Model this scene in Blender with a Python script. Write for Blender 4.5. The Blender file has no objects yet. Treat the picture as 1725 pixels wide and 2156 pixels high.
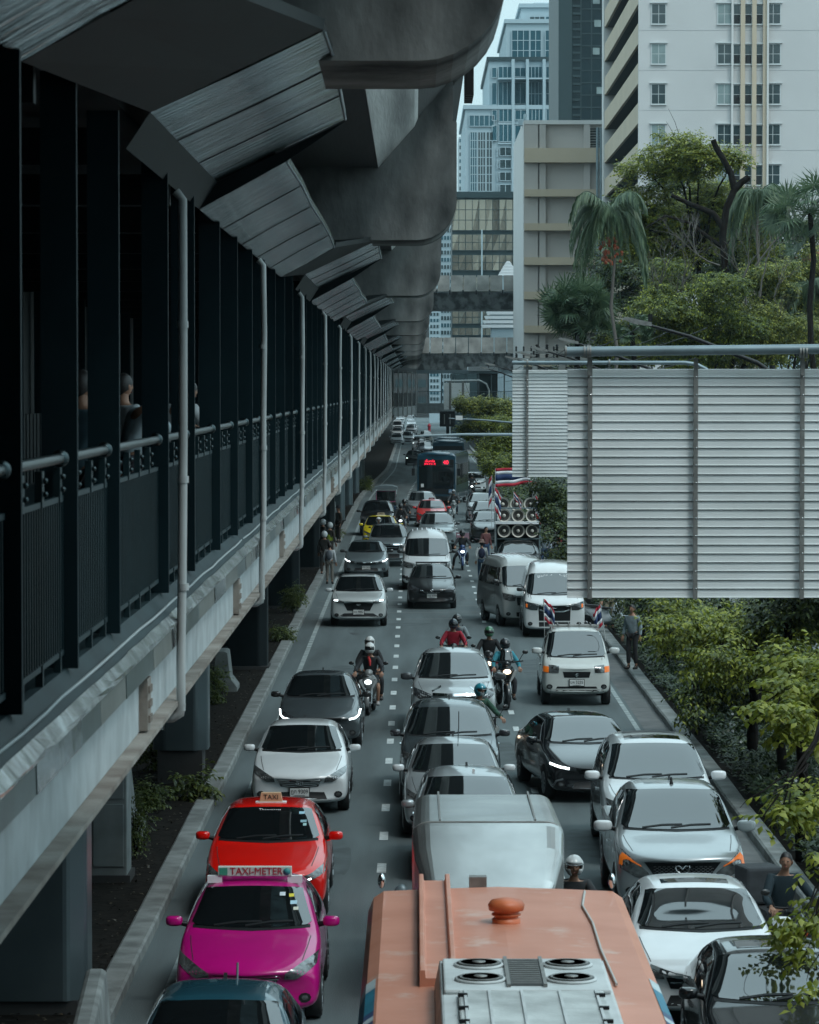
import bpy, bmesh, math, random
import numpy as np
from mathutils import Vector, Matrix
from mathutils.bvhtree import BVHTree
R = math.radians
rnd = random.Random(7)
C = bpy.context.scene.collection
F, VX, VY, H = 7200.0, 873.0, 818.0, 7.6        # focal length and vanishing point on a 1725 px wide sheet, eye height

# ---------------------------------------------------------------- camera, world, sun, exposure
cam = bpy.data.cameras.new('camera'); camo = bpy.data.objects.new('camera', cam); C.objects.link(camo)
cam.sensor_fit = 'HORIZONTAL'; cam.sensor_width = 36; cam.lens = 36*F/1725
cam.clip_start = .5; cam.clip_end = 5000
camo.location = (0, 0, H); camo.rotation_euler = (R(90-2.068), 0, R(.0836))
cam.dof.use_dof = True; cam.dof.focus_distance = 105; cam.dof.aperture_fstop = 13
bpy.context.scene.camera = camo
w = bpy.data.worlds.new('World'); bpy.context.scene.world = w; w.use_nodes = True
nt = w.node_tree; nt.nodes.clear()
sky = nt.nodes.new('ShaderNodeTexSky'); sky.sky_type = 'NISHITA'; sky.sun_disc = False
SUN_EL, SUN_AZ = R(55), R(138)
sky.sun_elevation = SUN_EL; sky.sun_rotation = SUN_AZ; sky.air_density = 1.0; sky.dust_density = 4; sky.ozone_density = 2
mixn = nt.nodes.new('ShaderNodeMix'); mixn.data_type = 'RGBA'; mixn.inputs[0].default_value = .86
tcw = nt.nodes.new('ShaderNodeTexCoord'); sxyz = nt.nodes.new('ShaderNodeSeparateXYZ'); nt.links.new(tcw.outputs['Generated'], sxyz.inputs[0])
mrw = nt.nodes.new('ShaderNodeMapRange'); mrw.inputs[1].default_value = .05; mrw.inputs[2].default_value = .8; nt.links.new(sxyz.outputs[2], mrw.inputs[0])
veil = nt.nodes.new('ShaderNodeMix'); veil.data_type = 'RGBA'; veil.inputs[6].default_value = (5.0, 7.0, 7.5, 1); veil.inputs[7].default_value = (11.0, 15.2, 16.6, 1)   # overcast: brighter overhead than at the horizon
nt.links.new(mrw.outputs[0], veil.inputs[0]); nt.links.new(veil.outputs[2], mixn.inputs[7])
bg = nt.nodes.new('ShaderNodeBackground'); bg.inputs[1].default_value = .12
out = nt.nodes.new('ShaderNodeOutputWorld')
nt.links.new(sky.outputs[0], mixn.inputs[6]); nt.links.new(mixn.outputs[2], bg.inputs[0]); nt.links.new(bg.outputs[0], out.inputs[0])
sun = bpy.data.lights.new('sun', 'SUN'); sun.energy = 1.1; sun.angle = R(14); sun.color = (.97, .99, .97)
suno = bpy.data.objects.new('sun', sun); C.objects.link(suno)
d = Vector((math.sin(SUN_AZ)*math.cos(SUN_EL), math.cos(SUN_AZ)*math.cos(SUN_EL), math.sin(SUN_EL)))
suno.rotation_euler = d.to_track_quat('Z', 'Y').to_euler(); suno.location = (0, 0, 80)
vs = bpy.context.scene.view_settings; vs.view_transform = 'Standard'; vs.look = 'None'; vs.exposure = .08; vs.gamma = 1
cy = bpy.context.scene.cycles
try:
    cy.max_bounces = 6; cy.diffuse_bounces = 3; cy.glossy_bounces = 3; cy.transmission_bounces = 3; cy.transparent_max_bounces = 6
    cy.sample_clamp_indirect = 4; cy.caustics_reflective = False; cy.caustics_refractive = False
except Exception: pass

# ---------------------------------------------------------------- helpers
def at(px, py, y):                              # world point seen at a sheet pixel, at distance y
    return Vector(((px-VX)*y/F, y, H-(py-VY)*y/F))
def ax(px, y): return (px-VX)*y/F
def az(py, y): return H-(py-VY)*y/F

def tag(o, label=None, cat=None, group=None, kind=None):
    if label: o['label'] = label
    if cat: o['category'] = cat
    if group: o['group'] = group
    if kind: o['kind'] = kind
    return o
def empty(name, loc=(0, 0, 0), rz=0, label=None, cat=None, group=None):
    o = bpy.data.objects.new(name, None); C.objects.link(o); o.location = loc; o.rotation_euler = (0, 0, rz)
    o.empty_display_size = .2
    return tag(o, label, cat, group)

class MB:
    def __init__(s): s.v = []; s.f = []; s.m = []; s.sm = []
    def add(s, vs, fs, mi=0, smooth=False):
        b = len(s.v); s.v += [tuple(p) for p in vs]
        for f in fs: s.f.append([b+i for i in f]); s.m.append(mi); s.sm.append(smooth)
        return s
    def box(s, x0, x1, y0, y1, z0, z1, mi=0):
        v = [(x0,y0,z0),(x1,y0,z0),(x1,y1,z0),(x0,y1,z0),(x0,y0,z1),(x1,y0,z1),(x1,y1,z1),(x0,y1,z1)]
        return s.add(v, [(0,3,2,1),(4,5,6,7),(0,1,5,4),(1,2,6,5),(2,3,7,6),(3,0,4,7)], mi)
    def obox(s, c, d, rot=None, mi=0):
        M = rot if rot is not None else Matrix.Identity(3); c = Vector(c)
        v = [c+M@Vector((sx*d[0]/2, sy*d[1]/2, sz*d[2]/2)) for sz in (-1,1) for sx, sy in ((-1,-1),(1,-1),(1,1),(-1,1))]
        return s.add(v, [(0,3,2,1),(4,5,6,7),(0,1,5,4),(1,2,6,5),(2,3,7,6),(3,0,4,7)], mi)
    def tube(s, pts, r, n=8, mi=0, caps=True, smooth=True):
        pts = [Vector(p) for p in pts]; k = len(pts)
        rs = r if isinstance(r, (list, tuple)) else [r]*k
        vs = []; up = None
        for i, p in enumerate(pts):
            t = (pts[min(i+1, k-1)]-pts[max(i-1, 0)])
            if t.length < 1e-9: t = Vector((0,0,1))
            t.normalize()
            if up is None: up = Vector((0,0,1)) if abs(t.z) < .9 else Vector((1,0,0))
            a = t.cross(up)
            if a.length < 1e-4: a = t.orthogonal()
            a.normalize(); b = a.cross(t).normalized(); up = b
            for j in range(n):
                g = 2*math.pi*j/n; vs.append(p+(a*math.cos(g)+b*math.sin(g))*rs[i])
        fs = [(i*n+j, i*n+(j+1) % n, (i+1)*n+(j+1) % n, (i+1)*n+j) for i in range(k-1) for j in range(n)]
        s.add(vs, fs, mi, smooth)
        if caps: s.add(vs[:n], [tuple(range(n))[::-1]], mi); s.add(vs[-n:], [tuple(range(n))], mi)
        return s
    def lathe(s, prof, c=(0,0,0), axis='z', n=16, mi=0):
        c = Vector(c); vs = []
        for r, h in prof:
            for j in range(n):
                g = 2*math.pi*j/n; a, b = r*math.cos(g), r*math.sin(g)
                vs.append(c+Vector({'z': (a,b,h), 'x': (h,a,b), 'y': (a,h,b)}[axis]))
        k = len(prof)
        fs = [(i*n+j, i*n+(j+1) % n, (i+1)*n+(j+1) % n, (i+1)*n+j) for i in range(k-1) for j in range(n)]
        s.add(vs, fs, mi, True)
        s.add(vs[:n], [tuple(range(n))[::-1]], mi); s.add(vs[-n:], [tuple(range(n))], mi)
        return s
    def prism(s, poly, a, b, axis='y', mi=0, smooth=False):
        f = {'y': lambda p, t: (p[0], t, p[1]), 'x': lambda p, t: (t, p[0], p[1]), 'z': lambda p, t: (p[0], p[1], t)}[axis]
        n = len(poly); v = [f(p, a) for p in poly]+[f(p, b) for p in poly]
        s.add(v, [(i, (i+1) % n, n+(i+1) % n, n+i) for i in range(n)], mi, smooth)
        return s.add(v, [tuple(range(n))[::-1], tuple(range(n, 2*n))], mi)
    def grid(s, P, mi=0, smooth=True):
        n, m = len(P), len(P[0]); v = [p for row in P for p in row]
        return s.add(v, [(i*m+j, i*m+j+1, (i+1)*m+j+1, (i+1)*m+j) for i in range(n-1) for j in range(m-1)], mi, smooth)
    def ball(s, c, r, n=12, m=8, mi=0):
        c = Vector(c); r = Vector(r) if hasattr(r, '__len__') else Vector((r,)*3)
        P = [[c+Vector((r.x*math.sin(math.pi*i/m)*math.cos(2*math.pi*j/n), r.y*math.sin(math.pi*i/m)*math.sin(2*math.pi*j/n), r.z*math.cos(math.pi*i/m))) for j in range(n+1)] for i in range(m+1)]
        return s.grid(P, mi)
    def build(s, name, mat, parent=None, bevel=0, sub=0, loc=None, weld=False):
        me = bpy.data.meshes.new(name); me.from_pydata(s.v, [], s.f)
        for mm in (mat if isinstance(mat, (list, tuple)) else [mat]): me.materials.append(mm)
        me.polygons.foreach_set('material_index', s.m); me.polygons.foreach_set('use_smooth', s.sm)
        bm = bmesh.new(); bm.from_mesh(me)
        if weld: bmesh.ops.remove_doubles(bm, verts=bm.verts, dist=1e-4)
        bmesh.ops.recalc_face_normals(bm, faces=bm.faces); bm.to_mesh(me); bm.free(); me.update()
        o = bpy.data.objects.new(name, me); C.objects.link(o)
        if parent: o.parent = parent
        if loc is not None: o.location = loc
        if bevel:
            b = o.modifiers.new('bevel', 'BEVEL'); b.width = bevel; b.segments = 2; b.limit_method = 'ANGLE'; b.angle_limit = R(40)
        if sub:
            b = o.modifiers.new('sub', 'SUBSURF'); b.levels = sub; b.render_levels = sub
        return o
def copy_tree(o, parent=None):
    c = o.copy(); C.objects.link(c); c.parent = parent
    for ch in list(o.children): copy_tree(ch, c)
    return c
def box(name, b, mat, parent=None, bevel=0): return MB().box(*b).build(name, mat, parent, bevel)
def struct(o): o['kind'] = 'structure'; return o

# ---------------------------------------------------------------- materials
def mat(name, col, rough=.6, hard=.2, metal=0, noise=0, nscale=4, bump=0, bscale=20, coat=0, emit=0, ecol=None, ior=None, col2=None, spec=None, stretch=None, alpha=None):
    m = bpy.data.materials.new(name); m.use_nodes = True; t = m.node_tree; p = t.nodes['Principled BSDF']
    p.inputs['Base Color'].default_value = (*col, 1); p.inputs['Roughness'].default_value = rough; p.inputs['Metallic'].default_value = metal
    if coat: p.inputs['Coat Weight'].default_value = coat; p.inputs['Coat Roughness'].default_value = .06
    if ior: p.inputs['IOR'].default_value = ior
    if spec is not None: p.inputs['Specular IOR Level'].default_value = spec
    if emit: p.inputs['Emission Color'].default_value = (*(ecol or col), 1); p.inputs['Emission Strength'].default_value = emit
    if noise or bump:
        tc = t.nodes.new('ShaderNodeTexCoord'); mp = t.nodes.new('ShaderNodeMapping'); t.links.new(tc.outputs['Object'], mp.inputs[0])
        if stretch: mp.inputs['Scale'].default_value = stretch
    if noise:
        n = t.nodes.new('ShaderNodeTexNoise'); n.inputs['Scale'].default_value = nscale; n.inputs['Detail'].default_value = 6; t.links.new(mp.outputs[0], n.inputs[0])
        r = t.nodes.new('ShaderNodeMapRange'); r.inputs[1].default_value = .5-hard; r.inputs[2].default_value = .5+hard
        t.links.new(n.outputs[0], r.inputs[0])
        x = t.nodes.new('ShaderNodeMix'); x.data_type = 'RGBA'
        c2 = col2 or tuple(c*(1-noise) for c in col)
        c1 = col if col2 else tuple(min(1, c*(1+noise*.6)) for c in col)
        x.inputs[6].default_value = (*c2, 1); x.inputs[7].default_value = (*c1, 1)
        t.links.new(r.outputs[0], x.inputs[0]); t.links.new(x.outputs[2], p.inputs['Base Color'])
    if bump:
        n2 = t.nodes.new('ShaderNodeTexNoise'); n2.inputs['Scale'].default_value = bscale; n2.inputs['Detail'].default_value = 4; t.links.new(mp.outputs[0], n2.inputs[0])
        b = t.nodes.new('ShaderNodeBump'); b.inputs['Strength'].default_value = bump; b.inputs['Distance'].default_value = .02
        t.links.new(n2.outputs[0], b.inputs['Height']); t.links.new(b.outputs[0], p.inputs['Normal'])
    return m
M = {}
M['asphalt'] = mat('asphalt', (.082,.104,.108), .85, noise=.42, nscale=.8, bump=.25, bscale=60, stretch=(1.6,.12,1))
M['kerb'] = mat('kerb_concrete', (.19,.205,.2), .9, noise=.45, nscale=2.2, bump=.3, bscale=14)
M['line'] = mat('road_paint', (.50,.54,.54), .7, noise=.4, nscale=7)
M['soil'] = mat('dark_soil', (.014,.012,.010), .95, noise=.7, nscale=6, bump=1, bscale=9, spec=.1)
M['pave'] = mat('paving', (.16,.16,.155), .9, noise=.3, nscale=1.5)
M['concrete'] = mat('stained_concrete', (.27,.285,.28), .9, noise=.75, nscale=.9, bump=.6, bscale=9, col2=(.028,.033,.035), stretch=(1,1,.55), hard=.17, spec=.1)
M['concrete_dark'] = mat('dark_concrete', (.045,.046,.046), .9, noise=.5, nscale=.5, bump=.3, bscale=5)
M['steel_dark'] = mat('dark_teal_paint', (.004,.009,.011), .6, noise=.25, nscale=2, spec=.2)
M['steel_post'] = mat('grey_teal_post_paint', (.008,.022,.028), .6, noise=.2, nscale=2, spec=.12)
M['ledge'] = mat('grey_ledge_paint', (.016,.032,.037), .6, noise=.4, nscale=1.5, spec=.15)
M['galv'] = mat('galvanised_soffit', (.30,.43,.46), .15, metal=1, noise=.9, nscale=1.3, bump=1, bscale=1.9, stretch=(.45,3.6,1), col2=(.006,.015,.019))  # colour noise paints streaky highlights into the dark soffit metal
M['stainless'] = mat('stainless_cladding', (.5,.54,.55), .2, metal=1, bump=1, bscale=2.5, noise=.6, nscale=3)
M['rail'] = mat('steel_handrail', (.055,.075,.08), .35, metal=1)
M['beam'] = mat('white_beam_paint', (.40,.44,.45), .5, noise=.25, nscale=3)
M['rust'] = mat('rusty_flange', (.30,.28,.25), .8, noise=.7, nscale=2.5, col2=(.13,.10,.08), bump=.3)
M['pipe'] = mat('pale_pvc_pipe', (.42,.45,.45), .5, noise=.25, nscale=1.2)
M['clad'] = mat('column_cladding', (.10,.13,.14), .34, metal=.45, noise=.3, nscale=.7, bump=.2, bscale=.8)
M['cabinet'] = mat('cabinet_paint', (.2,.23,.23), .6, noise=.3, nscale=2)
M['signwhite'] = mat('sign_sheet', (.83,.86,.86), .4, noise=.16, nscale=1.2, col2=(.68,.70,.69), stretch=(.5,1,1))
M['signgroove'] = mat('sign_lip', (.26,.29,.30), .5)
M['galv_bar'] = mat('galvanised_bar', (.22,.22,.21), .5, metal=.4, noise=.25, nscale=8)
M['gpipe'] = mat('grey_steel_pipe', (.16,.21,.23), .42, metal=.3, noise=.2, nscale=3)
M['rubber'] = mat('tyre_rubber', (.012,.012,.013), .8)
M['rim'] = mat('alloy_rim', (.3,.31,.32), .3, metal=.9)
M['black'] = mat('black_plastic', (.010,.011,.012), .5, spec=.25)
M['gloss'] = mat('gloss_black', (.01,.01,.011), .15, coat=.6)
M['chrome'] = mat('chrome', (.75,.77,.78), .1, metal=1)
M['glass'] = mat('tinted_car_glass', (.006,.008,.009), .03, ior=2.2)
M['lamp'] = mat('lamp_lens', (.22,.23,.23), .12, metal=.5, coat=1, noise=.8, nscale=11, col2=(.03,.033,.035))
M['lampdark'] = mat('dark_lamp_lens', (.05,.055,.06), .08, metal=.3, coat=1)
M['amber'] = mat('amber_lens', (.75,.16,.02), .3, emit=.12, ecol=(1,.25,.02))
M['drl'] = mat('lit_white_lamp', (1,1,1), .3, emit=3.5, ecol=(.85,.97,1))
M['warm'] = mat('lit_warm_lamp', (1,1,1), .3, emit=2.5, ecol=(1,.75,.5))
M['redled'] = mat('red_led', (.9,.02,.05), .4, emit=2.2, ecol=(1,.02,.06))
M['plate'] = mat('white_plate', (.62,.63,.62), .5)
M['white'] = mat('white_paint_part', (.75,.77,.78), .5)
M['ink'] = mat('dark_ink', (.02,.02,.02), .6)
M['leather'] = mat('dark_fabric', (.02,.021,.023), .7)
M['skin'] = mat('skin', (.32,.17,.11), .6)
M['hair'] = mat('black_hair', (.012,.01,.01), .5)
M['eye'] = mat('dark_eye', (.01,.01,.01), .3)
M['lip'] = mat('lips', (.28,.09,.07), .5)
M['bark'] = mat('dark_bark', (.013,.011,.010), .95, noise=.4, nscale=6, bump=.6, bscale=12, spec=.08)
M['twig'] = mat('grey_twig', (.10,.09,.08), .9)
M['red'] = mat('flag_red', (.42,.015,.035), .7); M['blue'] = mat('flag_blue', (.012,.035,.11), .7); M['fwhite'] = mat('flag_white', (.7,.72,.75), .7)
_paint = {}
def paint(col, metal=0., rough=.32):
    k = (col, metal)
    if k not in _paint: _paint[k] = mat('car_paint', col, rough, metal=metal, coat=1, noise=.06, nscale=3, spec=.15)
    return _paint[k]
_cloth = {}
def cloth(col):
    if col not in _cloth: _cloth[col] = mat('cloth', col, .85, noise=.25, nscale=9, bump=.3, bscale=12)
    return _cloth[col]
def leafmat(name, c, c2, trans=.35):
    m = bpy.data.materials.new(name); m.use_nodes = True; t = m.node_tree; p = t.nodes['Principled BSDF']
    p.inputs['Roughness'].default_value = .45
    g = t.nodes.new('ShaderNodeNewGeometry'); x = t.nodes.new('ShaderNodeMix'); x.data_type = 'RGBA'
    x.inputs[6].default_value = (*c, 1); x.inputs[7].default_value = (*c2, 1)
    t.links.new(g.outputs['Random Per Island'], x.inputs[0]); t.links.new(x.outputs[2], p.inputs['Base Color'])
    tr = t.nodes.new('ShaderNodeBsdfTranslucent'); t.links.new(x.outputs[2], tr.inputs[0])
    ms = t.nodes.new('ShaderNodeMixShader'); ms.inputs[0].default_value = trans
    t.links.new(p.outputs[0], ms.inputs[1]); t.links.new(tr.outputs[0], ms.inputs[2]); t.links.new(ms.outputs[0], t.nodes['Material Output'].inputs[0])
    return m
M['leaf_bright'] = leafmat('bright_green_leaf', (.09,.13,.014), (.37,.39,.055), .45)
M['leaf_mid'] = leafmat('mid_green_leaf', (.03,.055,.012), (.13,.16,.035))
M['leaf_dark'] = leafmat('dark_green_leaf', (.010,.022,.009), (.03,.052,.018), .2)
M['leaf_olive'] = leafmat('olive_leaf', (.11,.13,.02), (.40,.40,.09), .42)
M['leaf_palm'] = leafmat('palm_leaf', (.03,.065,.035), (.12,.17,.09))
M['flower'] = mat('white_petal', (.6,.6,.6), .7)

def text(s, size, material, parent=None, loc=(0,0,0), rot=(R(90),0,0), name='lettering', ext=.002, sx=1, align='CENTER'):
    cu = bpy.data.curves.new('t', 'FONT'); cu.body = s; cu.size = size; cu.extrude = ext; cu.align_x = align; cu.align_y = 'CENTER'; cu.resolution_u = 3
    to = bpy.data.objects.new('t', cu); C.objects.link(to); dg = bpy.context.evaluated_depsgraph_get(); dg.update()
    me = bpy.data.meshes.new_from_object(to.evaluated_get(dg)); bpy.data.objects.remove(to)
    me.materials.clear(); me.materials.append(material)
    o = bpy.data.objects.new(name, me); C.objects.link(o); o.parent = parent; o.location = loc; o.rotation_euler = rot; o.scale = (sx, 1, 1)
    return o
# ================================================================= SETTING: ground, road, kerbs, markings
def sh(y):                                       # the road drifts right far away
    t = min(1, max(0, (y-225)/110)); return 1.3*t*t*(3-2*t)
def strip(name, xa, xb, y0, y1, z, m, step=8, dx=0, z1=None):
    mb = MB(); n = max(2, int((y1-y0)/step)); z1 = z if z1 is None else z1
    P = []
    for i in range(n+1):
        y = y0+(y1-y0)*i/n; s = sh(y) if dx else 0
        P.append([(xa+s, y, z), (xb+s, y, z1)])
    mb.grid(P, smooth=False); return mb.build(name, m)
g = MB(); g.grid([[(x, y, 0) for x in (-1500, -13, 13, 1500)] for y in (-300, 700, 3000)], smooth=False)
struct(g.build('ground', M['pave']))
struct(strip('road', -4.2, 6.3, -60, 900, .004, M['asphalt'], dx=1))
def kerb(name, xs, y0, y1, face):                # xs: inner face x, a real step with a chamfer
    mb = MB(); n = int((y1-y0)/3); P = []
    for i in range(n+1):
        y = y0+(y1-y0)*i/n; s = sh(y)+rnd.uniform(-.012, .012)
        o = face
        prof = [(0, .0), (0, .14), (o*.03, .17), (o*.30, .17), (o*.33, .15), (o*.33, 0)]
        P.append([(xs+s+a, y, b) for a, b in prof])
    mb.grid(P, smooth=False); return struct(mb.build(name, M['kerb']))
kerb('kerb', -3.62, -40, 900, -1)
kerb('kerb', 5.67, -40, 900, 1)
struct(strip('gutter', 5.12, 5.67, -40, 900, .008, mat('gutter_concrete', (.11,.115,.115), .85, noise=.35, nscale=2), dx=1))
struct(strip('planting_soil', -7.5, -3.9, -40, 900, .12, M['soil'], dx=1, z1=.13))
struct(strip('planting_bed', 5.97, 9.4, -40, 900, .12, M['soil'], dx=1, z1=.12))
struct(strip('side_road', 9.8, 16, -40, 600, .008, mat('side_asphalt', (.17,.18,.185), .9, noise=.2, nscale=1)))
tp = mat('tar_patch', (.066,.084,.088), .85, noise=.4, nscale=2)
def tar(x, y, w_, l_, z=.0055):
    mb = MB(); n_ = 14; mb.add([(x+w_/2*math.cos(6.283*k/n_)*rnd.uniform(.8,1.15), y+l_/2*math.copysign(abs(math.sin(6.283*k/n_))**.5, math.sin(6.283*k/n_))*rnd.uniform(.85,1.1), z) for k in range(n_)], [tuple(range(n_))]); struct(mb.build('tar_patch', tp))
for a_ in ((-1.9,92,.9,3.2),(.9,97,1.1,2.2),(1.6,71,1.3,5),(3.2,72,.7,2.4),(-1.2,55,.35,4),(2.9,57,.8,3.6),(-.2,110,1.6,1.5),(1.3,124,1.1,4),(-1.9,84,.5,1.0),(3.3,93,.9,6),(-2.2,200,1.2,8),(-1.6,235,1.0,12)): tar(*a_)
oil = mat('oil_stain', (.035,.042,.045), .6, noise=.5, nscale=3)
sm2 = MB()
for k in range(60):
    x_, y_ = rnd.choice((-1.9,.75,3.6))+rnd.gauss(0,.25), rnd.uniform(38,230); r_ = rnd.uniform(.05,.22)
    sm2.add([(x_+r_*math.cos(6.283*j/9)*rnd.uniform(.6,1.2), y_+r_*3*math.sin(6.283*j/9)*rnd.uniform(.6,1.2), .0066+k*1e-6) for j in range(9)], [tuple(range(9))])
struct(sm2.build('oil_stains', oil))
ml = MB()
def dash(xc, y, w, L, z=.010):
    s = sh(y); ml.add([(xc-w/2+s, y, z), (xc+w/2+s, y, z), (xc+w/2+sh(y+L), y+L, z), (xc-w/2+sh(y+L), y+L, z)], [(0,1,2,3)])
for i in range(110):
    y = 30+i*3.9
    dash(-.52, y, .145, 1.05)
    dash(2.27, y-1.2, .13, 1.0)
for i in range(200):
    pass
struct(ml.build('lane_markings', M['line']))
ml = MB()
for i in range(200): dash(-3.10, 20+i*4, .13, 4.0); dash(4.98, 20+i*4, .11, 4.0)
struct(ml.build('edge_lines', mat('worn_road_paint', (.26,.30,.30), .8, noise=.5, nscale=3)))
cx = MB()
for k in range(4): cx.add([(-3.4, 112+k*3.2, .0085), (5.0, 113+k*3.4, .0085), (5.0, 113.14+k*3.4, .0085), (-3.4, 112.14+k*3.2, .0085)], [(0,1,2,3)])
struct(cx.build('pavement_joints', mat('pale_joint', (.14,.15,.15), .8)))
rb = MB(); rb.add([(1.2,172,.0085),(3.2,172,.0085),(3.2,180,.0085),(1.2,180,.0085)], [(0,1,2,3)])
struct(rb.build('red_road_patch', mat('worn_red_paint', (.12,.035,.055), .8, noise=.3)))

# ================================================================= elevated railway overhead (left)
via = empty('railway_viaduct', (0, 0, 0), label='massive stained concrete elevated railway with rounded pier caps overhead on the left', cat='elevated railway')
prof = [(.8,12.7),(.8,14.0),(.62,14.0),(.5,12.9),(-8.6,12.9),(-8.7,14.0),(-8.9,14.0),(-8.9,12.7),(-7.2,11.05),(-.58,11.05)]
MB().prism(prof, -80, 620, 'y').build('box_girder', mat('shaded_girder_concrete', (.06,.064,.064), .8, noise=.6, nscale=1.2, bump=.3, col2=(.025,.028,.03), stretch=(1,.06,1)), via)  # soffit shade painted in: same concrete as the web, darker
wb_ = MB(); wb_.grid([[(-.565, y, 11.045), (.0, y, 11.685), (.525, y, 12.90)] for y in np.arange(-80, 620, 4)], smooth=False); wb_.build('girder_web', mat('lit_web_concrete', (.66,.67,.65), .8, noise=.5, nscale=1.5, bump=.4, col2=(.16,.165,.165), stretch=(1,.05,1)), via)  # sky light on the sloped web painted in as a paler tone
gs = MB()
for k in range(24): gs.box(-7.2, -1.2, -60+k*31+14, -60+k*31+14.12, 10.99, 11.05)
CAPY = [-36, -6, 24.3, 53.5, 85.5, 118, 149, 180, 211, 242, 273, 304, 335, 366, 397]
def rcap(r=.62):
    p = []
    for k in range(9):
        a = -math.pi/2+math.pi/2*k/8; p.append((.66-r+r*math.cos(a), 9.92+r+r*math.sin(a)))
    L = [(-8.3-(x-.0)*1.0, z) for x, z in reversed(p)]
    return p+[(.66, 11.75), (.60,11.78), (.60, 12.9), (-.50, 11.10), (-7.2, 11.25), (-8.9, 12.7), (-8.96, 11.75)]+L
for y in CAPY:
    mb = MB(); mb.prism(rcap(), 0, 2.3, 'y', smooth=False)
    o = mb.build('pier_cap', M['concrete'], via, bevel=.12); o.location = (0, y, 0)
    c = MB(); c.lathe([(.95,0),(.95,9.9)], (-7.5, y+1.1, 0), 'z', 24); c.build('pier', M['concrete_dark'], via)
    c = MB()
    for k in range(5): c.box(.8, .93, y+.3+k*.35, y+.5+k*.35, 12.2-k*.0, 12.9+.12*(k % 2)); c.box(.6, .98, y+.2+k*.35, y+.6+k*.35, 12.95+.1*k, 13.1+.1*k)
    c.build('cable_bracket', M['black'], via)

MB().box(-9, 15, -34, 15.5, 10.6, 11.9).build('shade_slab', M['concrete_dark'], via)  # unseen slab added overhead to darken the nearest pier cap
MB().box(2.6, 15, -30, -3, 5.2, 6.0).build('shade_deck', M['concrete_dark'], via)  # unseen deck added behind the camera to cut light near the cap
# ================================================================= skywalk on the left
swk = empty('skywalk', (-1.95, 40, 6.0), label='long dark covered pedestrian skywalk with railings running along the left side of the road', cat='skywalk')
def P(o): o.parent = swk; o.location = (o.location[0]+1.95, o.location[1]-40, o.location[2]-6.0); return o
YE = 300
def pf(name, pts, y0, y1, m, bevel=0): return P(MB().prism(pts, y0, y1, 'y').build(name, m, None, bevel))
pf('floor_slab', [(-1.93,5.86),(-1.93,6.04),(-6.2,6.04),(-6.2,5.75),(-2.2,5.75)], -10, YE, M['ledge'])
# kerb ledge with wavy sealant
led = MB(); led.grid([[(-1.99, y, 6.05), (-1.93, y, 6.05), (-1.80, y, 5.90)] for y in np.arange(-10, YE, 10)], smooth=False); P(led.build('ledge', M['ledge']))
se = MB(); n = 260
se.tube([(-1.85+.018*math.sin(i*1.7)+rnd.uniform(-.006,.006), 12+i*1.0, 5.975+.01*math.sin(i*1.7)) for i in range(n)], .011, 5, caps=False)
P(se.build('sealant_bead', mat('sealant', (.3,.34,.35), .5)))
# stainless cladding panels
y = 10.0; k = 0
pm = [mat('mirror_cladding', (.3,.35,.36), .12, metal=1, bump=.6, bscale=1.4), mat('dull_cladding', (.12,.16,.17), .3, metal=.8, noise=.4, nscale=2), mat('beige_cladding', (.17,.18,.17), .35, metal=.3, noise=.3, nscale=2)]
cp = [MB(), MB(), MB()]; npan = 0
while y < YE:
    L = rnd.choice((1.1, 1.7, 2.2)); j = rnd.uniform(-.004, .008)
    if npan == 96: cp = [MB(), MB(), MB()]
    if npan < 96: cp = [MB(), MB(), MB()]
    cp[k % 3].prism([(-1.79+j,5.845),(-1.785+j,5.68),(-1.84,5.68),(-1.84,5.845)], y, y+L-.012, 'y')
    if npan < 96: P(cp[k % 3].build('cladding_panel', pm[k % 3], None, .004))
    npan += 1; y += L; k += rnd.choice((1, 2, 1))
fl_ = MB(); fl_.grid([[(-1.81+rnd.uniform(-.008,.008), yy, 5.935), (-1.768+rnd.uniform(-.012,.012), yy, 5.875+rnd.uniform(-.008,.008)), (-1.762, yy, 5.85), (-1.80, yy, 5.848)] for yy in np.arange(8, YE, .55)], smooth=False); P(fl_.build('flashing_strip', M['stainless']))
cr_ = MB(); [cr_.add(c.v, c.f) for c in cp]; P(tag(cr_.build('far_cladding', pm[1]), kind='stuff'))
pf('girder_web', [(-1.86,5.28),(-1.86,5.7),(-1.92,5.7),(-1.92,5.28)], -10, YE, M['beam'])
pf('girder_flange', [(-1.76,5.24),(-1.76,5.275),(-2.02,5.275),(-2.02,5.24)], -10, YE, M['rust'])
for i, yy in enumerate((23, 35, 47, 76)):
    mb = MB(); mb.box(-1.86, -1.80, yy, yy+.3, 5.29, 5.64); 
    for a in range(3):
        for b in range(3): mb.box(-1.80, -1.785, yy+.04+a*.09, yy+.08+a*.09, 5.34+b*.1, 5.39+b*.1)
    P(mb.build('splice_plate', M['rust']))
# cross beams below, second girder, soffit
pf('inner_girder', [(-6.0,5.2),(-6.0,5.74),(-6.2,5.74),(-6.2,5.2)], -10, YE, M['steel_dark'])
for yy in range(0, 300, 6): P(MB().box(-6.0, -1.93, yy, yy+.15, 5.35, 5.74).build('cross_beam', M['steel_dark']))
M['fence'] = mat('teal_fence_paint', (.013,.031,.037), .5, noise=.2, nscale=2, spec=.2)
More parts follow.
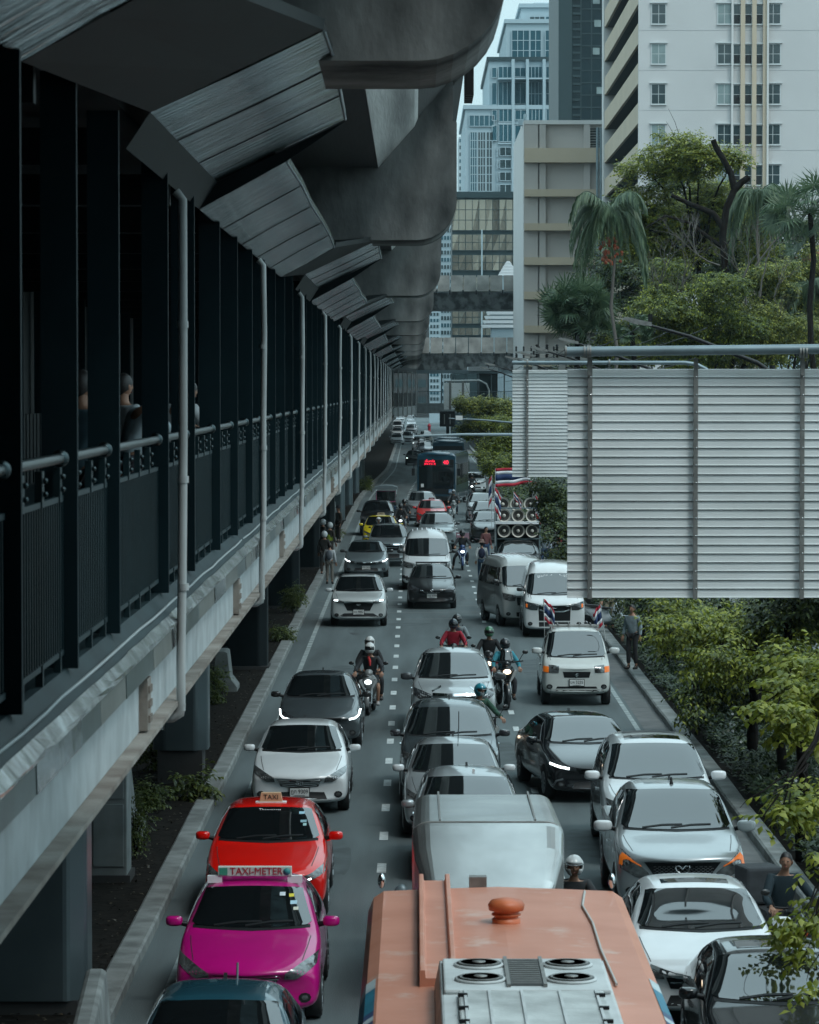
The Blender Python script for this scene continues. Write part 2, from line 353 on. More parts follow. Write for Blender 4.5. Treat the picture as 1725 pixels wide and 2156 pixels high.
# posts, rails, fence panels
posts = [13.2, 16.2, 18.9, 21.6, 25.9, 29.0, 32.8]
while posts[-1] < YE-4: posts.append(posts[-1]+3.28)
pb = MB().box(-.10, .10, 0, .06, 6.05-6, 9.35-6); 
p0 = pb.build('post', M['steel_post'])
rp = None
for i, yy in enumerate(posts):
    o = p0 if i == 0 else p0.copy()
    if i: C.objects.link(o)
    o.parent = swk; o.location = (-1.965+1.95, yy-40, 0)
    q = p0.copy(); C.objects.link(q); q.parent = swk; q.location = (-6.1+1.95, yy-40, 0); q.name = 'far_post'
far = []
for i in range(len(posts)-1):
    a, b = posts[i]+.16, posts[i+1]-.04
    mb = MB(); r_ = MB()
    if i < 60:
        r_.tube([(0, a+.28, 7.215), (0, b-.02, 7.215)], .030, 10); r_.ball((0, b-.05, 7.215), .05, 10, 6)
    nb = max(4, int((b-a)/.115))
    lo, hi = 6.16, 6.98
    mb.box(-.012, .012, a+.25, b, hi, hi+.03); mb.box(-.012, .012, a+.25, b, lo-.03, lo)
    step = .115 if yy < 1e9 and i < 24 else .23
    k = 0
    yv = a+.30
    while yv < b:
        mb.box(-.008, .008, yv, yv+.028, lo, hi); yv += step
    for yv in np.arange(a+.45, b-.1, .9):
        mb.box(-.02, .02, yv, yv+.10, 6.98, 7.17); mb.box(-.02, .02, yv, yv+.05, 6.04, 6.16)
        for zz in (7.05, 7.12): r_.ball((.03, yv+.05, zz), .016, 8, 5)
    o = mb.build('fence_panel', M['fence']); o.location = (-1.95, 0, 0); P(o)
    if i < 60: o = r_.build('handrail', M['rail']); o.location = (-1.95, 0, 0); P(o)
bk = MB()
for yy in np.arange(-5, YE, .5): bk.box(-6.1, -6.07, yy, yy+.35, 6.1, 7.2)
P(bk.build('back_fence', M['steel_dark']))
pf('back_screen', [(-6.25,6.0),(-6.25,9.5),(-6.3,9.5),(-6.3,6.0)], -20, YE, M['steel_dark'])  # dark screen added so the walkway interior stays black
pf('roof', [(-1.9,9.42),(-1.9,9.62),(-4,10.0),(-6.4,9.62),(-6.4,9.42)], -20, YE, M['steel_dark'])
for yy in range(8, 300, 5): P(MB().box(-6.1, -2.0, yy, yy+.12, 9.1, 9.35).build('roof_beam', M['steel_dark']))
# folded canopy: level runs and raised wings repeating with the piers
def cpts(kind): return {'n': ((-1.90,9.18),(-1.13,9.60)), 'w': ((-1.74,9.42),(-.60,9.96))}[kind]
for k in range(-1, 10):
    y0 = 16.6+32*k
    A, B = cpts('n'), cpts('w')
    def sheet(name, a, ya, b, yb, m, nseg=4, wav=.02):
        mb = MB(); Pn = []
        for i in range(nseg+1):
            t = i/nseg; yy = ya+(yb-ya)*t
            i0 = Vector((a[0][0]+(b[0][0]-a[0][0])*t, yy, a[0][1]+(b[0][1]-a[0][1])*t)); i1 = Vector((a[1][0]+(b[1][0]-a[1][0])*t, yy, a[1][1]+(b[1][1]-a[1][1])*t))
            i1.x += rnd.uniform(-wav, wav); i1.z += rnd.uniform(-wav, wav)*.5
            Pn.append([i0, (i0+i1)/2+Vector((0,0,rnd.uniform(-wav,wav)*.6)), i1, i1+Vector((.015,0,.07)), i0+Vector((0,0,.5))])
        mb.grid(Pn, smooth=False); o_ = mb.build(name, m)
        if nseg > 1:
            sm_ = MB()
            for r_ in Pn[1:-1]: sm_.tube([r_[0]+Vector((0,0,-.004)), r_[1]+Vector((0,0,-.004)), r_[2]+Vector((0,0,-.004))], .004, 4)
            sm_.build('seam', M['black'], o_)
            ed = MB(); ed.tube([r_[2]+Vector((.01,0,0)) for r_ in Pn], .012, 5); ed.build('edge_trim', M['gpipe'], o_)
        return P(o_)
    sheet('canopy_step', A, y0, B, y0+6.0, M['steel_dark'], 1, 0)  # dark reflection painted into the facet; same metal as the wing
    sheet('canopy_wing', B, y0+6.02, B, y0+13.6, M['galv'], 3)
    sheet('canopy_soffit', A, y0+13.65, A, y0+32-.02, M['galv'], 5)
    e = MB(); e.grid([[Vector((-1.90, y0+6, 9.18)), Vector((-1.74,y0+6,9.42))], [Vector((-1.90,y0+13.6,9.18)), Vector((-1.74,y0+13.6,9.42))]], smooth=False)
    e.grid([[Vector((-1.90,y0+13.62,9.18)), Vector((-1.13,y0+13.62,9.60))], [Vector((-1.74,y0+13.62,9.42)), Vector((-.6,y0+13.62,9.96))]], smooth=False)
    P(e.build('eave_panel', M['steel_dark']))
# drainpipes
for i in range(10, 0, -1): pass
for i in range(18):
    yy = 25.4+13.5*i; mb = MB(); lw = rnd.uniform(-.02, .02)
    zb = 5.2
    x0 = -1.72
    pts = [(x0-.05, yy, 9.06), (x0, yy, 9.0), (x0+lw, yy, 8.2), (x0+.0, yy, 7.2), (x0-.01+lw, yy, 6.2), (x0-.02, yy, 5.6), (x0-.02, yy, zb)]
    mb.tube(pts, .034, 12)
    for zz in (8.05, 6.9, 6.1): mb.tube([(x0, yy, zz), (x0, yy, zz+.05)], .042, 12)
    mb.tube([(x0-.02, yy, zb+.06), (x0-.03, yy, zb-.02), (x0-.08, yy, zb-.05), (x0-.40, yy, zb-.06)], .037, 12)
    P(mb.build('drainpipe', M['pipe']))
# the far end bends to the right over the road edge
def pfe(name, x, z0, z1, m, w=.15):
    mb = MB(); mb.add([(x,300,z0),(x+2.0,330,z0),(x+2.0,330,z1),(x,300,z1),(x-w,300,z0),(x-w+2,330,z0),(x-w+2,330,z1),(x-w,300,z1)], [(0,1,2,3),(4,5,6,7),(3,2,6,7),(0,1,5,4),(1,2,6,5),(0,3,7,4)]); return P(mb.build(name, m))
pfe('end_girder', -1.9, 5.1, 5.9, M['beam']); pfe('end_fence', -1.95, 6.0, 7.2, M['steel_dark'], .05); pfe('end_roof', -1.85, 9.1, 9.5, M['steel_dark'], 4)
for k in range(6): P(MB().tube([(-1.85+.4*k, 300+6*k, 9.2), (-1.85+.4*k, 300+6*k, 5.0)], .05, 8).build('drainpipe', M['pipe']))

# ---------------------------------------------------------------- clad support columns
def column(y, w, z0, m, lab, stem=False):
    t = empty('support_column', (-3.92-w/2, y, 0), label=lab, cat='column', group='columns carrying the skywalk')
    a = w/2; c = .22
    MB().prism([(-a+c,0),(a-c,0),(a,c),(a,1.1-c),(a-c,1.1),(-a+c,1.1),(-a,1.1-c),(-a,c)], z0, 5.3, 'z').build('cladding', m, t, .05)
    mb = MB(); mb.box(-a+.1, a-.1, .05, .95, .1, z0) if z0 > .2 else mb.box(-a-.05, a+.05, -.05, 1.15, .1, .22); mb.build('base', M['concrete_dark'], t)
    s = MB(); s.box(-a-.005, a+.005, -.005, 1.105, 2.6, 2.615); s.build('seam', M['black'], t)
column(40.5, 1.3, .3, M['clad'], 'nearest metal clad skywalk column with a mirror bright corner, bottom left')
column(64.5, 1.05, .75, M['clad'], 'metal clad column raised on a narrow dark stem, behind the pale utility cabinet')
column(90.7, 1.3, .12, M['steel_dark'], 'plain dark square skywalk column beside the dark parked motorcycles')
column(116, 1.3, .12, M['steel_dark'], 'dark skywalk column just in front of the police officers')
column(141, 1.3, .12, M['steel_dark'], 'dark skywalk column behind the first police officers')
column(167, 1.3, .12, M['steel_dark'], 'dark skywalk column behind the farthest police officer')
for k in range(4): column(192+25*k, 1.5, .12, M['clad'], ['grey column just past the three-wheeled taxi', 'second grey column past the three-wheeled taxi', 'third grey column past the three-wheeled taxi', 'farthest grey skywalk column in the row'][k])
def jersey(x, y, L, w, h, rz, lab):
    t = empty('concrete_barrier', (x, y, .12), rz, lab, 'barrier', 'concrete barriers beside the left kerb')
    a = w/2
    MB().prism([(-a,0),(a,0),(a,.12),(a*.55,.34),(a*.36,h-.03),(a*.2,h),(-a*.2,h),(-a*.36,h-.03),(-a*.55,.34),(-a,.12)], 0, L, 'y').build('block', M['kerb'], t, .015)
    MB().box(-.05, .05, -.005, L+.005, .02, .10).build('slot', M['black'], t)
jersey(-3.38, 34.6, 3.4, .62, 1.0, R(3), 'pale concrete barrier at the bottom left beside the pink taxi')
jersey(-4.9, 56.5, 1.5, .75, 1.05, R(2), 'concrete barrier among shrubs beside the pale utility cabinet')
jersey(-4.75, 84, 1.3, .75, 1.0, R(0), 'concrete barrier beside the second column in shade')
jersey(-4.5, 186, 1.6, .9, 1.3, R(0), 'distant concrete barrier behind the bend of the kerb')
# utility cabinet and board
t = empty('utility_cabinet', (-4.9, 51.5, .12), label='pale grey two-door utility cabinet standing on the dark soil strip', cat='cabinet')
MB().box(-.55,.55,0,.8,0,2.5).build('cabinet_body', M['cabinet'], t, .02)
for s in (-1, 1):
    MB().box(s*.27-.23, s*.27+.23, -.02, 0, .25, 1.2).build('door', M['cabinet'], t, .006); MB().box(s*.27-.23, s*.27+.23, -.02, 0, 1.28, 2.4).build('door', M['cabinet'], t, .006)
MB().box(-.62,.62,-.08,.9,2.5,2.58).build('roof', M['cabinet'], t)
MB().box(-.6,.6,-.05,.85,0,.12).build('plinth', M['concrete_dark'], t)
t = empty('notice_board', (-5.0, 63.3, 1.25), label='white notice board with a small code strip hung under the girder', cat='sign')
MB().box(-.62,.36,-.06,0,.15,1.5).build('panel', mat('board_white', (.35,.42,.45), .5), t, .01)
MB().box(-.62,.36,-.07,0,0,.14).build('strip', M['ink'], t)
MB().box(-.25,.34,-.09,-.07,.02,.12).build('code_plate', mat('plate_grey',(.4,.42,.42),.6), t)
text('BMA-GM015', .10, M['ink'], t, (.045,-.092,.07))

ob = empty('blocker_building', (0, -35, 0), label='unseen block added behind the camera to darken reflections and near surfaces', cat='building')  # not in view; added to darken reflections and block light from behind
MB().box(-45, 60, -20, 0, 0, 55).build('wall', M['concrete_dark'], ob)
for k in range(14): MB().box(-44, 59, .0, .1, 2+k*3.6, 3.9+k*3.6).build('window_band', M['glass'], ob)
# ---------------------------------------------------------------- dark row added behind the walkway to block sky light
sr = empty('blocker_row', (-18, 250, 0), label='dark building row added behind the skywalk to block light from the left', cat='building')
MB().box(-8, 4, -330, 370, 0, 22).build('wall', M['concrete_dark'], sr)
for k in range(40):
    MB().box(4, 4.05, -300+k*16, -287+k*16, 0.3, 3.6).build('row_front', M['glass'], sr)
# ================================================================= BUILDINGS
M['tower'] = mat('white_render', (.50,.50,.495), .8, noise=.08, nscale=.15, bump=.1)
M['beige'] = mat('beige_band', (.46,.385,.29), .8, noise=.08, nscale=.3)
M['greyface'] = mat('grey_beige_render', (.42,.395,.375), .85, noise=.07, nscale=.2)
M['pillarw'] = mat('pale_pillar', (.55,.55,.54), .8, noise=.05, nscale=.3)
M['win'] = mat('window_glass', (.035,.055,.06), .08, ior=1.6)
M['curtain'] = mat('curtained_glass', (.20,.26,.26), .4, noise=.3, nscale=.8)
M['frame'] = mat('window_frame', (.5,.53,.53), .5)
M['dark'] = mat('dark_opening', (.015,.018,.02), .8)
M['bglass'] = mat('blue_green_glass', (.03,.10,.13), .12, metal=.1, ior=1.6, noise=.25, nscale=.06)
M['tglass'] = mat('dark_green_glass', (.006,.022,.028), .25, ior=1.35, noise=.5, nscale=.12)
M['stone'] = mat('pale_stone', (.33,.42,.46), .7)
M['band'] = mat('dark_green_band', (.010,.028,.032), .5)

def facade_grid(mb, x0, x1, z0, z1, y, nx, nz, w=.12, d=.12):
    for i in range(nx+1): xx = x0+(x1-x0)*i/nx; mb.box(xx-w/2, xx+w/2, y-d, y, z0, z1)
    for i in range(nz+1): zz = z0+(z1-z0)*i/nz; mb.box(x0, x1, y-d*.9, y-.003, zz-w/2, zz+w/2)

# ---- white tower, right
Z = 250.0; xl = ax(1343, Z)
t = empty('white_tower', (xl, Z, 0), label='tall white tower block with paired window columns and slanting beige balcony bands', cat='building')
MB().box(0, 42, 0, .5, 0, 52).box(1.9, 42, .5, 47, 0, 52).build('wall', M['tower'], t)
jl = MB()
for k in range(12): jl.box(-.005, 42, -.012, 0, 6+k*2.9+1.55, 6+k*2.9+1.58)
jl.build('joint_line', mat('faint_joint', (.36,.37,.38), .8), t)
def window(px, py, wpx, hpx, glass, opened=False):
    x = ax(px, Z)-xl; z = az(py, Z); ww = wpx*Z/F; hh = hpx*Z/F
    f = MB(); b = .05
    f.box(x-ww/2-b, x+ww/2+b, -.06, -.013, z-hh/2-b, z+hh/2+b); f.box(x-ww/2-.14, x+ww/2+.14, -.20, -.013, z+hh/2+b, z+hh/2+b+.07); f.box(x-ww/2-.08, x+ww/2+.08, -.14, -.013, z-hh/2-b-.05, z-hh/2-b)
    fo = f.build('window', M['frame'], t)
    gmb = MB(); n = 2 if ww > .7 else 1
    for i in range(n):
        for j in (0, 1):
            xa = x-ww/2+ww*i/n+.02; za = z-hh/2+hh*j/2+.02
            gmb.box(xa, xa+ww/n-.05, -.075, -.061, za, za+hh/2-.05, mi=0 if (opened and j == 0) else 1)
    gmb.build('pane', [M['dark'], glass], fo)
rowsY = [-50, 33, 116.5, 200.5, 285, 369.5, 453, 537]
for r_, yy in enumerate(rowsY):
    for c_, (px, wp) in enumerate(((1385, 29), (1523, 28), (1625, 30), (1760, 30))):
        window(px, yy, wp, 41, M['curtain'] if (r_*3+c_*5) % 4 in (0, 2) and c_ < 2 else M['win'])
    for px in (1549, 1573, 1596): window(px, yy+1, 14, 40, M['win'], True)
pl = MB()
for px in (1561, 1585, 1608): x = ax(px, Z)-xl; pl.box(x-.16, x+.16, -.28, -.013, 0, 52)
pl.build('pilaster', M['beige'], t)
pl = MB(); pl.box(ax(1611, Z)-xl, ax(1615, Z)-xl, -.45, -.29, 0, 52); pl.box(ax(1537, Z)-xl, ax(1541, Z)-xl, -.30, -.013, 0, 52); pl.build('duct', M['pillarw'], t)
# side galleries facing the street
for k in range(20):
    z = 1.1+2.9*k
    MB().box(0, .2, .5, 45, z-.25, z+1.25).build('balcony_band', M['beige'], t)
    MB().box(.2, 1.9, .5, 45, z-.25, z-.05).build('gallery_floor', M['dark'], t)
MB().box(1.87, 1.89, .5, 45, 0, 52).build('gallery_wall', mat('gallery_grey', (.16,.16,.16), .8), t)
MB().box(-.1, 1.9, 44.5, 47, 0, 52).build('end_pillar', M['pillarw'], t)

# ---- beige block with blank bays
Z = 300.0; xl = ax(1103, Z)
t = empty('beige_block', (xl, Z, 0), label='beige grey block of blank bays with darker horizontal bands left of the white tower', cat='building')
top = az(262, Z)
MB().box(0, 26, 0, 30, 0, top).build('wall', M['greyface'], t)
MB().box(-.06, -.01, -.4, 30, 0, top+.2).build('side_wall', M['pillarw'], t)
MB().box(0, 10, -.5, 0, top-.1, top+.25).build('parapet', M['pillarw'], t)
pr = MB()
for px in (1103, 1135, 1228, 1300): x = ax(px, Z)-xl; pr.box(x, x+(.55 if px > 1110 else 1.2), -.45, 0, 0, top-.1)
pr.build('pillar', M['greyface'], t)
for y0, y1 in ((315,345),(401,416),(472,487),(543,559),(615,631),(686,701),(757,772)):
    MB().box(0, 12, -1.05, 0, az(y1, Z), az(y0, Z)).build('band', M['beige'], t)
v = MB(); v.box(ax(1236,Z)-xl, ax(1262,Z)-xl, -.02, .0, az(312,Z), az(272,Z)); v.build('opening', M['dark'], t)
v = MB()
for k in range(7): v.box(ax(1236,Z)-xl, ax(1262,Z)-xl, -.08, -.02, az(310-k*5.5,Z), az(308-k*5.5,Z))
v.build('louvre', M['galv_bar'], t)
v = MB(); v.tube([(ax(1257,Z-3)-xl,-3.0,0),(ax(1257,Z-3)-xl,-3.0,az(276,Z))], .12, 8); v.tube([(ax(1264,Z-3)-xl,-3.0,0),(ax(1264,Z-3)-xl,-3.0,az(276,Z))], .12, 8); v.build('downpipe', M['gpipe'], t)
# rooftop camera box
v = MB(); v.box(ax(1092,Z)-xl,ax(1106,Z)-xl,2,3,top,top+.5); v.box(ax(1104,Z)-xl,ax(1110,Z)-xl,2,3,top,top+1.0); v.build('roof_unit', M['stone'], t)

# ---- dark green glass slab
Z = 420.0; a, b = ax(1180, Z), ax(1285, Z)
t = empty('dark_glass_tower', (a, Z, 0), label='dark green glass tower standing between the stepped tower and the white tower', cat='building')
MB().box(0, b-a+8, 0, 30, 0, 90).build('glass_body', M['tglass'], t)
MB().box(-.3, ax(1203,Z)-a, -.3, 30, 0, 90.3).build('edge_fin', M['band'], t)
v = MB(); x0 = ax(1222,Z)-a; facade_grid(v, x0, b-a+8, 0, 90, 0, 9, 60, .14, .1); v.build('mullion', M['band'], t)
v = MB()
for k in range(70): zz = 20+k*.95; v.box(ax(1205,Z)-a, ax(1221,Z)-a, -.25-.1*(k % 2), 0, zz, zz+.28)
v.build('louvre', M['band'], t)
for k, (px, py) in enumerate(((1247,118),(1250,60),(1247,12),(1255,200))): MB().box(ax(px,Z)-a, ax(px+14,Z)-a, -.12, -.02, az(py,Z), az(py-14,Z)).build('reflecting_pane', M['curtain'], t)

# ---- stepped pale tower
Z = 600.0; a = ax(980, Z)
t = empty('stepped_tower', (a, Z, 0), label='pale stepped tower with blue green glass bays rising toward the sky', cat='building')
def X(px): return ax(px, Z)-a
steps = [(980,1190,232,0),(1030,1190,128,6),(1068,1190,45,12),(1100,1190,8,18)]
for i, (xa, xb, yt, dy) in enumerate(steps):
    MB().box(X(xa), X(xb)+20, dy*.5, 60, 0, az(yt,Z)).build('wall', M['stone'], t)
    MB().box(X(xa)-.4, X(xb)+20, dy*.5-.4, 60, az(yt,Z), az(yt,Z)+.7).build('cornice', M['band'] if i in (1,) else M['stone'], t)
def bay(xa, xb, ya, yb, dy, nx, nz, m=None):
    o = MB().box(X(xa), X(xb), dy*.5-.25, dy*.5-.02, az(yb,Z), az(ya,Z)).build('glass_bay', m or M['bglass'], t)
    v = MB(); facade_grid(v, X(xa), X(xb), az(yb,Z), az(ya,Z), dy*.5-.25, nx, nz, .12, .08); v.build('mullion', M['stone'], o)
bay(1079,1116,60,124,12,3,3); bay(1118,1141,60,124,12,2,3); bay(1150,1176,60,124,12,2,3)
_b = bay
def bay(xa, xb, ya, yb, dy, nx, nz, m=None): _b(xa, xb, ya, yb, 0 if ya >= 232 else dy, nx, nz, m)
bay(1118,1150,27,38,18,3,1,M['win']); bay(1152,1162,27,42,18,1,1); bay(1164,1176,27,42,18,1,1)
for r_, (ya, yb) in enumerate(((140,165),(172,222),(232,258),(264,300))):
    bay(1084,1108,ya+2,yb-4,6,2,1); bay(1112,1142,ya,yb,6,4,2 if yb-ya > 40 else 1); bay(1150,1176,ya,yb,6,3,2 if yb-ya > 40 else 1)
    bay(1036,1046,ya+2,yb-2,6,1,1); bay(1050,1078,ya,yb,6,3,1)
for r_ in range(9): ya = 310+r_*26; bay(1046,1048,ya+2,ya+22,6,1,1); bay(1052,1076,ya+2,ya+20,6,2,1,M['win']); bay(1082,1106,ya+2,ya+20,6,2,1); bay(1112,1170,ya,ya+24,6,5,1)
bay(988,1040,245,268,0,5,1); bay(990,1004,280,404,0,3,7); bay(1006,1022,280,404,0,3,7,M['win']); bay(1024,1036,280,404,0,2,7,M['win'])
v = MB()
for px in (1080,1110,1145,1179): v.box(X(px)-.25, X(px)+.25, -.5, 3.0, 0, az(128,Z))
for yy in (168,227,262,304): v.box(X(1048), X(1180), -.35, 3.0, az(yy+1.5,Z), az(yy-1.5,Z))
v.build('pier', M['stone'], t)
v = MB()
for k in range(14): v.tube([(X(1112+k*5), 9.5, az(8,Z)), (X(1130+k*3.0), 12, az(-6,Z))], .12, 5)
v.build('roof_lattice', M['stone'], t)

# ---- mirror glass building
Z = 520.0; a = ax(952, Z)
m_ = mat('bronze_mirror_glass', (.34,.31,.25), .06, metal=.75, bump=1.0, bscale=.16)
t = empty('mirror_building', (a, Z, 0), label='low bronze mirror glass building with dark green bands and wavy reflections', cat='building')
X = lambda px: ax(px, Z)-a
MB().box(0, 22, 0, 20, 0, az(405,Z)).build('wall', M['band'], t)
MB().box(-.3, 22, -.6, 20, az(418,Z), az(405,Z)).build('roof_band', M['band'], t)
for ya, yb, nz in ((421,486,3),(494,528,2),(537,570,2),(583,613,2),(654,682,2),(690,706,1)):
    nn = 9
    for i in range(nn+5):
        x0 = X(952)+i*1.02; o = MB().grid([[(x0+.03, -.15-rnd.uniform(0,.04), az(yb,Z)), (x0+.99, -.15-rnd.uniform(0,.04), az(yb,Z))], [(x0+.03, -.15-rnd.uniform(0,.04), az(ya,Z)), (x0+.99, -.15-rnd.uniform(0,.04), az(ya,Z))]], smooth=False).build('mirror_pane', m_, t)
    v = MB(); facade_grid(v, 0, 14.3, az(yb,Z), az(ya,Z), -.12, 14, nz, .08, .1); v.build('mullion', M['band'], t)
MB().box(X(1013), X(1016), -.6, -.3, 0, az(485,Z)).build('white_pole', M['stone'], t)

# ---- pale apartment slabs far behind the viaduct
def slab(xa, xb, ytop, Z, lab, ny, nx, mt, name='apartment_tower', h=.09, group=None):
    a = ax(xa, Z); wd = ax(xb, Z)-a; top = az(ytop, Z)
    t = empty(name, (a, Z, 0), label=lab, cat='building')
    MB().box(0, wd, 0, 25, 0, top).build('wall', mt, t)
    dz = (top-2)/ny
    for r_ in range(ny):
        g = MB()
        for c_ in range(nx): g.box(wd*(c_+.18)/nx, wd*(c_+.82)/nx, -.1, -.01, 2+dz*(r_+.2), 2+dz*(r_+.72))
        g.build('window_row', M['win'] if r_ % 3 else M['bglass'], t)
    return t
slab(905, 938, 490, 760, 'pale far apartment tower seen between the crossing viaducts', 30, 5, M['stone'])
slab(928, 953, 478, 700, 'narrow white high rise beside the mirror building', 26, 4, M['stone'])
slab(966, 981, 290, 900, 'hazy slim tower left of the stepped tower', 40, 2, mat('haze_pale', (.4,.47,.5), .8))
slab(1790, 2100, 300, 320, 'grey block beyond the white tower', 12, 10, M['greyface'])
# white roofed pavilion bits beyond the viaduct
def spire(px, py, Z, s, lab):
    p = at(px, py, Z); t = empty('white_pavilion', (p.x, p.y, 0), label=lab, cat='building')
    for k in range(5): MB().prism([(-s*(1.5-.25*k),p.z+k*.42*s),(s*(1.5-.25*k),p.z+k*.42*s),(s*(1.2-.25*k),p.z+.36*s+k*.42*s),(-s*(1.2-.25*k),p.z+.36*s+k*.42*s)], 0, 3).build('roof_tier', M['white'], t)
    MB().box(-s*1.4, s*1.4, 0.2, 6, 0, p.z).build('body', M['stone'], t)
spire(1070, 581, 480, 1.0, 'small white tiered roof poking above the upper crossing viaduct')
p = at(1050, 690, 470); t = empty('curved_building', (p.x, p.y, 0), label='white building with curved cornices between the two crossing viaducts', cat='building')
for k in range(6): MB().prism([(-1.2+k*.25-1,p.z+k*.6),(6,p.z+k*.6),(6,p.z+.42+k*.6),(-1.4+k*.25-1,p.z+.42+k*.6)], 0, 4).build('cornice', M['white'], t, .05)
MB().box(-1, 6, .3, 5, 0, p.z+3.4).build('wall', M['stone'], t)

# ---- crossing viaducts
M['parapet'] = mat('parapet_concrete', (.21,.205,.19), .85, noise=.45, nscale=.8)
def cross(Z, yt, ym, yb, lab, xa, xb, tilt):
    t = empty('crossing_viaduct', (0, Z, 0), label=lab, cat='viaduct')
    zt, zm, zb = az(yt, Z), az(ym, Z), az(yb, Z)
    mb = MB(); mb.add([(xa,0,zb),(xb,-tilt,zb),(xb,-tilt+.0,zm),(xa,0,zm),(xa,1.4,zb-.0),(xb,1.4-tilt,zb),(xb,-tilt+9,zb),(xa,9,zb),(xa,9,zm),(xb,9-tilt,zm)], [(3,2,9,8),(0,7,6,1),(8,9,6,7),(0,3,8,7),(1,6,9,2)])
    mb.grid([[(xa,1.6,zb),(xb,1.6-tilt,zb)],[(xa,0,zm),(xb,-tilt,zm)]], smooth=False)
    mb.build('box_girder', mat('ribbed_girder', (.26,.27,.27), .85, noise=.6, nscale=1.4, hard=.1, stretch=(1,1,.06)), t)
    n = int((xb-xa)/(19*Z/F*1.4))
    for k in range(n):
        x0 = xa+(xb-xa)*k/n; x1 = xa+(xb-xa)*(k+1)/n-.10; ya_ = -tilt*k/n
        zz = zm+(zt-zm)*.45
        MB().prism([(-.5,zm),(-.75,zm+.05),(-.62,zz),(-.35,zt),(-.15,zt),(-.3,zz),(-.3,zm)], x0, x1, 'x').build('parapet_panel', M['parapet'], t).location = (0, ya_-.2, 0)
        MB().box(x0-.16, x0-.02, ya_-1.05, ya_-.4, zm-.25, zm+.2).build('bracket', M['black'], t)
    q = MB(); q.box(xa+22, xa+24.5, 2, 4.5, 0, zb); q.build('pier', M['concrete_dark'], t)
cross(334, 581, 616, 652, 'upper crossing viaduct with panelled parapet over the street', -8, 24, 2)
cross(430, 711, 745, 781, 'lower crossing viaduct with ribbed dark girder behind the upper one', -14, 34, 3)

# ---- far footbridge
Z = 345.0; t = empty('footbridge', (0, Z, 0), label='distant covered white footbridge crossing the street', cat='footbridge')
xa, xb = ax(868, Z), ax(1100, Z)
MB().box(xa, xb, 0, 4, az(870,Z)+.0, az(849,Z)).build('deck', M['beam'], t)
MB().box(xa, xb, -.5, 4.5, az(786,Z), az(779,Z)).build('roof', M['stone'], t)
for px in (877,902,930,957,982,1008,1035,1062): MB().box(ax(px,Z)-.06, ax(px,Z)+.06, 0, .12, az(849,Z), az(786,Z)).build('post', M['gpipe'], t)
r_ = MB()
r_.box(xa, xb, 0, .05, az(824,Z)-.03, az(824,Z)+.03)
for k in range(70): x0 = xa+(xb-xa)*k/70; r_.box(x0, x0+.03, 0, .03, az(849,Z), az(824,Z))
r_.build('railing', M['gpipe'], t)
MB().box(ax(1010,Z), ax(1045,Z), .2, 3.8, az(849,Z), az(790,Z)).build('lift_shaft', M['win'], t)
MB().box(ax(985,Z), ax(1048,Z), -1, 5, az(781,Z), az(772,Z)).build('upper_roof', M['white'], t)
MB().box(ax(1030,Z)-.4, ax(1030,Z)+.4, 1, 3, 0, az(870,Z)).build('pier', M['concrete_dark'], t)
# ---- far end buildings closing the street
t = empty('far_building', (-30, 900, 0), label='dim building closing the end of the street under the footbridge', cat='building')
MB().box(0, 110, 0, 20, 0, 24).build('wall', M['concrete_dark'], t)
v = MB()
for k in range(36): v.box(1+k*3, 3+k*3, -.1, 0, 3.5, 5.5); v.box(1+k*3, 3+k*3, -.1, 0, 8, 10)
v.build('window_row', M['win'], t)
# low red roof behind the trees
t = empty('red_roof_house', (ax(1660,220), 220, 0), label='house with a red and pink roof glimpsed behind the trees on the right', cat='house')
MB().box(-1, 9, 0, 8, 0, az(560,220)).build('wall', M['stone'], t)
MB().prism([(-1.5,az(560,220)),(9.5,az(560,220)),(9,az(528,220)),(2.5,az(522,220))], -.5, 8).build('roof', mat('red_tiles', (.36,.06,.07), .6, noise=.3, nscale=1), t)

# ================================================================= OVERHEAD SIGNS seen from behind
def ribbed_sign(name, label, xl, xr, yt, yb, Z, pitch, bars, group, cont=None):
    t = empty(name, (ax(xl, Z), Z, 0), label=label, cat='road sign', group=group)
    x0, x1 = 0, ax(xr, Z)-ax(xl, Z); zt, zb = az(yt, Z), az(yb, Z)
    n = round((yb-yt)/pitch)
    for k in range(n):
        za = zt-(zt-zb)*k/n; zc = zt-(zt-zb)*(k+1)/n; d = (za-zc)
        MB().prism([(0,za),(-.018,za-.003),(-.021,za-d*.4),(-.018,zc+.013),(-.034,zc+.011),(-.034,zc+.004),(0,zc+.002)], x0, x1, 'x').build('slat', M['signwhite'], t)
        if k < n-1: MB().box(x0, x1, -.038, -.0345, zc+.0045, zc+.0105).build('slat_lip', M['signgroove'], t)
    MB().box(x0, x1, .001, .02, zb, zt).build('face', M['signwhite'], t)
    for bx in bars:
        xx = ax(bx, Z)-ax(xl, Z); w_ = 9*Z/F/2*(1 if Z < 60 else .55)
        v = MB(); v.box(xx-w_, xx+w_, -.10, -.053, zb-.01, zt+(.14 if bx != 1463 else 0))
        o = v.build('bar', M['galv_bar'], t)
        v = MB()
        for k in range(n): v.ball((xx+w_*.2, -.102, zt-(zt-zb)*(k+.9)/n), .011*(Z/45)**.3, 6, 4) if k % 2 == 0 else None
        v.build('bolt', M['chrome'], o)
    return t
Z = 45.0
t = ribbed_sign('overhead_sign', 'large ribbed back of the nearest white overhead road sign', 1195, 1790, 777, 1259, Z, 18.5, (1242,1464,1688), 'backs of overhead road signs')
sx = ax(1195, Z)
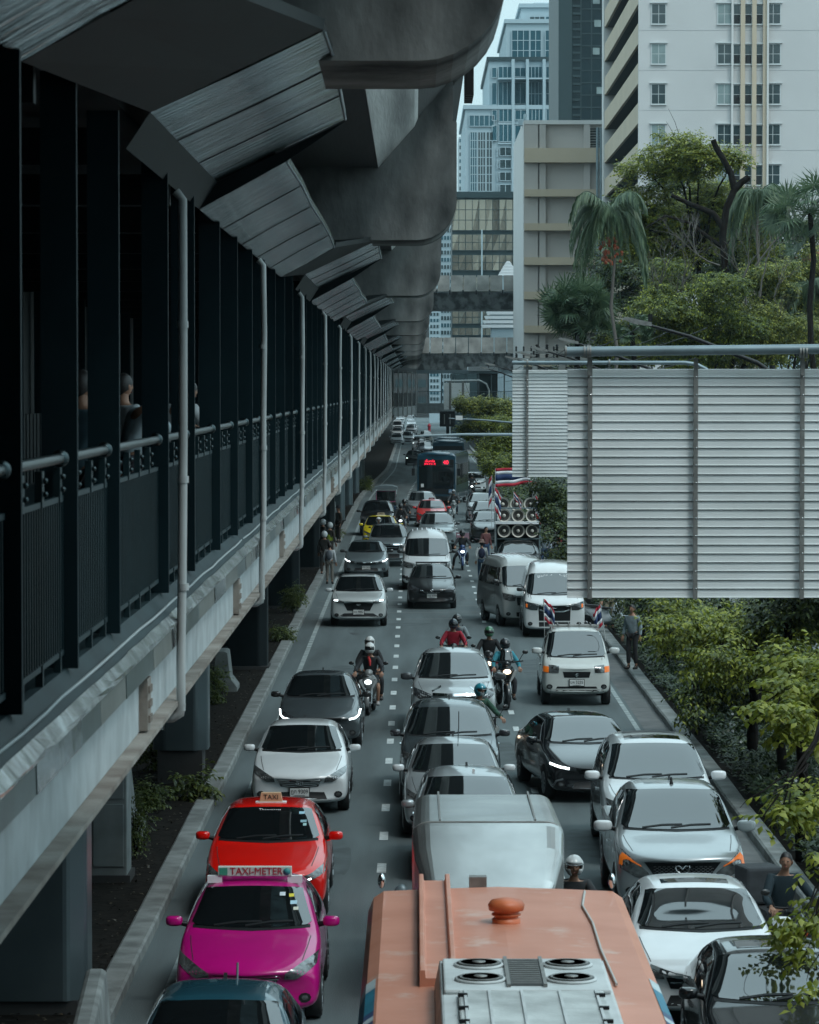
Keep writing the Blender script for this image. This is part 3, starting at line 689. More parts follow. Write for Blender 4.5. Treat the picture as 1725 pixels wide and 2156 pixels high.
zp = az(741, Z); v = MB(); v.tube([(ax(1190,Z)-sx, -.2, zp+.0), (ax(1850,Z)-sx, -.2, zp+.045), (ax(2150,Z)-sx, -.2, zp-.3), (ax(2300,Z)-sx,-.2,zp-1.2), (ax(2330,Z)-sx,-.2,0)], .066, 14)
v.build('gantry_pole', M['gpipe'], t)
v = MB()
for px in (1190,1229,1236,1241,1681,1687,1694):
    v.tube([(ax(px,Z)-sx-.012, -.2, zp), (ax(px,Z)-sx+.012, -.2, zp)], .082, 14)
for px in (1239,1687): v.box(ax(px,Z)-sx-.02, ax(px,Z)-sx+.02, -.14, -.10, az(790,Z), zp+.1)
v.build('clamp', M['galv_bar'], t)
Z = 85.0
t = ribbed_sign('overhead_sign', 'smaller ribbed back of the second white overhead sign, left of the nearest', 1079, 1470, 779, 1004, Z, 7.25, (1110,1282), 'backs of overhead road signs')
sx = ax(1079, Z); zp = az(764, Z); v = MB()
v.tube([(ax(1078,Z)-sx, -.2, zp), (ax(1440,Z)-sx, -.2, zp), (ax(1465,Z)-sx, -.2, zp-.04), (ax(1485,Z)-sx, -.2, zp-.16), (ax(1510,Z)-sx,-.2,zp-.5), (ax(1512,Z)-sx,-.2,0)], .05, 12); v.build('gantry_pole', M['gpipe'], t)
v = MB()
for px in (1110,1282): v.tube([(ax(px,Z)-sx-.02, -.2, zp), (ax(px,Z)-sx+.02, -.2, zp)], .085, 12); v.box(ax(px,Z)-sx-.03, ax(px,Z)-sx+.03, -.12,-.06, az(782,Z), zp)
v.build('clamp', M['galv_bar'], t)
Z = 300.0
t = ribbed_sign('overhead_sign', 'small distant white sign back hanging in front of the footbridge', 935, 989, 806, 862, Z, 9, (948,975), 'backs of overhead road signs')
sx = ax(935, Z); v = MB(); v.tube([(0,.1,az(802,Z)),(ax(1010,Z)-sx,.1,az(801,Z)),(ax(1024,Z)-sx,.1,az(808,Z)),(ax(1030,Z)-sx,.1,az(822,Z)),(ax(1031,Z)-sx,.1,0)], .08, 8); v.build('gantry_pole', M['pipe'], t)
# mast arms reaching over the road
def mast(name, x0, y0, x1, y1, Z, r_, m, lab, box_=None, post=1230):
    t = empty(name, (ax(post, Z), Z, 0), label=lab, cat='signal pole', group='mast arms over the road')
    b = ax(post, Z); v = MB()
    v.tube([(ax(x0,Z)-b, 0, az(y0,Z)), ((ax(x0,Z)+ax(x1,Z))/2-b, 0, (az(y0,Z)+az(y1,Z))/2+.04), (ax(x1,Z)-b, 0, az(y1,Z)), (0, 0, az(y1,Z)+.05)], [r_*.6, r_*.8, r_, r_], 10); v.build('arm', m, t)
    v = MB(); v.tube([(0,0,0),(0,0,az(y1,Z)+.3)], r_*1.4, 12); v.build('post', m, t)
    if box_: v = MB(); px, py = box_; v.box(ax(px,Z)-b-.18, ax(px,Z)-b+.18, -.2, .2, az(py,Z), az(py-9,Z)); v.build('sensor_box', M['white'], t)
mast('mast_arm', 873, 918, 1080, 915, 150, .075, M['stone'], 'white mast arm reaching left over the road beneath the second sign')
mast('mast_arm', 945, 881, 1080, 890, 180, .06, M['gpipe'], 'grey mast arm with a small white box in front of roadside foliage', (967, 884))
Z = 335; t = empty('dark_signal_board', (ax(930,Z), Z, 0), label='dark square signal board under the far footbridge', cat='sign')
b = ax(930,Z); MB().box(ax(926,Z)-b, ax(958,Z)-b, -.3, 0, az(898,Z), az(866,Z)).build('board', M['black'], t)
v = MB(); v.box(ax(943,Z)-b-.15, ax(943,Z)-b+.15, 0, .3, 0, az(898,Z)); v.build('post', M['black'], t)
v = MB(); v.box(ax(936,Z)-b-.05, ax(936,Z)-b+.05, -.34, -.3, az(893,Z), az(872,Z)); v.box(ax(948,Z)-b-.05, ax(948,Z)-b+.05, -.34, -.3, az(893,Z), az(872,Z)); v.build('strip', M['galv_bar'], t)
# ---- street lamps with long sloping arms
lampZ = [(82,1310,672),(118,1175,714),(140,1117,732),(160,1094,744),(185,1062,751),(225,1020,765),(260,1010,773)]
labs = ['nearest street lamp, its black arm sloping down to the right above the signs','second street lamp arm just above the left end of the big sign pole','third street lamp arm among the insulators','fourth street lamp arm, short and pale tipped','fifth street lamp arm beside the beige block','sixth street lamp arm over the far footbridge','farthest street lamp arm']
for (Z, px, py), lb in zip(lampZ, labs):
    p = at(px, py, Z); xp = max(6.6, p.x+3.6)+.0
    t = empty('street_lamp', (xp, Z, 0), label=lb, cat='street lamp', group='street lamps along the right kerb')
    dx = xp-p.x; v = MB()
    v.tube([(-dx+.55, 0, p.z-.12), (-dx*.55, 0, p.z-.42), (-dx*.1, 0, p.z-1.05), (0, 0, p.z-1.3)], [.035,.045,.055,.06], 8); v.build('arm', M['black'], t)
    v = MB(); v.tube([(0,0,.1),(0,0,p.z-1.1)], [.1,.07], 10); v.build('pole', M['black'], t)
    v = MB(); v.prism([(-dx,p.z),(-dx+.1,p.z+.05),(-dx+.7,p.z-.08),(-dx+.7,p.z-.17),(-dx+.3,p.z-.12)], -.12, .12, 'y'); v.build('lamp_head', M['galv_bar'], t, .01)
    v = MB(); v.box(-dx+.62, -dx+.72, -.05, .05, p.z-.06, p.z+.12); v.build('photocell', M['black'], t)
# ---- utility pole with insulators
for Z, px, lb in ((150, 1140, 'utility pole crossarms crowded with insulators above the second sign'), (200, 1094, 'farther utility pole with insulators beside the beige block')):
    t = empty('utility_pole', (ax(px,Z)+.9, Z, 0), label=lb, cat='utility pole', group='utility poles')
    MB().box(-.15,.15,-.15,.15,0,az(738,Z)).build('pole', M['kerb'], t)
    v = MB()
    for zz in (az(742,Z), az(756,Z)): v.box(-1.2, 1.2, -.2, -.1, zz-.06, zz+.06)
    v.build('crossarm', M['kerb'], t)
    for k in range(6):
        for zz in (az(742,Z), az(756,Z)):
            MB().lathe([(.02,0),(.07,.05),(.03,.09),(.08,.14),(.03,.18),(.07,.24),(.02,.3)], (-1.1+k*.44, -.15, zz+.06), 'z', 8).build('insulator', M['black'], t)
w_ = MB()
for k, (xo, z0) in enumerate(((-.9, 9.2), (0, 9.15), (.9, 9.2), (0, 8.7), (.6, 8.4))):
    w_.tube([(6.8+xo, y, z0-.25*math.sin(math.pi*((y-90) % 40)/40)) for y in range(90, 290, 8)], .014, 4)
tag(w_.build('power_lines', M['black']), 'sagging black power cables running between the utility poles', 'cables')
# ================================================================= VEGETATION
nr = np.random.default_rng(11)
def leaf_mesh(name, P, D, N, L, W, mats, mi=None, parent=None, bend=.25):
    """P base, D direction, N normal, L length, W width: each leaf is a folded diamond of 6 verts"""
    n = len(P); D = D/np.linalg.norm(D, axis=1, keepdims=True); S = np.cross(D, N); S /= np.linalg.norm(S, axis=1, keepdims=True)+1e-9; U = np.cross(S, D)
    L = L[:, None]; W = W[:, None]
    tip = P+D*L-U*L*bend; mid = P+D*L*.5+U*L*.06
    v = np.stack([P, mid+S*W*.5-U*W*.12, tip, mid-S*W*.5-U*W*.12, mid+U*W*.05], axis=1).reshape(-1, 3)
    base = np.arange(n)[:, None]*5
    tri = np.array([0,1,4, 1,2,4, 2,3,4, 3,0,4])
    loops = (base+tri[None, :]).reshape(-1)
    me = bpy.data.meshes.new(name); nf = n*4
    me.vertices.add(len(v)); me.vertices.foreach_set('co', v.astype(np.float32).reshape(-1))
    me.loops.add(nf*3); me.loops.foreach_set('vertex_index', loops.astype(np.int32))
    me.polygons.add(nf); me.polygons.foreach_set('loop_start', np.arange(nf, dtype=np.int32)*3)
    for m in mats: me.materials.append(m)
    if mi is not None: me.polygons.foreach_set('material_index', np.repeat(mi, 4).astype(np.int32))
    me.update(); me.validate()
    o = bpy.data.objects.new(name, me); C.objects.link(o)
    if parent: o.parent = parent
    return o
def rand_unit(n): v = nr.normal(size=(n, 3)); return v/np.linalg.norm(v, axis=1, keepdims=True)
def cloud(centres, radii, count, size, flat=.6, droop=.5):
    """leaves in twig-like tufts through the volume of many blobs"""
    k = len(centres); vol = np.array([r[0]*r[1]*r[2] if hasattr(r, '__len__') else r**3*flat for r in radii])**.75
    w_ = vol/vol.sum(); idx = nr.choice(k, count//7+1, p=w_)
    c = np.array([tuple(centres[i]) for i in range(k)])[idx]
    rr = np.array([(r if hasattr(r, '__len__') else (r, r, r*flat)) for r in radii])[idx]
    u = rand_unit(len(idx)); rad = nr.uniform(.25, 1, (len(idx), 1))**.45
    tw = c+u*rad*rr
    td = u*np.array([1, 1, .4])+rand_unit(len(idx))*.6; td[:, 2] -= droop; td /= np.linalg.norm(td, axis=1, keepdims=True)
    t = np.repeat(tw, 7, 0); tdr = np.repeat(td, 7, 0); j = np.tile(np.arange(7), len(idx))
    side = np.where(j % 2 == 0, 1, -1)[:, None]; up = np.tile(np.array([0, 0, 1.]), (len(t), 1))+rand_unit(len(t))*.35
    S = np.cross(tdr, up); S /= np.linalg.norm(S, axis=1, keepdims=True)+1e-9
    Pp = t+tdr*(j[:, None]*size*.42)
    Dd = tdr*.5+S*side*.9+rand_unit(len(t))*.25; Dd[:, 2] -= droop*.35
    L = size*nr.uniform(.7, 1.25, len(t)); return Pp, Dd, up, L
def limb(mb, pts, r0, r1, n=7): k = len(pts); mb.tube(pts, [r0+(r1-r0)*i/(k-1) for i in range(k)], n)
def wob(a, b, k=6, s=.15):
    a, b = Vector(a), Vector(b); L = (b-a).length
    return [a.lerp(b, i/k)+Vector((rnd.uniform(-s, s), rnd.uniform(-s, s), rnd.uniform(-s, s)*.5))*L*.25*(0 if i in (0, k) else 1) for i in range(k+1)]
def tree(name, label, base, blobs, count, size, lm, trunk_r=.15, group=None, split=.35, droop=.4, ratio=.5, mats=None, fork=None, bare=0):
    """blobs: (centre, radius or (rx,ry,rz)) in world space"""
    base = Vector(base); t = empty(name, base, label=label, cat='tree', group=group)
    cs = [Vector(c)-base for c, r in blobs]; rs = [r for c, r in blobs]
    top = max(c.z for c in cs); mx = sum((c for c in cs), Vector())/len(cs)
    f = Vector(fork)-base if fork else Vector((mx.x*.25, mx.y*.25, top*split))
    mb = MB(); limb(mb, wob((0,0,-.1), f, 6, .08), trunk_r, trunk_r*.75, 9)
    for c in cs:
        m1 = f.lerp(c, .5)+Vector((0, 0, .12*(c-f).length)); limb(mb, wob(f, m1, 4, .12)+wob(m1, c, 4, .2)[1:], trunk_r*.55, trunk_r*.10)
        for _ in range(3):
            e = c+Vector((rnd.gauss(0, 1), rnd.gauss(0, 1), rnd.gauss(0, .6))).normalized()*(rs[0][0] if hasattr(rs[0], '__len__') else rs[0])*.9
            limb(mb, wob(m1.lerp(c, .6), e, 4, .2), trunk_r*.16, trunk_r*.04, 5)
    mb.build('trunk', M['bark'], t)
    sub = []; rr = []
    for c, r in zip(cs, rs):
        R3 = Vector(r) if hasattr(r, '__len__') else Vector((r, r, r*.65))
        for _ in range(9):
            u = Vector((rnd.gauss(0,1), rnd.gauss(0,1), rnd.gauss(0,1))).normalized()*rnd.uniform(.45, .95)
            sub.append(c+Vector((u.x*R3.x, u.y*R3.y, u.z*R3.z))); q = rnd.uniform(.25, .48)*min(R3.x, R3.y); rr.append((q, q, q*.5))
    Pp, Dd, N, L = cloud(sub, rr, count, size, droop=droop)
    ms = mats or [lm]; mi = nr.integers(0, len(ms), len(Pp)) if len(ms) > 1 else None
    leaf_mesh('crown', Pp, Dd, N, L, L*ratio, ms, mi, t)
    return t
def frond(P0, d, L, droop, nleaf, ll, mb, out, up=.6, hang=.7):
    """arched feather frond: rachis in mb, leaflets appended to out"""
    d = Vector((d[0], d[1], 0)).normalized(); pts = []
    for i in range(13):
        t = i/12; pts.append(Vector(P0)+d*L*(t*(1-.18*droop*t))+Vector((0, 0, L*(up*t-droop*t*t))))
    mb.tube(pts, [.03*(1-.85*i/12) for i in range(13)], 5)
    s = d.cross(Vector((0, 0, 1)))
    for i in range(nleaf):
        t = .12+.88*i/nleaf; a = t*12; k = min(11, int(a)); p = pts[k].lerp(pts[k+1], a-k); tg = (pts[k+1]-pts[k]).normalized()
        for sg in (-1, 1):
            dd = (s*sg*.75+tg*.55+Vector((0, 0, -hang))+Vector((rnd.gauss(0,.1), rnd.gauss(0,.1), rnd.gauss(0,.1))))
            out.append((p, dd, s*sg*.4+Vector((0,0,1)), ll*(1-.55*abs(t-.45))*rnd.uniform(.85, 1.1)))
def emit_leaves(name, out, wd, lm, parent, bend=.3):
    P_ = np.array([tuple(o[0]) for o in out]); D_ = np.array([tuple(o[1]) for o in out]); N_ = np.array([tuple(o[2]) for o in out]); L_ = np.array([o[3] for o in out])
    return leaf_mesh(name, P_, D_, N_, L_, L_*0+wd, [lm], None, parent, bend)
def feather_palm(label, base, top, L, n=14, fruit=False, group='palms', lm='leaf_palm', up=.75, droop=1.25):
    base = Vector(base); t = empty('palm_tree', base, label=label, cat='palm', group=group); T = Vector(top)-base
    mb = MB(); limb(mb, wob((0,0,-.1), T, 8, .04), .10, .06, 9); mb.build('trunk', M['twig'], t)
    mb = MB(); out = []
    for i in range(n):
        a = 2*math.pi*i/n*1.618*3; e = rnd.uniform(.15, 1.3)
        frond(T, (math.cos(a), math.sin(a)), L*rnd.uniform(.85, 1.1), droop*rnd.uniform(.85,1.15), 60, L*.34, mb, out, up=up*e)
    mb.build('frond_stalk', M['leaf_palm'], t); emit_leaves('crown', out, .055, M[lm], t)
    if fruit:
        mb = MB()
        for i in range(45): mb.ball(T+Vector((rnd.gauss(0,.2), -.25+rnd.gauss(0,.16), rnd.uniform(-2.0,-.9))), .075, 6, 4)
        mb.build('fruit', mat('orange_fruit', (.34,.06,.02), .5), t)
def fan_palm(label, base, top, rad, n=26, lw=.09, group='palms', lm='leaf_palm', spread=.9):
    base = Vector(base); t = empty('fan_palm', base, label=label, cat='palm', group=group); T = Vector(top)-base
    mb = MB(); limb(mb, wob((0,0,-.1), T, 8, .04), .16, .11, 9); mb.build('trunk', M['bark'], t)
    mb = MB(); out = []
    for i in range(n):
        u = Vector((rnd.gauss(0,1), rnd.gauss(0,1), rnd.uniform(-.55,1.0))).normalized(); c = T+u*rad*spread*rnd.uniform(.6,1)
        mb.tube([T, T.lerp(c, .5)+Vector((0,0,.1)), c], .02, 5)
        s = u.orthogonal().normalized(); v_ = u.cross(s).normalized(); q = rnd.uniform(0, 6.28); s, v_ = s*math.cos(q)+v_*math.sin(q), v_*math.cos(q)-s*math.sin(q)
        for k in range(15):
            a = R(-115+230*k/14); dd = u*math.cos(a)+s*math.sin(a); dd = dd+Vector((0,0,-.25))
            out.append((c, dd, v_, rad*.5*rnd.uniform(.85,1.1)))
    mb.build('frond_stalk', M['leaf_palm'], t); emit_leaves('crown', out, lw, M[lm], t, .35)

# ---- garden trees behind the signs (about 150 m off)
Zg = 150
A = lambda px, py, dy=0, Z=Zg: at(px, py, Z+dy)
m1 = [M['leaf_olive'], M['leaf_bright']]
tree('rain_tree', 'tall airy yellow green rain tree rising against the white tower', (ax(1470,160),160,0), [(A(1415,330,8),(1.8,1.6,.8)),(A(1365,360,10),(1.3,1.4,.6)),(A(1465,345,8),(1.5,1.5,.7)),(A(1432,300,8),(.9,.9,.8)),(A(1500,420,10),(1.7,1.6,1.0)),(A(1395,440,10),(1.6,1.6,.9)),(A(1335,415,10),(.9,1,.6)),(A(1560,450,10),(1.5,1.4,1.0)),(A(1600,500,12),(1.4,1.4,1.0)),(A(1300,470,10),(1.2,1.3,.9)),(A(1470,450,12),(1.6,1.5,1.1)),(A(1350,500,10),(1.5,1.4,1.0)),(A(1440,520,10),(1.6,1.5,1.0)),(A(1540,330,8),(.9,.9,.45))], 52000, .18, None, .16, mats=[M['leaf_olive'],M['leaf_bright'],M['leaf_mid']], droop=.1, fork=A(1470,560,10), ratio=.5, group='garden trees behind the signs')
tree('leafy_tree', 'mid green leafy tree mass in the lower middle of the garden', (ax(1440,146),146,0), [(A(1390,640,-4),(1.9,1.7,1.1)),(A(1460,690,-4),(2.0,1.7,1.2)),(A(1340,700,-4),(1.5,1.5,1.0)),(A(1500,610,-4),(1.6,1.5,1.0)),(A(1420,580,-2),(1.4,1.3,.9)),(A(1540,700,-4),(1.8,1.5,1.1)),(A(1420,755,-4),(2.3,1.6,.8))], 30000, .16, None, .15, mats=[M['leaf_bright'],M['leaf_mid'],M['leaf_mid']], droop=.5, group='garden trees behind the signs')
tree('leafy_tree', 'olive green tree at the right edge of the picture behind the large sign', (ax(1640,146),146,0), [(A(1600,600,0),(1.7,1.6,1.2)),(A(1680,640,0),(2.0,1.6,1.3)),(A(1640,700,-3),(2.0,1.6,1.2)),(A(1700,560,4),(1.5,1.5,1.1)),(A(1590,720,-3),(1.6,1.5,1.0)),(A(1720,720,0),(1.8,1.5,1.1))], 26000, .16, None, .15, mats=[M['leaf_olive'],M['leaf_mid']], droop=.5, group='garden trees behind the signs')
tree('dark_tree', 'dark dense tree filling the gaps deep in the garden', (ax(1500,175),175,0), [(A(1290,560,20),(1.5,2,1.3)),(A(1450,400,24),(2.0,2,1.2)),(A(1700,720,14),(2.0,1.6,1.2)),(A(1590,440,26),(1.8,2,1.3)),(A(1530,560,14),(1.8,1.6,1.4)),(A(1680,500,26),(1.8,2,1.4)),(A(1400,560,16),(1.8,1.6,1.4)),(A(1640,600,14),(1.8,1.6,1.4)),(A(1700,650,14),(1.8,1.6,1.4)),(A(1240,600,22),(1.5,2,1.4)),(A(1660,560,24),(2.2,2,1.6)),(A(1500,470,24),(2.6,2,1.8)),(A(1620,480,26),(1.8,2,1.3)),(A(1330,520,22),(2.0,2,1.6)),(A(1740,600,24),(2.2,2,1.8)),(A(1330,600,20),(2.2,2,1.8)),(A(1420,480,22),(2.3,2,1.6)),(A(1480,580,22),(2.6,2,2)),(A(1570,520,22),(2.4,2,1.6)),(A(1380,700,22),(2.6,2,1.6)),(A(1500,720,22),(3,2,1.6)),(A(1620,640,22),(2.6,2,1.8)),(A(1700,700,22),(2.6,2,1.6)),(A(1270,690,22),(2.0,2,1.4)),(A(1250,760,22),(2.4,2,1.0))], 100000, .2, None, .2, mats=[M['leaf_dark'],M['leaf_mid']], droop=.5, group='garden trees behind the signs')
# the lopped dark trunk
t = empty('lopped_tree', (ax(1530,150),150,0), label='black lopped tree trunk with sawn off limbs and bare grey twigs', cat='tree', group='garden trees behind the signs')
b = Vector((ax(1530,150),150,0)); Q = lambda px, py, dy=0: at(px, py, 150+dy)-b
mb = MB()
limb(mb, [Q(1530,1150), Q(1515,800), Q(1490,680), Q(1484,640), Q(1500,600), Q(1527,570), Q(1520,500), Q(1528,440), Q(1545,400)], .20, .15, 10)
limb(mb, [Q(1545,400), Q(1537,365), Q(1520,335), Q(1505,310), Q(1500,296)], .15, .12, 9)
limb(mb, [Q(1545,400), Q(1560,385), Q(1575,374)], .17, .13, 9)
limb(mb, [Q(1522,480), Q(1500,450), Q(1450,430), Q(1412,412)], .16, .08, 8)
limb(mb, [Q(1518,520), Q(1450,470), Q(1400,455), Q(1360,480)], .10, .04, 7)
mb.build('trunk', M['bark'], t)
mb = MB()
def twig(p, d, L, r, dep):
    q = p+d*L; mb.tube([p, p+d*L*.5+Vector((rnd.uniform(-.1,.1),0,rnd.uniform(-.1,.1)))*L, q], [r, r*.8, r*.6], 4, smooth=False)
    if dep:
        for _ in range(rnd.choice((2, 3))): twig(q, (d+Vector((rnd.uniform(-.8,.8), rnd.uniform(-.6,.6), rnd.uniform(-.25,.6)))).normalized(), L*rnd.uniform(.6,.85), r*.62, dep-1)
for px, py, dx, dz in ((1600,620,.2,1),(1560,600,.4,1),(1405,650,-.3,1),(1430,655,.1,1),(1590,560,.6,.8),(1470,720,-.5,.7),(1620,760,.5,.9),(1515,560,-1,.5),(1640,680,-.2,1),(1450,690,-.6,.8),(1570,640,-.1,1)):
    twig(Q(px, py, -3), Vector((dx, 0, dz)).normalized(), 1.1, .045, 4)
mb.build('bare_twigs', M['twig'], t)
feather_palm('drooping feather palm with a cluster of orange fruit at the front left of the garden', (ax(1310,141),141,0), A(1283,455,-9), 2.3, 28, True, droop=1.5, up=1.35)
feather_palm('feather palm half hidden behind the lopped trunk', (ax(1600,152),152,0), A(1595,410,4), 2.2, 20, droop=1.6, up=1.1)
feather_palm('feather palm low at the right edge', (ax(1690,156),156,0), A(1700,600,0), 1.9, 13)
fan_palm('round grey green fan palm at the lower left of the garden', (ax(1215,146),146,0), A(1215,655,-5), 1.45, 90)
fan_palm('fan palm crown against the wall at the right edge of the picture', (ax(1720,140),140,0), A(1704,450,-8), 1.7, 46)
fan_palm('small fan palm just above the nearest lamp arm', (ax(1400,143),143,0), A(1330,700,-8), .9, 16)
# ---- roadside trees along the right kerb, far to near
grp = 'street trees along the right kerb'
tree('street_tree', 'distant street tree whose crown leans over the road before the footbridge', (8.2,250,0), [(at(1030,860,250),(1.8,2,1.0)),(at(1000,900,252),(1.3,2,.8)),(at(1055,930,250),(1.4,2,1.0)),(at(985,845,250),(.9,1.5,.5)),(at(1065,870,250),(1.5,2,1.4))], 22000, .2, None, .16, mats=[M['leaf_mid'],M['leaf_olive']], group=grp)
tree('street_tree', 'street tree with hanging foliage left of the second sign', (7.4,205,0), [(at(1045,930,205),(1.2,2,1.0)),(at(1062,985,200),(1.2,2,.8)),(at(1030,965,205),(.8,1.5,.6)),(at(1085,900,206),(1.6,2,1.2))], 17000, .17, None, .15, mats=[M['leaf_mid'],M['leaf_bright']], group=grp)
tree('street_tree', 'dark glossy street tree hanging below the second sign over the loudspeaker truck', (6.9,118,0), [(at(1170,1040,117),(1.0,1.3,.75)),(at(1165,1020,116),(.7,1.2,.25)),(at(1180,1110,115),(.75,1.2,.8)),(at(1172,1085,114),(.4,1,.5)),(at(1250,1060,118),(1.4,1.5,1.1)),(at(1150,1125,112),(.3,.8,.16)),(at(1190,1160,112),(.5,.8,.4)),(at(1230,1180,116),(1.0,1.2,.7))], 19000, .13, None, .14, mats=[M['leaf_mid'],M['leaf_dark']], group=grp)
# the big near ones
BR = M['leaf_bright']
tree('street_tree', 'bright green street tree with pinnate sprays hanging just under the large sign', (ax(1590,66),66,.1), [(at(1450,1330,62),(.85,.9,.36)),(at(1540,1310,63),(.9,.9,.42)),(at(1640,1330,63),(.9,.9,.45)),(at(1500,1400,61),(.62,.8,.28)),(at(1600,1400,61),(.7,.8,.3)),(at(1470,1290,66),(.9,.9,.3)),(at(1690,1380,61),(.6,.8,.4)),(at(1720,1300,64),(.9,.9,.4))], 15000, .115, None, .11, mats=[BR,BR,M['leaf_mid']], group=grp, droop=.5, split=.75)
tree('street_tree', 'slender street tree with darker foliage hanging beside the hedge', (ax(1520,76),76,.1), [(at(1480,1460,72),(.6,.7,.34)),(at(1425,1275,74),(.6,.8,.22)),(at(1540,1430,72),(.7,.7,.34)),(at(1620,1460,72),(.7,.8,.4)),(at(1560,1300,74),(1.4,.9,.5)),(at(1455,1500,71),(.3,.4,.2))], 10000, .125, None, .10, mats=[M['leaf_mid'],BR,M['leaf_dark']], group=grp, droop=.7, split=.75)
tree('street_tree', 'nearest street tree with large bright heart shaped leaves at the right edge', (ax(1690,54),54,.1), [(at(1680,1450,50),(.50,.6,.22)),(at(1640,1490,49),(.32,.5,.14)),(at(1715,1530,49),(.40,.5,.22)),(at(1690,1400,51),(.45,.5,.2)),(at(1760,1440,50),(.5,.6,.4))], 2600, .135, None, .09, mats=[BR], group=grp, droop=.6, split=.8, ratio=.68)
tree('street_tree', 'tree reaching a leafy branch over the mirror of the silver pickup', (ax(1900,44),44,.1), [(at(1665,1690,38),(.34,.4,.13)),(at(1720,1700,38),(.3,.4,.16)),(at(1610,1722,37.6),(.12,.2,.05)),(at(1760,1660,39),(.4,.4,.2))], 900, .115, None, .08, mats=[BR], group=grp, droop=.5, fork=at(1850,1500,42), ratio=.62)
tree('street_tree', 'tree dipping a leafy branch in front of the rider at the lower right edge', (ax(1950,40),40,.1), [(at(1700,1935,34),(.22,.3,.14)),(at(1690,1985,34),(.14,.2,.10)),(at(1725,1830,35),(.12,.2,.18)),(at(1722,2090,33),(.10,.2,.12)),(at(1770,1900,35),(.25,.3,.3))], 620, .115, None, .07, mats=[BR], group=grp, droop=.6, fork=at(1900,1700,38), ratio=.58)
for k, (px, Z, lb) in enumerate(((1590,68,'thin leaning sapling trunk behind the silver pickup'),(1650,62,'dark trunk third along the hedge'),(1400,88,'trunk beside the man in the pale shirt'),(1350,96,'trunk behind the parked scooter'))):
    tree('street_tree', lb, (ax(px,Z),Z,.1), [(at(px+rnd.uniform(-10,40),1265,Z),(.9,.9,.4)),(at(px+60,1240,Z),(.9,.9,.5))], 3500, .13, None, .10, mats=[M['leaf_mid'],M['leaf_dark']], group=grp, split=.85)
lb_ = ['high dense crown', 'broad crown', 'tall spreading crown', 'deep green crown', 'wide leafy crown', 'thick crown', 'heavy crown']
for k, (x_, y_) in enumerate(((9.6,47),(9.9,58),(10.2,70),(10.2,82),(10.0,95),(9.8,108),(9.8,124))):  # hidden crowns added to shade the verge and hedge
    tree('street_tree', lb_[k]+' added behind the signs to shade the hedge, tree %s from the viewer' % ('first second third fourth fifth sixth seventh'.split()[k]), (x_,y_,.1), [((x_-.9,y_,6.2),(1.6,2.6,.75)),((x_+1.2,y_+2,6.6),(1.9,2.8,.7)),((x_+.2,y_-3,5.9),(1.5,2.4,.7)),((x_+2.5,y_-1,5.6),(1.8,2.6,1.0))], 11000, .17, None, .12, mats=[M['leaf_mid'],M['leaf_dark']], group=grp, split=.7)
# stakes
# ---- ground cover hedge right, shrubs left
def cover(name, x0, x1, y0, y1, h, n, size, mats, kind='stuff', flowers=0):
    P_ = np.stack([nr.uniform(x0, x1, n), y0+(y1-y0)*nr.uniform(0, 1, n)**1.2, nr.uniform(0, 1, n)], 1)
    bump = .5+.5*np.sin(P_[:, 0]*2.1+np.sin(P_[:, 1]*.9))*np.cos(P_[:, 1]*.7); P_[:, 2] = .12+h*(.35+.65*bump)*P_[:, 2]**.5
    D_ = rand_unit(n); D_[:, 2] = abs(D_[:, 2])*.7; N_ = rand_unit(n)*.6+np.array([0, 0, 1]); L_ = size*nr.uniform(.6, 1.4, n)
    mi = nr.integers(0, len(mats), n)
    return tag(leaf_mesh(name, P_, D_, N_, L_, L_*.5, mats, mi), kind=kind)
cover('hedge_plants', 6.05, 9.3, 38, 120, .75, 90000, .12, [M['leaf_dark']]*5+[M['leaf_mid']])
cover('hedge_plants_beyond', 6.05, 9.3, 118, 330, .9, 30000, .22, [M['leaf_dark'], M['leaf_mid']])
nfl = 260; P_ = np.stack([nr.uniform(6.2, 9, nfl), 40+60*nr.uniform(0, 1, nfl), nr.uniform(.5, .85, nfl)], 1)
P5 = np.repeat(P_, 5, 0); a = np.tile(np.arange(5)*2*np.pi/5, nfl); D5 = np.stack([np.cos(a), -.3+0*a, np.sin(a)], 1); N5 = np.tile(np.array([0, -1., .3]), (len(P5), 1))
tag(leaf_mesh('flower_petals', P5, D5, N5, np.full(len(P5), .032), np.full(len(P5), .02), [M['flower']]), kind='stuff')
def shrub(x, y, r, h, lab, n=1800, size=.09):
    t = empty('shrub', (x, y, .12), label=lab, cat='shrub', group='shrubs beside the left kerb')
    mb = MB()
    for _ in range(7): limb(mb, wob((0,0,0), (rnd.uniform(-r,r)*.6, rnd.uniform(-r,r)*.6, h*.8), 4, .2), .015, .005, 5)
    mb.build('stem', M['bark'], t)
    Pp, Dd, N, L = cloud([(rnd.uniform(-r,r)*.5, rnd.uniform(-r,r)*.5, h*rnd.uniform(.3,.8)) for _ in range(7)], [(r*.6,r*.6,h*.28)]*7, n, size)
    leaf_mesh('foliage', Pp, Dd, N, L, L*.5, [M['leaf_mid']], None, t)
lm_ = leafmat('dead_leaf', (.03,.022,.014), (.10,.075,.045), .1)
n_ = 9000; P_ = np.stack([nr.uniform(-7, -3.95, n_), 38+170*nr.uniform(0,1,n_)**1.5, np.full(n_, .145)], 1); D_ = rand_unit(n_); D_[:, 2] = abs(D_[:, 2])*.3
tag(leaf_mesh('leaf_litter', P_, D_, rand_unit(n_)*.3+np.array([0,0,1]), nr.uniform(.03,.09,n_), nr.uniform(.02,.05,n_), [lm_, M['soil'], M['soil']], nr.integers(0, 3, n_)), kind='stuff')
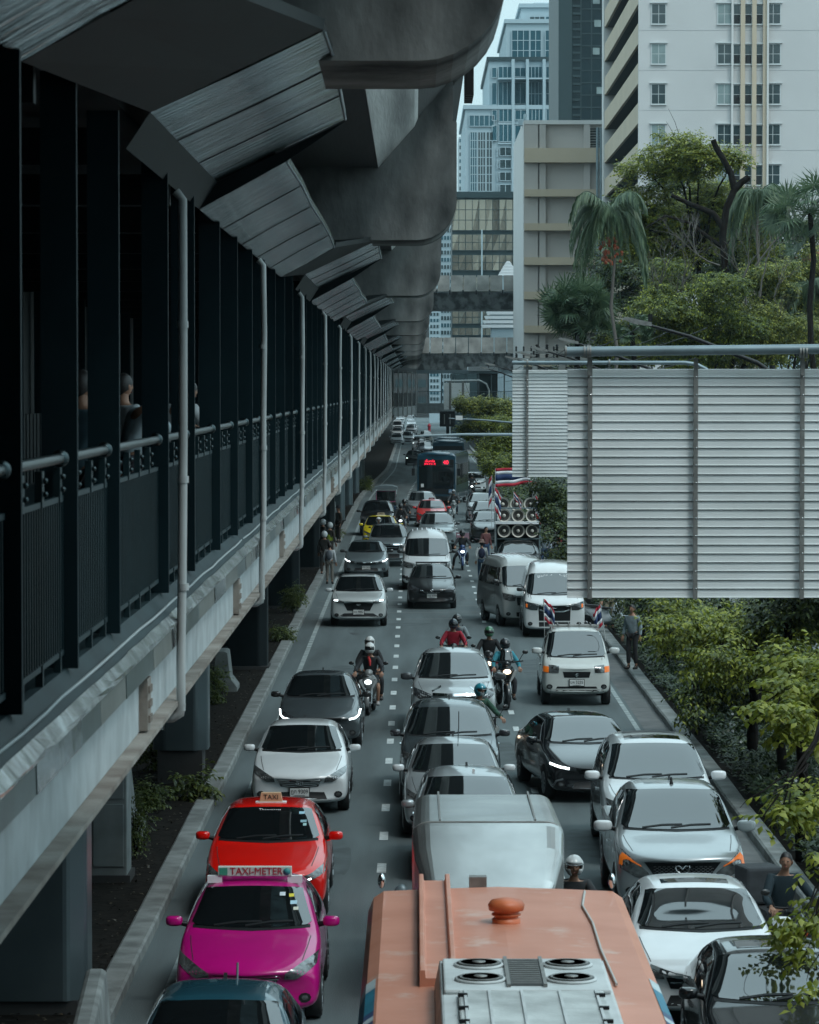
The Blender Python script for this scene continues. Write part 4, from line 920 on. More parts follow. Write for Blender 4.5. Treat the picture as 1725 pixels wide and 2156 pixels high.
shrub(-4.45, 54.3, .26, 1.0, 'shrub between the cabinet and the near barrier', 1500, .06)
shrub(-4.75, 60.5, .34, .6, 'leafy shrub before the clad column on its stem')
shrub(-4.0, 62.0, .28, .5, 'low broad leaved plant at the foot of the stemmed column', 500, .14)
shrub(-5.0, 66.5, .5, 1.0, 'shrub under the white notice board')
shrub(-4.9, 81, .4, .9, 'dark shrub beside the second barrier')
shrub(-4.0, 101, .35, .45, 'small green tuft on the planting strip nearest the silver crossover', 900)
shrub(-4.1, 114, .4, 1.0, 'green bush behind the parked motorcycles', 1600)
shrub(-3.95, 171, .3, .5, 'small bush where the kerb bends', 700)
shrub(-3.6, 250, .5, 1.2, 'far bush beyond the three-wheeled taxi', 1200, .14)
# ================================================================= VEHICLES
def hull(st, L0, L, W, Hs, m, name, parent, sub=2, rot=0):
    mb = MB(); fy = L/L0; hw = W/2; rows = []
    for (y, zb, wb, zm, wm, zs, ws, zt, wt, zc, bow) in st:
        half = [(0,zb),(wb,zb),(wm*.985,zb+.10),(wm,zm),(ws,zs),(wt,zt),(wt*.55,(zt+2*zc)/3),(0,zc)]
        ring = half+[(-x, z) for x, z in half[-2:0:-1]]
        rows.append([(x*hw, y*fy+bow*abs(x)**2.2, z*Hs) for x, z in ring])
    n = 14; v = [p for r_ in rows for p in r_]; f = []
    for i in range(len(rows)-1):
        for j in range(n): f.append((i*n+j, i*n+(j+1) % n, (i+1)*n+(j+1) % n, (i+1)*n+j))
    for b, flip in ((0, 0), ((len(rows)-1)*n, 1)):
        def idx(k, s): return b+(k if s > 0 or k in (0, 7) else n-k)
        for k in range(7):
            q = [idx(k,1), idx(k+1,1), idx(k+1,-1), idx(k,-1)]; q2 = []
            for a in q:
                if a not in q2: q2.append(a)
            f.append(q2 if flip else q2[::-1])
    mb.add(v, f, 0, True); o = mb.build(name, m, None, sub=sub)
    dg = bpy.context.evaluated_depsgraph_get(); dg.update()
    me = bpy.data.meshes.new_from_object(o.evaluated_get(dg)); me.name = name
    old = o.data; o.modifiers.clear(); o.data = me; bpy.data.meshes.remove(old)
    bvh = BVHTree.FromPolygons([p.co for p in me.vertices], [tuple(p.vertices) for p in me.polygons])
    o.parent = parent; return o, bvh
DIRS = {'f': (Vector((0,1,0)), lambda a, b: Vector((a,-3,b))), 'r': (Vector((0,-1,0)), lambda a, b: Vector((a,16,b))),
        'R': (Vector((-1,0,0)), lambda a, b: Vector((4,a,b))), 'L': (Vector((1,0,0)), lambda a, b: Vector((-4,a,b))), 't': (Vector((0,0,-1)), lambda a, b: Vector((a,b,6)))}
def pg(bvh, G, side, m, name, parent, off=.006, depth=.012):
    d, fn = DIRS[side]; top = []; low = []
    for row in G:
        a, b = [], []
        for p in row:
            o = fn(*p); h = bvh.ray_cast(o, d)
            if h[0] is None:
                h = bvh.find_nearest(o+d*3.2)
            nrm = h[1] if h[1].dot(d) < 0 else -h[1]
            a.append(h[0]+nrm*off); b.append(h[0]-nrm*depth)
        top.append(a); low.append(b)
    n, k = len(top), len(top[0]); mb = MB(); mb.grid(top)
    ring = [(0,j) for j in range(k)]+[(i,k-1) for i in range(1,n)]+[(n-1,j) for j in range(k-2,-1,-1)]+[(i,0) for i in range(n-2,-1,-1)]
    mb.grid([[top[i][j] for i, j in ring], [low[i][j] for i, j in ring]], smooth=False)
    return mb.build(name, m, parent)
def resamp(pts, n):
    pts = [Vector(p) for p in pts]; ls = [0]
    for a, b in zip(pts, pts[1:]): ls.append(ls[-1]+(b-a).length)
    o = []
    for i in range(n+1):
        t = ls[-1]*i/n; k = 0
        while k < len(pts)-2 and ls[k+1] < t: k += 1
        s = (t-ls[k])/max(1e-9, ls[k+1]-ls[k]); o.append(pts[k].lerp(pts[k+1], min(1, s)))
    return o
def ruled(bot, top, n=10, m=5):
    a, b = resamp(bot, n), resamp(top, n); return [[tuple(p.lerp(q, i/m)) for p, q in zip(a, b)] for i in range(m+1)]
def mir(G): return [[(-p[0], p[1]) for p in r_] for r_ in G]
def glassgrid(zb, wb, zt, wt, n=26, m=14, arch=.02, round_=.06):
    G = []
    for i in range(m+1):
        t = i/m; z = zb+(zt-zb)*t; w_ = wb+(wt-wb)*t; e = min(t, 1-t)*m
        if e < 1: w_ -= round_*(1-e)**2
        G.append([(w_*(2*j/n-1), z+arch*(1-(2*j/n-1)**2)*(1 if t > .5 else -1)*abs(2*t-1)) for j in range(n+1)])
    return G
def lineg(pts, w_, n=14):
    a = resamp(pts, n); G = [[], []]
    for i, p in enumerate(a):
        t = (a[min(i+1, n)]-a[max(i-1, 0)]).normalized(); s = Vector((-t.y, t.x))*w_/2
        G[0].append(tuple(p+s)); G[1].append(tuple(p-s))
    return G
T = {}
T['sedan'] = dict(L=4.6, H=1.47, st=[
 (0,.30,.76,.46,.86,.56,.84,.62,.66,.635,.20),(.04,.20,.84,.44,.955,.62,.945,.70,.80,.725,.24),(.28,.19,.86,.5,.985,.70,.975,.785,.86,.82,.16),
 (.75,.19,.86,.55,.99,.80,.98,.87,.88,.92,.04),(1.15,.19,.86,.55,.99,.88,.98,.94,.90,.985,0),(1.32,.19,.86,.55,1,.90,.985,.975,.90,1.03,0),
 (1.98,.19,.82,.55,1,.94,.97,1.38,.75,1.425,0),(2.2,.19,.82,.55,1,.94,.97,1.42,.735,1.462,0),(3.05,.19,.82,.55,1,.95,.97,1.41,.73,1.46,0),(3.40,.19,.82,.55,1,.96,.96,1.36,.735,1.41,0),
 (4.02,.20,.82,.55,.99,.97,.95,1.05,.74,1.09,0),(4.40,.22,.80,.55,.96,.93,.90,1.0,.74,1.04,-.04),(4.56,.28,.74,.55,.9,.85,.84,.93,.66,.96,-.08),(4.6,.4,.6,.55,.75,.75,.70,.8,.5,.82,-.06)],
 ws=(1.03,.84,1.385,.665), rw=(1.10,.72,1.36,.64), sw=[([(1.62,.99),(2.65,.99)],[(1.95,1.17),(2.2,1.32),(2.65,1.35)]),([(2.75,.99),(3.65,1.02)],[(2.75,1.35),(3.2,1.32),(3.62,1.12)])],
 wh=(.88,3.55,.31), mir=(1.62,1.02), hood=.95, nose=.64)
T['suv'] = dict(L=4.6, H=1.68, st=[
 (0,.36,.76,.6,.87,.76,.86,.83,.68,.845,.18),(.04,.25,.84,.55,.96,.80,.95,.90,.82,.925,.22),(.28,.23,.86,.6,.99,.88,.98,.97,.88,1.0,.14),
 (.75,.23,.84,.65,.99,.97,.98,1.02,.90,1.06,.03),(1.1,.23,.84,.65,.99,1.02,.98,1.07,.91,1.11,0),(1.25,.23,.84,.65,1,1.03,.985,1.11,.91,1.16,0),
 (1.95,.23,.82,.65,1,1.07,.97,1.56,.78,1.61,0),(2.2,.23,.82,.65,1,1.07,.97,1.61,.77,1.66,0),(3.1,.23,.82,.65,1,1.08,.97,1.63,.77,1.68,0),(3.9,.23,.82,.65,1,1.08,.96,1.57,.77,1.62,0),
 (4.2,.25,.82,.65,.99,1.07,.95,1.45,.72,1.50,0),(4.48,.28,.80,.65,.96,1.02,.93,1.10,.78,1.12,-.04),(4.57,.34,.74,.65,.9,.9,.86,.96,.66,.98,-.06),(4.6,.45,.6,.65,.75,.8,.70,.85,.5,.87,-.05)],
 ws=(1.17,.855,1.575,.70), rw=(1.14,.76,1.48,.69), sw=[([(1.55,1.12),(2.6,1.12)],[(1.9,1.33),(2.15,1.5),(2.6,1.54)]),([(2.7,1.12),(3.6,1.12)],[(2.7,1.54),(3.6,1.52)]),([(3.68,1.13),(4.2,1.18)],[(3.68,1.51),(4.12,1.42)])],
 wh=(.88,3.6,.35), mir=(1.55,1.15), hood=1.1, nose=.85)
T['pickup'] = dict(L=5.2, H=1.78, st=[
 (0,.40,.78,.62,.88,.80,.87,.89,.70,.905,.18),(.04,.31,.85,.6,.965,.86,.955,.97,.84,.995,.22),(.28,.28,.86,.65,.99,.95,.98,1.03,.90,1.06,.14),
 (.75,.28,.84,.7,.99,1.03,.98,1.08,.91,1.12,.03),(1.1,.28,.84,.7,.99,1.08,.98,1.13,.91,1.17,0),(1.28,.28,.84,.7,1,1.09,.985,1.17,.90,1.22,0),
 (1.98,.28,.82,.7,1,1.12,.96,1.67,.77,1.72,0),(2.2,.28,.82,.7,1,1.12,.96,1.71,.76,1.76,0),(3.0,.28,.82,.7,1,1.12,.96,1.72,.76,1.78,0),(3.35,.28,.82,.7,1,1.12,.96,1.67,.77,1.73,0),(3.48,.28,.82,.7,1,1.12,.96,1.20,.78,1.16,0),
 (3.54,.28,.82,.7,1,1.08,.96,1.12,.90,.80,0),(4.3,.30,.82,.7,1,1.08,.96,1.12,.90,.78,0),(5.0,.34,.82,.7,.99,1.08,.95,1.12,.90,.78,0),(5.14,.36,.82,.7,.97,1.08,.94,1.12,.88,1.0,0),(5.2,.45,.7,.7,.9,1.0,.88,1.05,.80,1.05,0)],
 ws=(1.23,.85,1.68,.69), rw=(1.25,.72,1.58,.66), sw=[([(1.6,1.17),(2.35,1.17)],[(1.95,1.4),(2.1,1.58),(2.35,1.62)]),([(2.45,1.17),(3.2,1.19)],[(2.45,1.62),(3.15,1.60)])],
 wh=(.9,4.0,.38), mir=(1.6,1.20), hood=1.15, nose=.9)
T['van'] = dict(L=4.85, H=2.25, st=[
 (0,.34,.80,.55,.90,.85,.90,.96,.76,.98,.14),(.05,.25,.88,.55,.975,.92,.97,1.06,.88,1.08,.18),(.30,.24,.88,.6,.99,1.05,.985,1.17,.92,1.20,.10),
 (.50,.24,.86,.7,1,1.15,.985,1.27,.86,1.31,.05),(1.05,.24,.86,.7,1,1.25,.985,1.90,.86,1.95,.02),(1.25,.24,.86,.7,1,1.25,.985,2.0,.84,2.09,0),(1.75,.24,.86,.7,1,1.25,.985,2.13,.82,2.24,0),
 (3.0,.24,.86,.7,1,1.25,.985,2.14,.82,2.25,0),(4.4,.24,.86,.7,1,1.25,.98,2.11,.82,2.22,0),(4.72,.26,.84,.7,.98,1.25,.96,1.95,.74,2.05,0),(4.82,.34,.8,.7,.95,1.1,.92,1.3,.8,1.32,0),(4.85,.45,.7,.7,.85,.95,.82,1.0,.6,1.02,0)],
 ws=(1.31,.88,1.90,.78), rw=(1.3,.72,1.9,.66), sw=[([(.85,1.28),(1.5,1.28)],[(1.1,1.66),(1.2,1.84),(1.5,1.86)]),([(1.62,1.28),(2.95,1.28)],[(1.62,1.84),(2.95,1.84)]),([(3.05,1.28),(4.45,1.28)],[(3.05,1.84),(4.4,1.82)])],
 wh=(.95,3.6,.33), mir=(.75,1.42), hood=1.28, nose=.95)
T['minitruck'] = dict(L=4.1, H=1.82, st=[
 (0,.36,.7,.5,.84,.74,.84,.86,.70,.88,.06),(.05,.28,.84,.5,.95,.80,.94,.95,.82,.97,.10),(.30,.26,.88,.6,.99,.95,.98,1.06,.88,1.08,.04),
 (.52,.26,.88,.65,1,1.05,.985,1.15,.88,1.18,.02),(.98,.26,.88,.65,1,1.08,.97,1.67,.82,1.71,.01),(1.15,.26,.88,.65,1,1.08,.97,1.76,.80,1.80,0),(1.75,.26,.88,.65,1,1.08,.97,1.77,.80,1.82,0),(1.93,.26,.88,.65,1,1.08,.97,1.72,.81,1.76,0),(2.0,.26,.88,.65,1,1.0,.97,1.12,.85,1.0,0),
 (2.05,.30,.88,.65,1,.95,.985,1.06,.95,.72,0),(3.0,.30,.88,.65,1,.95,.985,1.06,.95,.70,0),(4.0,.30,.88,.65,1,.95,.985,1.06,.95,.72,0),(4.07,.34,.85,.65,.98,.95,.96,1.05,.92,1.0,0),(4.1,.4,.8,.65,.95,.9,.9,1.0,.85,1.0,0)],
 ws=(1.16,.86,1.69,.74), rw=(1.2,.6,1.6,.6), sw=[([(.75,1.12),(1.75,1.12)],[(.98,1.5),(1.1,1.62),(1.72,1.64)])],
 wh=(.62,3.1,.29), mir=(.62,1.26), hood=1.15, nose=.8)
def wheel(parent, x, y, r, side, spokes=10):
    mb = MB(); wd = .21
    mb.lathe([(r*.62,-wd/2),(r*.9,-wd/2),(r,-wd/2+.03),(r,wd/2-.03),(r*.9,wd/2),(r*.62,wd/2)], (0,0,0), 'x', 24)
    o = mb.build('wheel', M['rubber'], parent, loc=(x-side*wd/2, y, r))
    mb = MB(); s = side*(wd/2+.003)
    mb.lathe([(r*.12, s-.03*side),(r*.66, s-.03*side),(r*.66, s+.002*side),(r*.60, s+.002*side),(r*.58,s-.02*side),(r*.12,s-.02*side)], (0,0,0), 'x', 24)
    for k in range(spokes):
        a = 2*math.pi*k/spokes; c, d_ = math.cos(a), math.sin(a)
        mb.tube([(s-.004*side, c*r*.1, d_*r*.1), (s-.004*side, c*r*.6, d_*r*.6)], .018, 5)
    mb.ball((s-.02*side, 0, 0), .035, 8, 5); mb.build('rim', M['rim'], o)
    return o
def emblem(kind, p, s, parent, tilt=0):
    mb = MB()
    def ring(rx, rz, cx=0, cz=0, r_=.10, n=20): mb.tube([(cx+rx*math.cos(2*math.pi*k/n)*s, 0, cz*s+rz*math.sin(2*math.pi*k/n)*s) for k in range(n+1)], r_*s, 6, caps=False)
    if kind == 'ovals': ring(1,.68); ring(.42,.62); ring(.62,.26,0,.34,.09)
    elif kind == 'wing':
        ring(1,.82); pts = [(-.9,.18),(-.45,.28),(0,-.25),(.45,.28),(.9,.18)]; mb.tube([(x*s,-.004,z*s) for x, z in pts], [.06*s,.16*s,.13*s,.16*s,.06*s], 6)
    elif kind == 's': mb.prism([(x*s,z*s) for x,z in [(-.7,.1),(0,.8),(.7,.3),(.45,.1),(0,.42),(-.2,.25),(.7,-.35),(0,-1),(-.7,-.5),(-.45,-.28),(0,-.6),(.2,-.42)]], -.01, .01, 'y')
    elif kind == 'h': ring(.9,.8,r_=.08); mb.box(-.5*s,-.32*s,-.01,.01,-.5*s,.5*s); mb.box(.32*s,.5*s,-.01,.01,-.5*s,.5*s); mb.box(-.4*s,.4*s,-.01,.01,-.1*s,.1*s)
    else: ring(.9,.7); mb.box(-.5*s,.5*s,-.01,.01,-.1*s,.1*s)
    o = mb.build('emblem', M['chrome'], parent, loc=p); o.rotation_euler = (R(tilt), 0, 0); return o
DEFHL = {'sedan': ([(.48,.60),(.70,.63),(.90,.72)],[(.50,.66),(.74,.74),(.92,.80)]), 'suv': ([(.52,.78),(.72,.78),(.92,.86)],[(.52,.85),(.74,.92),(.93,.95)]),
         'pickup': ([(.52,.80),(.74,.80),(.92,.92)],[(.54,.95),(.76,1.02),(.93,1.05)]), 'van': ([(.55,.84),(.75,.84),(.93,.90)],[(.52,1.02),(.75,1.06),(.94,1.10)]), 'minitruck': ([(.52,.78),(.72,.78),(.95,.80)],[(.52,.95),(.72,.97),(.95,.98)])}
DEFGR = {'sedan': ([(-.42,.56),(0,.53),(.42,.56)],[(-.46,.63),(0,.61),(.46,.63)]), 'suv': ([(-.46,.68),(0,.66),(.46,.68)],[(-.48,.84),(0,.84),(.48,.84)]),
         'pickup': ([(-.44,.70),(0,.68),(.44,.70)],[(-.5,.93),(0,.93),(.5,.93)]), 'van': ([(-.46,.70),(0,.68),(.46,.70)],[(-.5,.95),(0,.95),(.5,.95)]), 'minitruck': ([(-.36,.68),(0,.68),(.36,.68)],[(-.40,.82),(0,.82),(.40,.82)])}
DEFIN = {'sedan': ([(-.56,.28),(0,.27),(.56,.28)],[(-.50,.40),(0,.41),(.50,.40)]), 'suv': ([(-.56,.32),(0,.31),(.56,.32)],[(-.50,.5),(0,.5),(.50,.5)]),
         'pickup': ([(-.5,.38),(0,.38),(.5,.38)],[(-.5,.55),(0,.56),(.5,.55)]), 'van': ([(-.5,.34),(0,.34),(.5,.34)],[(-.5,.48),(0,.48),(.5,.48)]), 'minitruck': ([(-.5,.44),(0,.44),(.5,.44)],[(-.5,.5),(0,.5),(.5,.5)])}
def car(name, ty, x, y, label, col, L=None, W=1.76, H=None, rz=0, metal=0., hl=None, gr=None, inn=None, lamp='lamp', drl=None, chrome=(), plate=None, logo=None, mcol=None, cat='car', group=None,
        roofcol=None, far=False, fog=True, antenna=True, amber=None, rough=.3, name2=None, mz=1.0, glass=None, grm='black'):
    D = T[ty]; L = L or D['L']; H = H or D['H']; k = H/D['H']; fy = L/D['L']; hw = W/2
    root = empty(name, (x, y, .004), R(rz), label, cat, group); pm_ = paint(col, metal, rough)
    body, bv = hull(D['st'], D['L'], L, W, k, pm_, 'body', root, 2 if not far else 1)
    sx = lambda pts: [(a*hw, b*k) for a, b in pts]
    zb, wb, zt, wt = D['ws']; GL = glass or M['glass']
    wsG = glassgrid(zb*k, wb*hw, zt*k, wt*hw)
    ws = pg(bv, wsG, 'f', GL, 'windshield', root, .011)
    if not far:
        pg(bv, lineg([(-wb*hw*.97, zb*k-.012), (0, zb*k-.028), (wb*hw*.97, zb*k-.012)], .03), 'f', M['black'], 'cowl', root, .004)
        for s, a in ((-1, .62), (1, .1)):
            pg(bv, lineg([(-wb*hw*a-.0, zb*k-.005), (-wb*hw*a+.30, zb*k+.03), (-wb*hw*a+.58, zb*k+.035)], .016, 8), 'f', M['black'], 'wiper', root, .02, -.008)
    rz_, rwb, rzt, rwt = D['rw']
    pg(bv, glassgrid(rz_*k, rwb*hw, rzt*k, rwt*hw, 8, 5), 'r', GL, 'rear_window', root, .007)
    for bo, to in D['sw']:
        G = ruled([(a*fy, b*k) for a, b in bo], [(a*fy, b*k) for a, b in to], 8, 4)
        for sd in 'RL': pg(bv, G, sd, GL, 'side_window', root, .006)
    yf, yr, r = D['wh']; r *= (k*.5+.5)
    for yy in (yf*fy, (D['L']-(D['L']-yr))*fy):
        for s, sd in ((1, 'R'), (-1, 'L')):
            wheel(root, s*(hw-.005), yy, r, s)
            if not far:
                G = [[(yy+math.cos(R(a))*q, r+math.sin(R(a))*q) for a in range(-20, 201, 20)] for q in (r*.55, r*1.12)]
                pg(bv, G, sd, M['black'], 'wheel_arch', root, .003)
    hb, ht = hl or DEFHL[ty]
    for mi_ in (0, 1):
        G = ruled(sx(hb), sx(ht), 9, 4); G = mir(G) if mi_ else G
        lo = pg(bv, G, 'f', M[lamp], 'headlight', root, .008)
        if amber:
            A_ = ruled(sx(amber[0]), sx(amber[1]), 5, 3); pg(bv, mir(A_) if mi_ else A_, 'f', M['amber'], 'indicator', lo, .012)
        if drl and drl[0] == 'line':
            A_ = lineg(sx(drl[1]), drl[2], 10); pg(bv, mir(A_) if mi_ else A_, 'f', M['drl'], 'running_light', lo, .014)
        if drl and drl[0] == 'spot':
            a, b = drl[1]; A_ = ruled(sx([(a-.07,b-.02),(a+.07,b-.02)]), sx([(a-.07,b+.02),(a+.07,b+.02)]), 3, 2); pg(bv, mir(A_) if mi_ else A_, 'f', M['drl'], 'running_light', lo, .014)
    gb, gt = gr or DEFGR[ty]
    go = pg(bv, ruled(sx(gb), sx(gt), 12, 4), 'f', M[grm], 'grille', root, .005)
    for cpts_, cw in chrome: pg(bv, lineg(sx(cpts_), cw, 14), 'f', M['chrome'], 'grille_bar', go, .012)
    ib, it = inn or DEFIN[ty]
    pg(bv, ruled(sx(ib), sx(it), 10, 3), 'f', M['black'], 'air_intake', root, .004)
    if fog and not far:
        zf = (ib[0][1]+it[0][1])/2
        for s in (-1, 1):
            G = [[(s*hw*.78+math.cos(R(a))*q, zf*k+.02+math.sin(R(a))*q*.8) for a in range(0, 361, 40)] for q in (.001, .075)]
            fo = pg(bv, G, 'f', M['black'], 'fog_lamp_bezel', root, .006)
            G = [[(s*hw*.78+math.cos(R(a))*q, zf*k+.02+math.sin(R(a))*q*.8) for a in range(0, 361, 40)] for q in (.001, .04)]
            pg(bv, G, 'f', M['lamp'], 'fog_lamp', fo, .012)
    # hood and door seams
    if not far:
        zh = D['nose']*k
        for s in (-1, 1): pg(bv, lineg([(s*hw*.74, .35*fy), (s*hw*.80, .8*fy), (s*hw*.83, 1.15*fy if ty not in ('van','minitruck') else .45)], .010, 8), 't', M['ink'], 'hood_seam', root, .002)
        for sd in 'RL':
            for bo, to in D['sw'][:2]: pg(bv, lineg([(bo[-1][0]*fy+.05, .35*k), (bo[-1][0]*fy+.05, bo[-1][1]*k)], .009, 6), sd, M['ink'], 'door_seam', root, .002)
            pg(bv, lineg([(D['sw'][0][0][0][0]*fy+.75, .88*k), (D['sw'][0][0][0][0]*fy+.95, .885*k)], .03, 3), sd, pm_ if not metal else M['chrome'], 'door_handle', root, .03)
    # mirrors
    my, mz_ = D['mir']; my *= fy; mz_ *= k
    for s in (-1, 1):
        mb = MB(); q = (.105*mz, .07, .062*mz); pw = lambda v_, e: math.copysign(abs(v_)**e, v_)
        mb.grid([[(q[0]*pw(math.sin(math.pi*i/10),.55)*pw(math.cos(2*math.pi*j/18),.55), q[1]*pw(math.sin(math.pi*i/10),.55)*pw(math.sin(2*math.pi*j/18),.8)+.02*abs(math.cos(2*math.pi*j/18)), q[2]*pw(math.cos(math.pi*i/10),.6)) for j in range(19)] for i in range(11)]); mo = mb.build('wing_mirror', paint(mcol) if mcol else pm_, root, loc=(s*(hw+.085*mz), my, mz_+.02))
        mb = MB(); mb.tube([(-s*.06,0,-.02),(-s*.18,.03,-.05)], [.028,.035], 8); mb.box(-.085*mz,.085*mz,.060,.071,-.05*mz,.05*mz); mb.build('mirror_base', M['black'], mo)
    if plate:
        h = bv.ray_cast(Vector((0,-3,plate[1]*k)), Vector((0,1,0)))[0]; yy = h.y-.03
        po = MB().box(-.17,.17,-.008,.0,-.075,.075).build('number_plate', M['plate'], root, .004, loc=(0, yy, plate[1]*k))
        mb = MB(); mb.box(-.185,.185,.001,.04,-.09,.09); mb.build('plate_holder', M['black'], po)
        if plate[0]: text(plate[0], .105, M['ink'], po, (0,-.011,.012), sx=.85); text('กรุงเทพมหานคร', .03, M['ink'], po, (0,-.011,-.055))
    if logo:
        z_ = logo[1]*k; h = bv.ray_cast(Vector((0,-3,z_)), Vector((0,1,0)))[0]; emblem(logo[0], (0, h.y-.018, z_), logo[2], go, -8)
    if antenna and not far:
        h = bv.ray_cast(Vector((0, (D['ws'][2] and 3.2)*fy if ty in ('sedan','suv') else {'pickup':2.7,'van':3.0,'minitruck':1.5}[ty]*fy, 5)), Vector((0,0,-1)))[0]
        if h: MB().prism([(-.09,0),(.06,0),(.055,.055),(.03,.06)], -.018, .018, 'x').build('roof_antenna', M['black'], root, loc=tuple(h-Vector((0,0,.006))))
    root['dim'] = (L, W, k)
    return root, bv, pm_
def roofpt(bv, x, y): return bv.ray_cast(Vector((x, y, 6)), Vector((0,0,-1)))[0]
def taxi_sign(root, bv, y, txt, w_, h_, colr, tm, frame=None, z0=.0):
    p = roofpt(bv, 0, y); s = MB(); s.prism([(-w_/2,0),(w_/2,0),(w_/2*.86,h_),(-w_/2*.86,h_)], -.06, .06, 'y')
    o = s.build('taxi_sign', colr, root, .012, loc=(0, p.y, p.z+z0+.01))
    text(txt, h_*.78, tm, o, (0,-.064,h_*.5)); MB().box(-w_/2-.06,w_/2+.06,-.07,.07,-.03,.0).build('sign_base', frame or M['white'], o, .005)
    return o
def sunroof(root, bv, x0, x1, y0, y1, m='glass', name='sunroof'):
    G = [[(x0+(x1-x0)*j/8, y0+(y1-y0)*i/4) for j in range(9)] for i in range(5)]; return pg(bv, G, 't', M[m], name, root, .005)
def rack(root, bv, ya, yb, hw_, n=3, m='black', h=.10):
    for s in (-1, 1):
        a, b = roofpt(bv, s*hw_, ya), roofpt(bv, s*hw_, yb); mb = MB(); mb.tube([a, a+Vector((0,.05,h)), b+Vector((0,-.05,h)), b], .018, 8); mb.build('roof_rail', M[m], root)
    for k in range(n):
        yy = ya+(yb-ya)*(k+.5)/n; p = roofpt(bv, hw_, yy); q = roofpt(bv, -hw_, yy); MB().tube([(p.x+.04,yy,p.z+h),(q.x-.04,yy,q.z+h)], .018, 8).build('cross_bar', M[m], root)
S_COR = dict(hl=([(.50,.58),(.66,.58),(.93,.72)],[(.52,.66),(.78,.77),(.95,.82)]), gr=([(-.38,.50),(0,.47),(.38,.50)],[(-.44,.62),(0,.60),(.44,.62)]),
  chrome=[([(-.36,.52),(-.1,.50),(0,.49),(.1,.50),(.36,.52)],.014),([(-.40,.555),(0,.53),(.40,.555)],.014),([(-.43,.59),(0,.565),(.43,.59)],.014),([(-.46,.625),(0,.605),(.46,.625)],.016)], logo=('ovals',.565,.062))
WH = (.62,.65,.66); SV = (.36,.38,.39); 
# ================================================================= PEOPLE AND MOTORCYCLES
def skin_mesh(nodes, edges, m, name, parent, sub=1, extra=None, mats=None):
    """nodes: list of (co, radius); node 0 is the root"""
    me = bpy.data.meshes.new(name); me.from_pydata([tuple(n[0]) for n in nodes], edges, [])
    o = bpy.data.objects.new(name, me); C.objects.link(o); o.modifiers.new('skin', 'SKIN'); sk = me.skin_vertices[0].data
    for i, n in enumerate(nodes):
        r_ = n[1]; sk[i].radius = (r_, r_) if not hasattr(r_, '__len__') else r_; sk[i].use_root = (i == 0)
    s = o.modifiers.new('s', 'SUBSURF'); s.levels = s.render_levels = sub+1
    dg = bpy.context.evaluated_depsgraph_get(); dg.update(); m2 = bpy.data.meshes.new_from_object(o.evaluated_get(dg)); m2.name = name
    bpy.data.objects.remove(o); bpy.data.meshes.remove(me)
    m2.materials.clear()
    for mm in (mats or [m]): m2.materials.append(mm)
    if extra:
        b = bmesh.new(); b.from_mesh(m2); b.verts.ensure_lookup_table()
        base = len(b.verts)
        for v in extra.v: b.verts.new(v)
        b.verts.ensure_lookup_table()
        for f, mi, sm in zip(extra.f, extra.m, extra.sm):
            try: ff = b.faces.new([b.verts[base+i] for i in f]); ff.material_index = mi
            except ValueError: pass
        bmesh.ops.recalc_face_normals(b, faces=b.faces); b.to_mesh(m2); b.free()
    for p in m2.polygons: p.use_smooth = True
    o = bpy.data.objects.new(name, m2); C.objects.link(o); o.parent = parent; return o
def V(*a): return Vector(a)
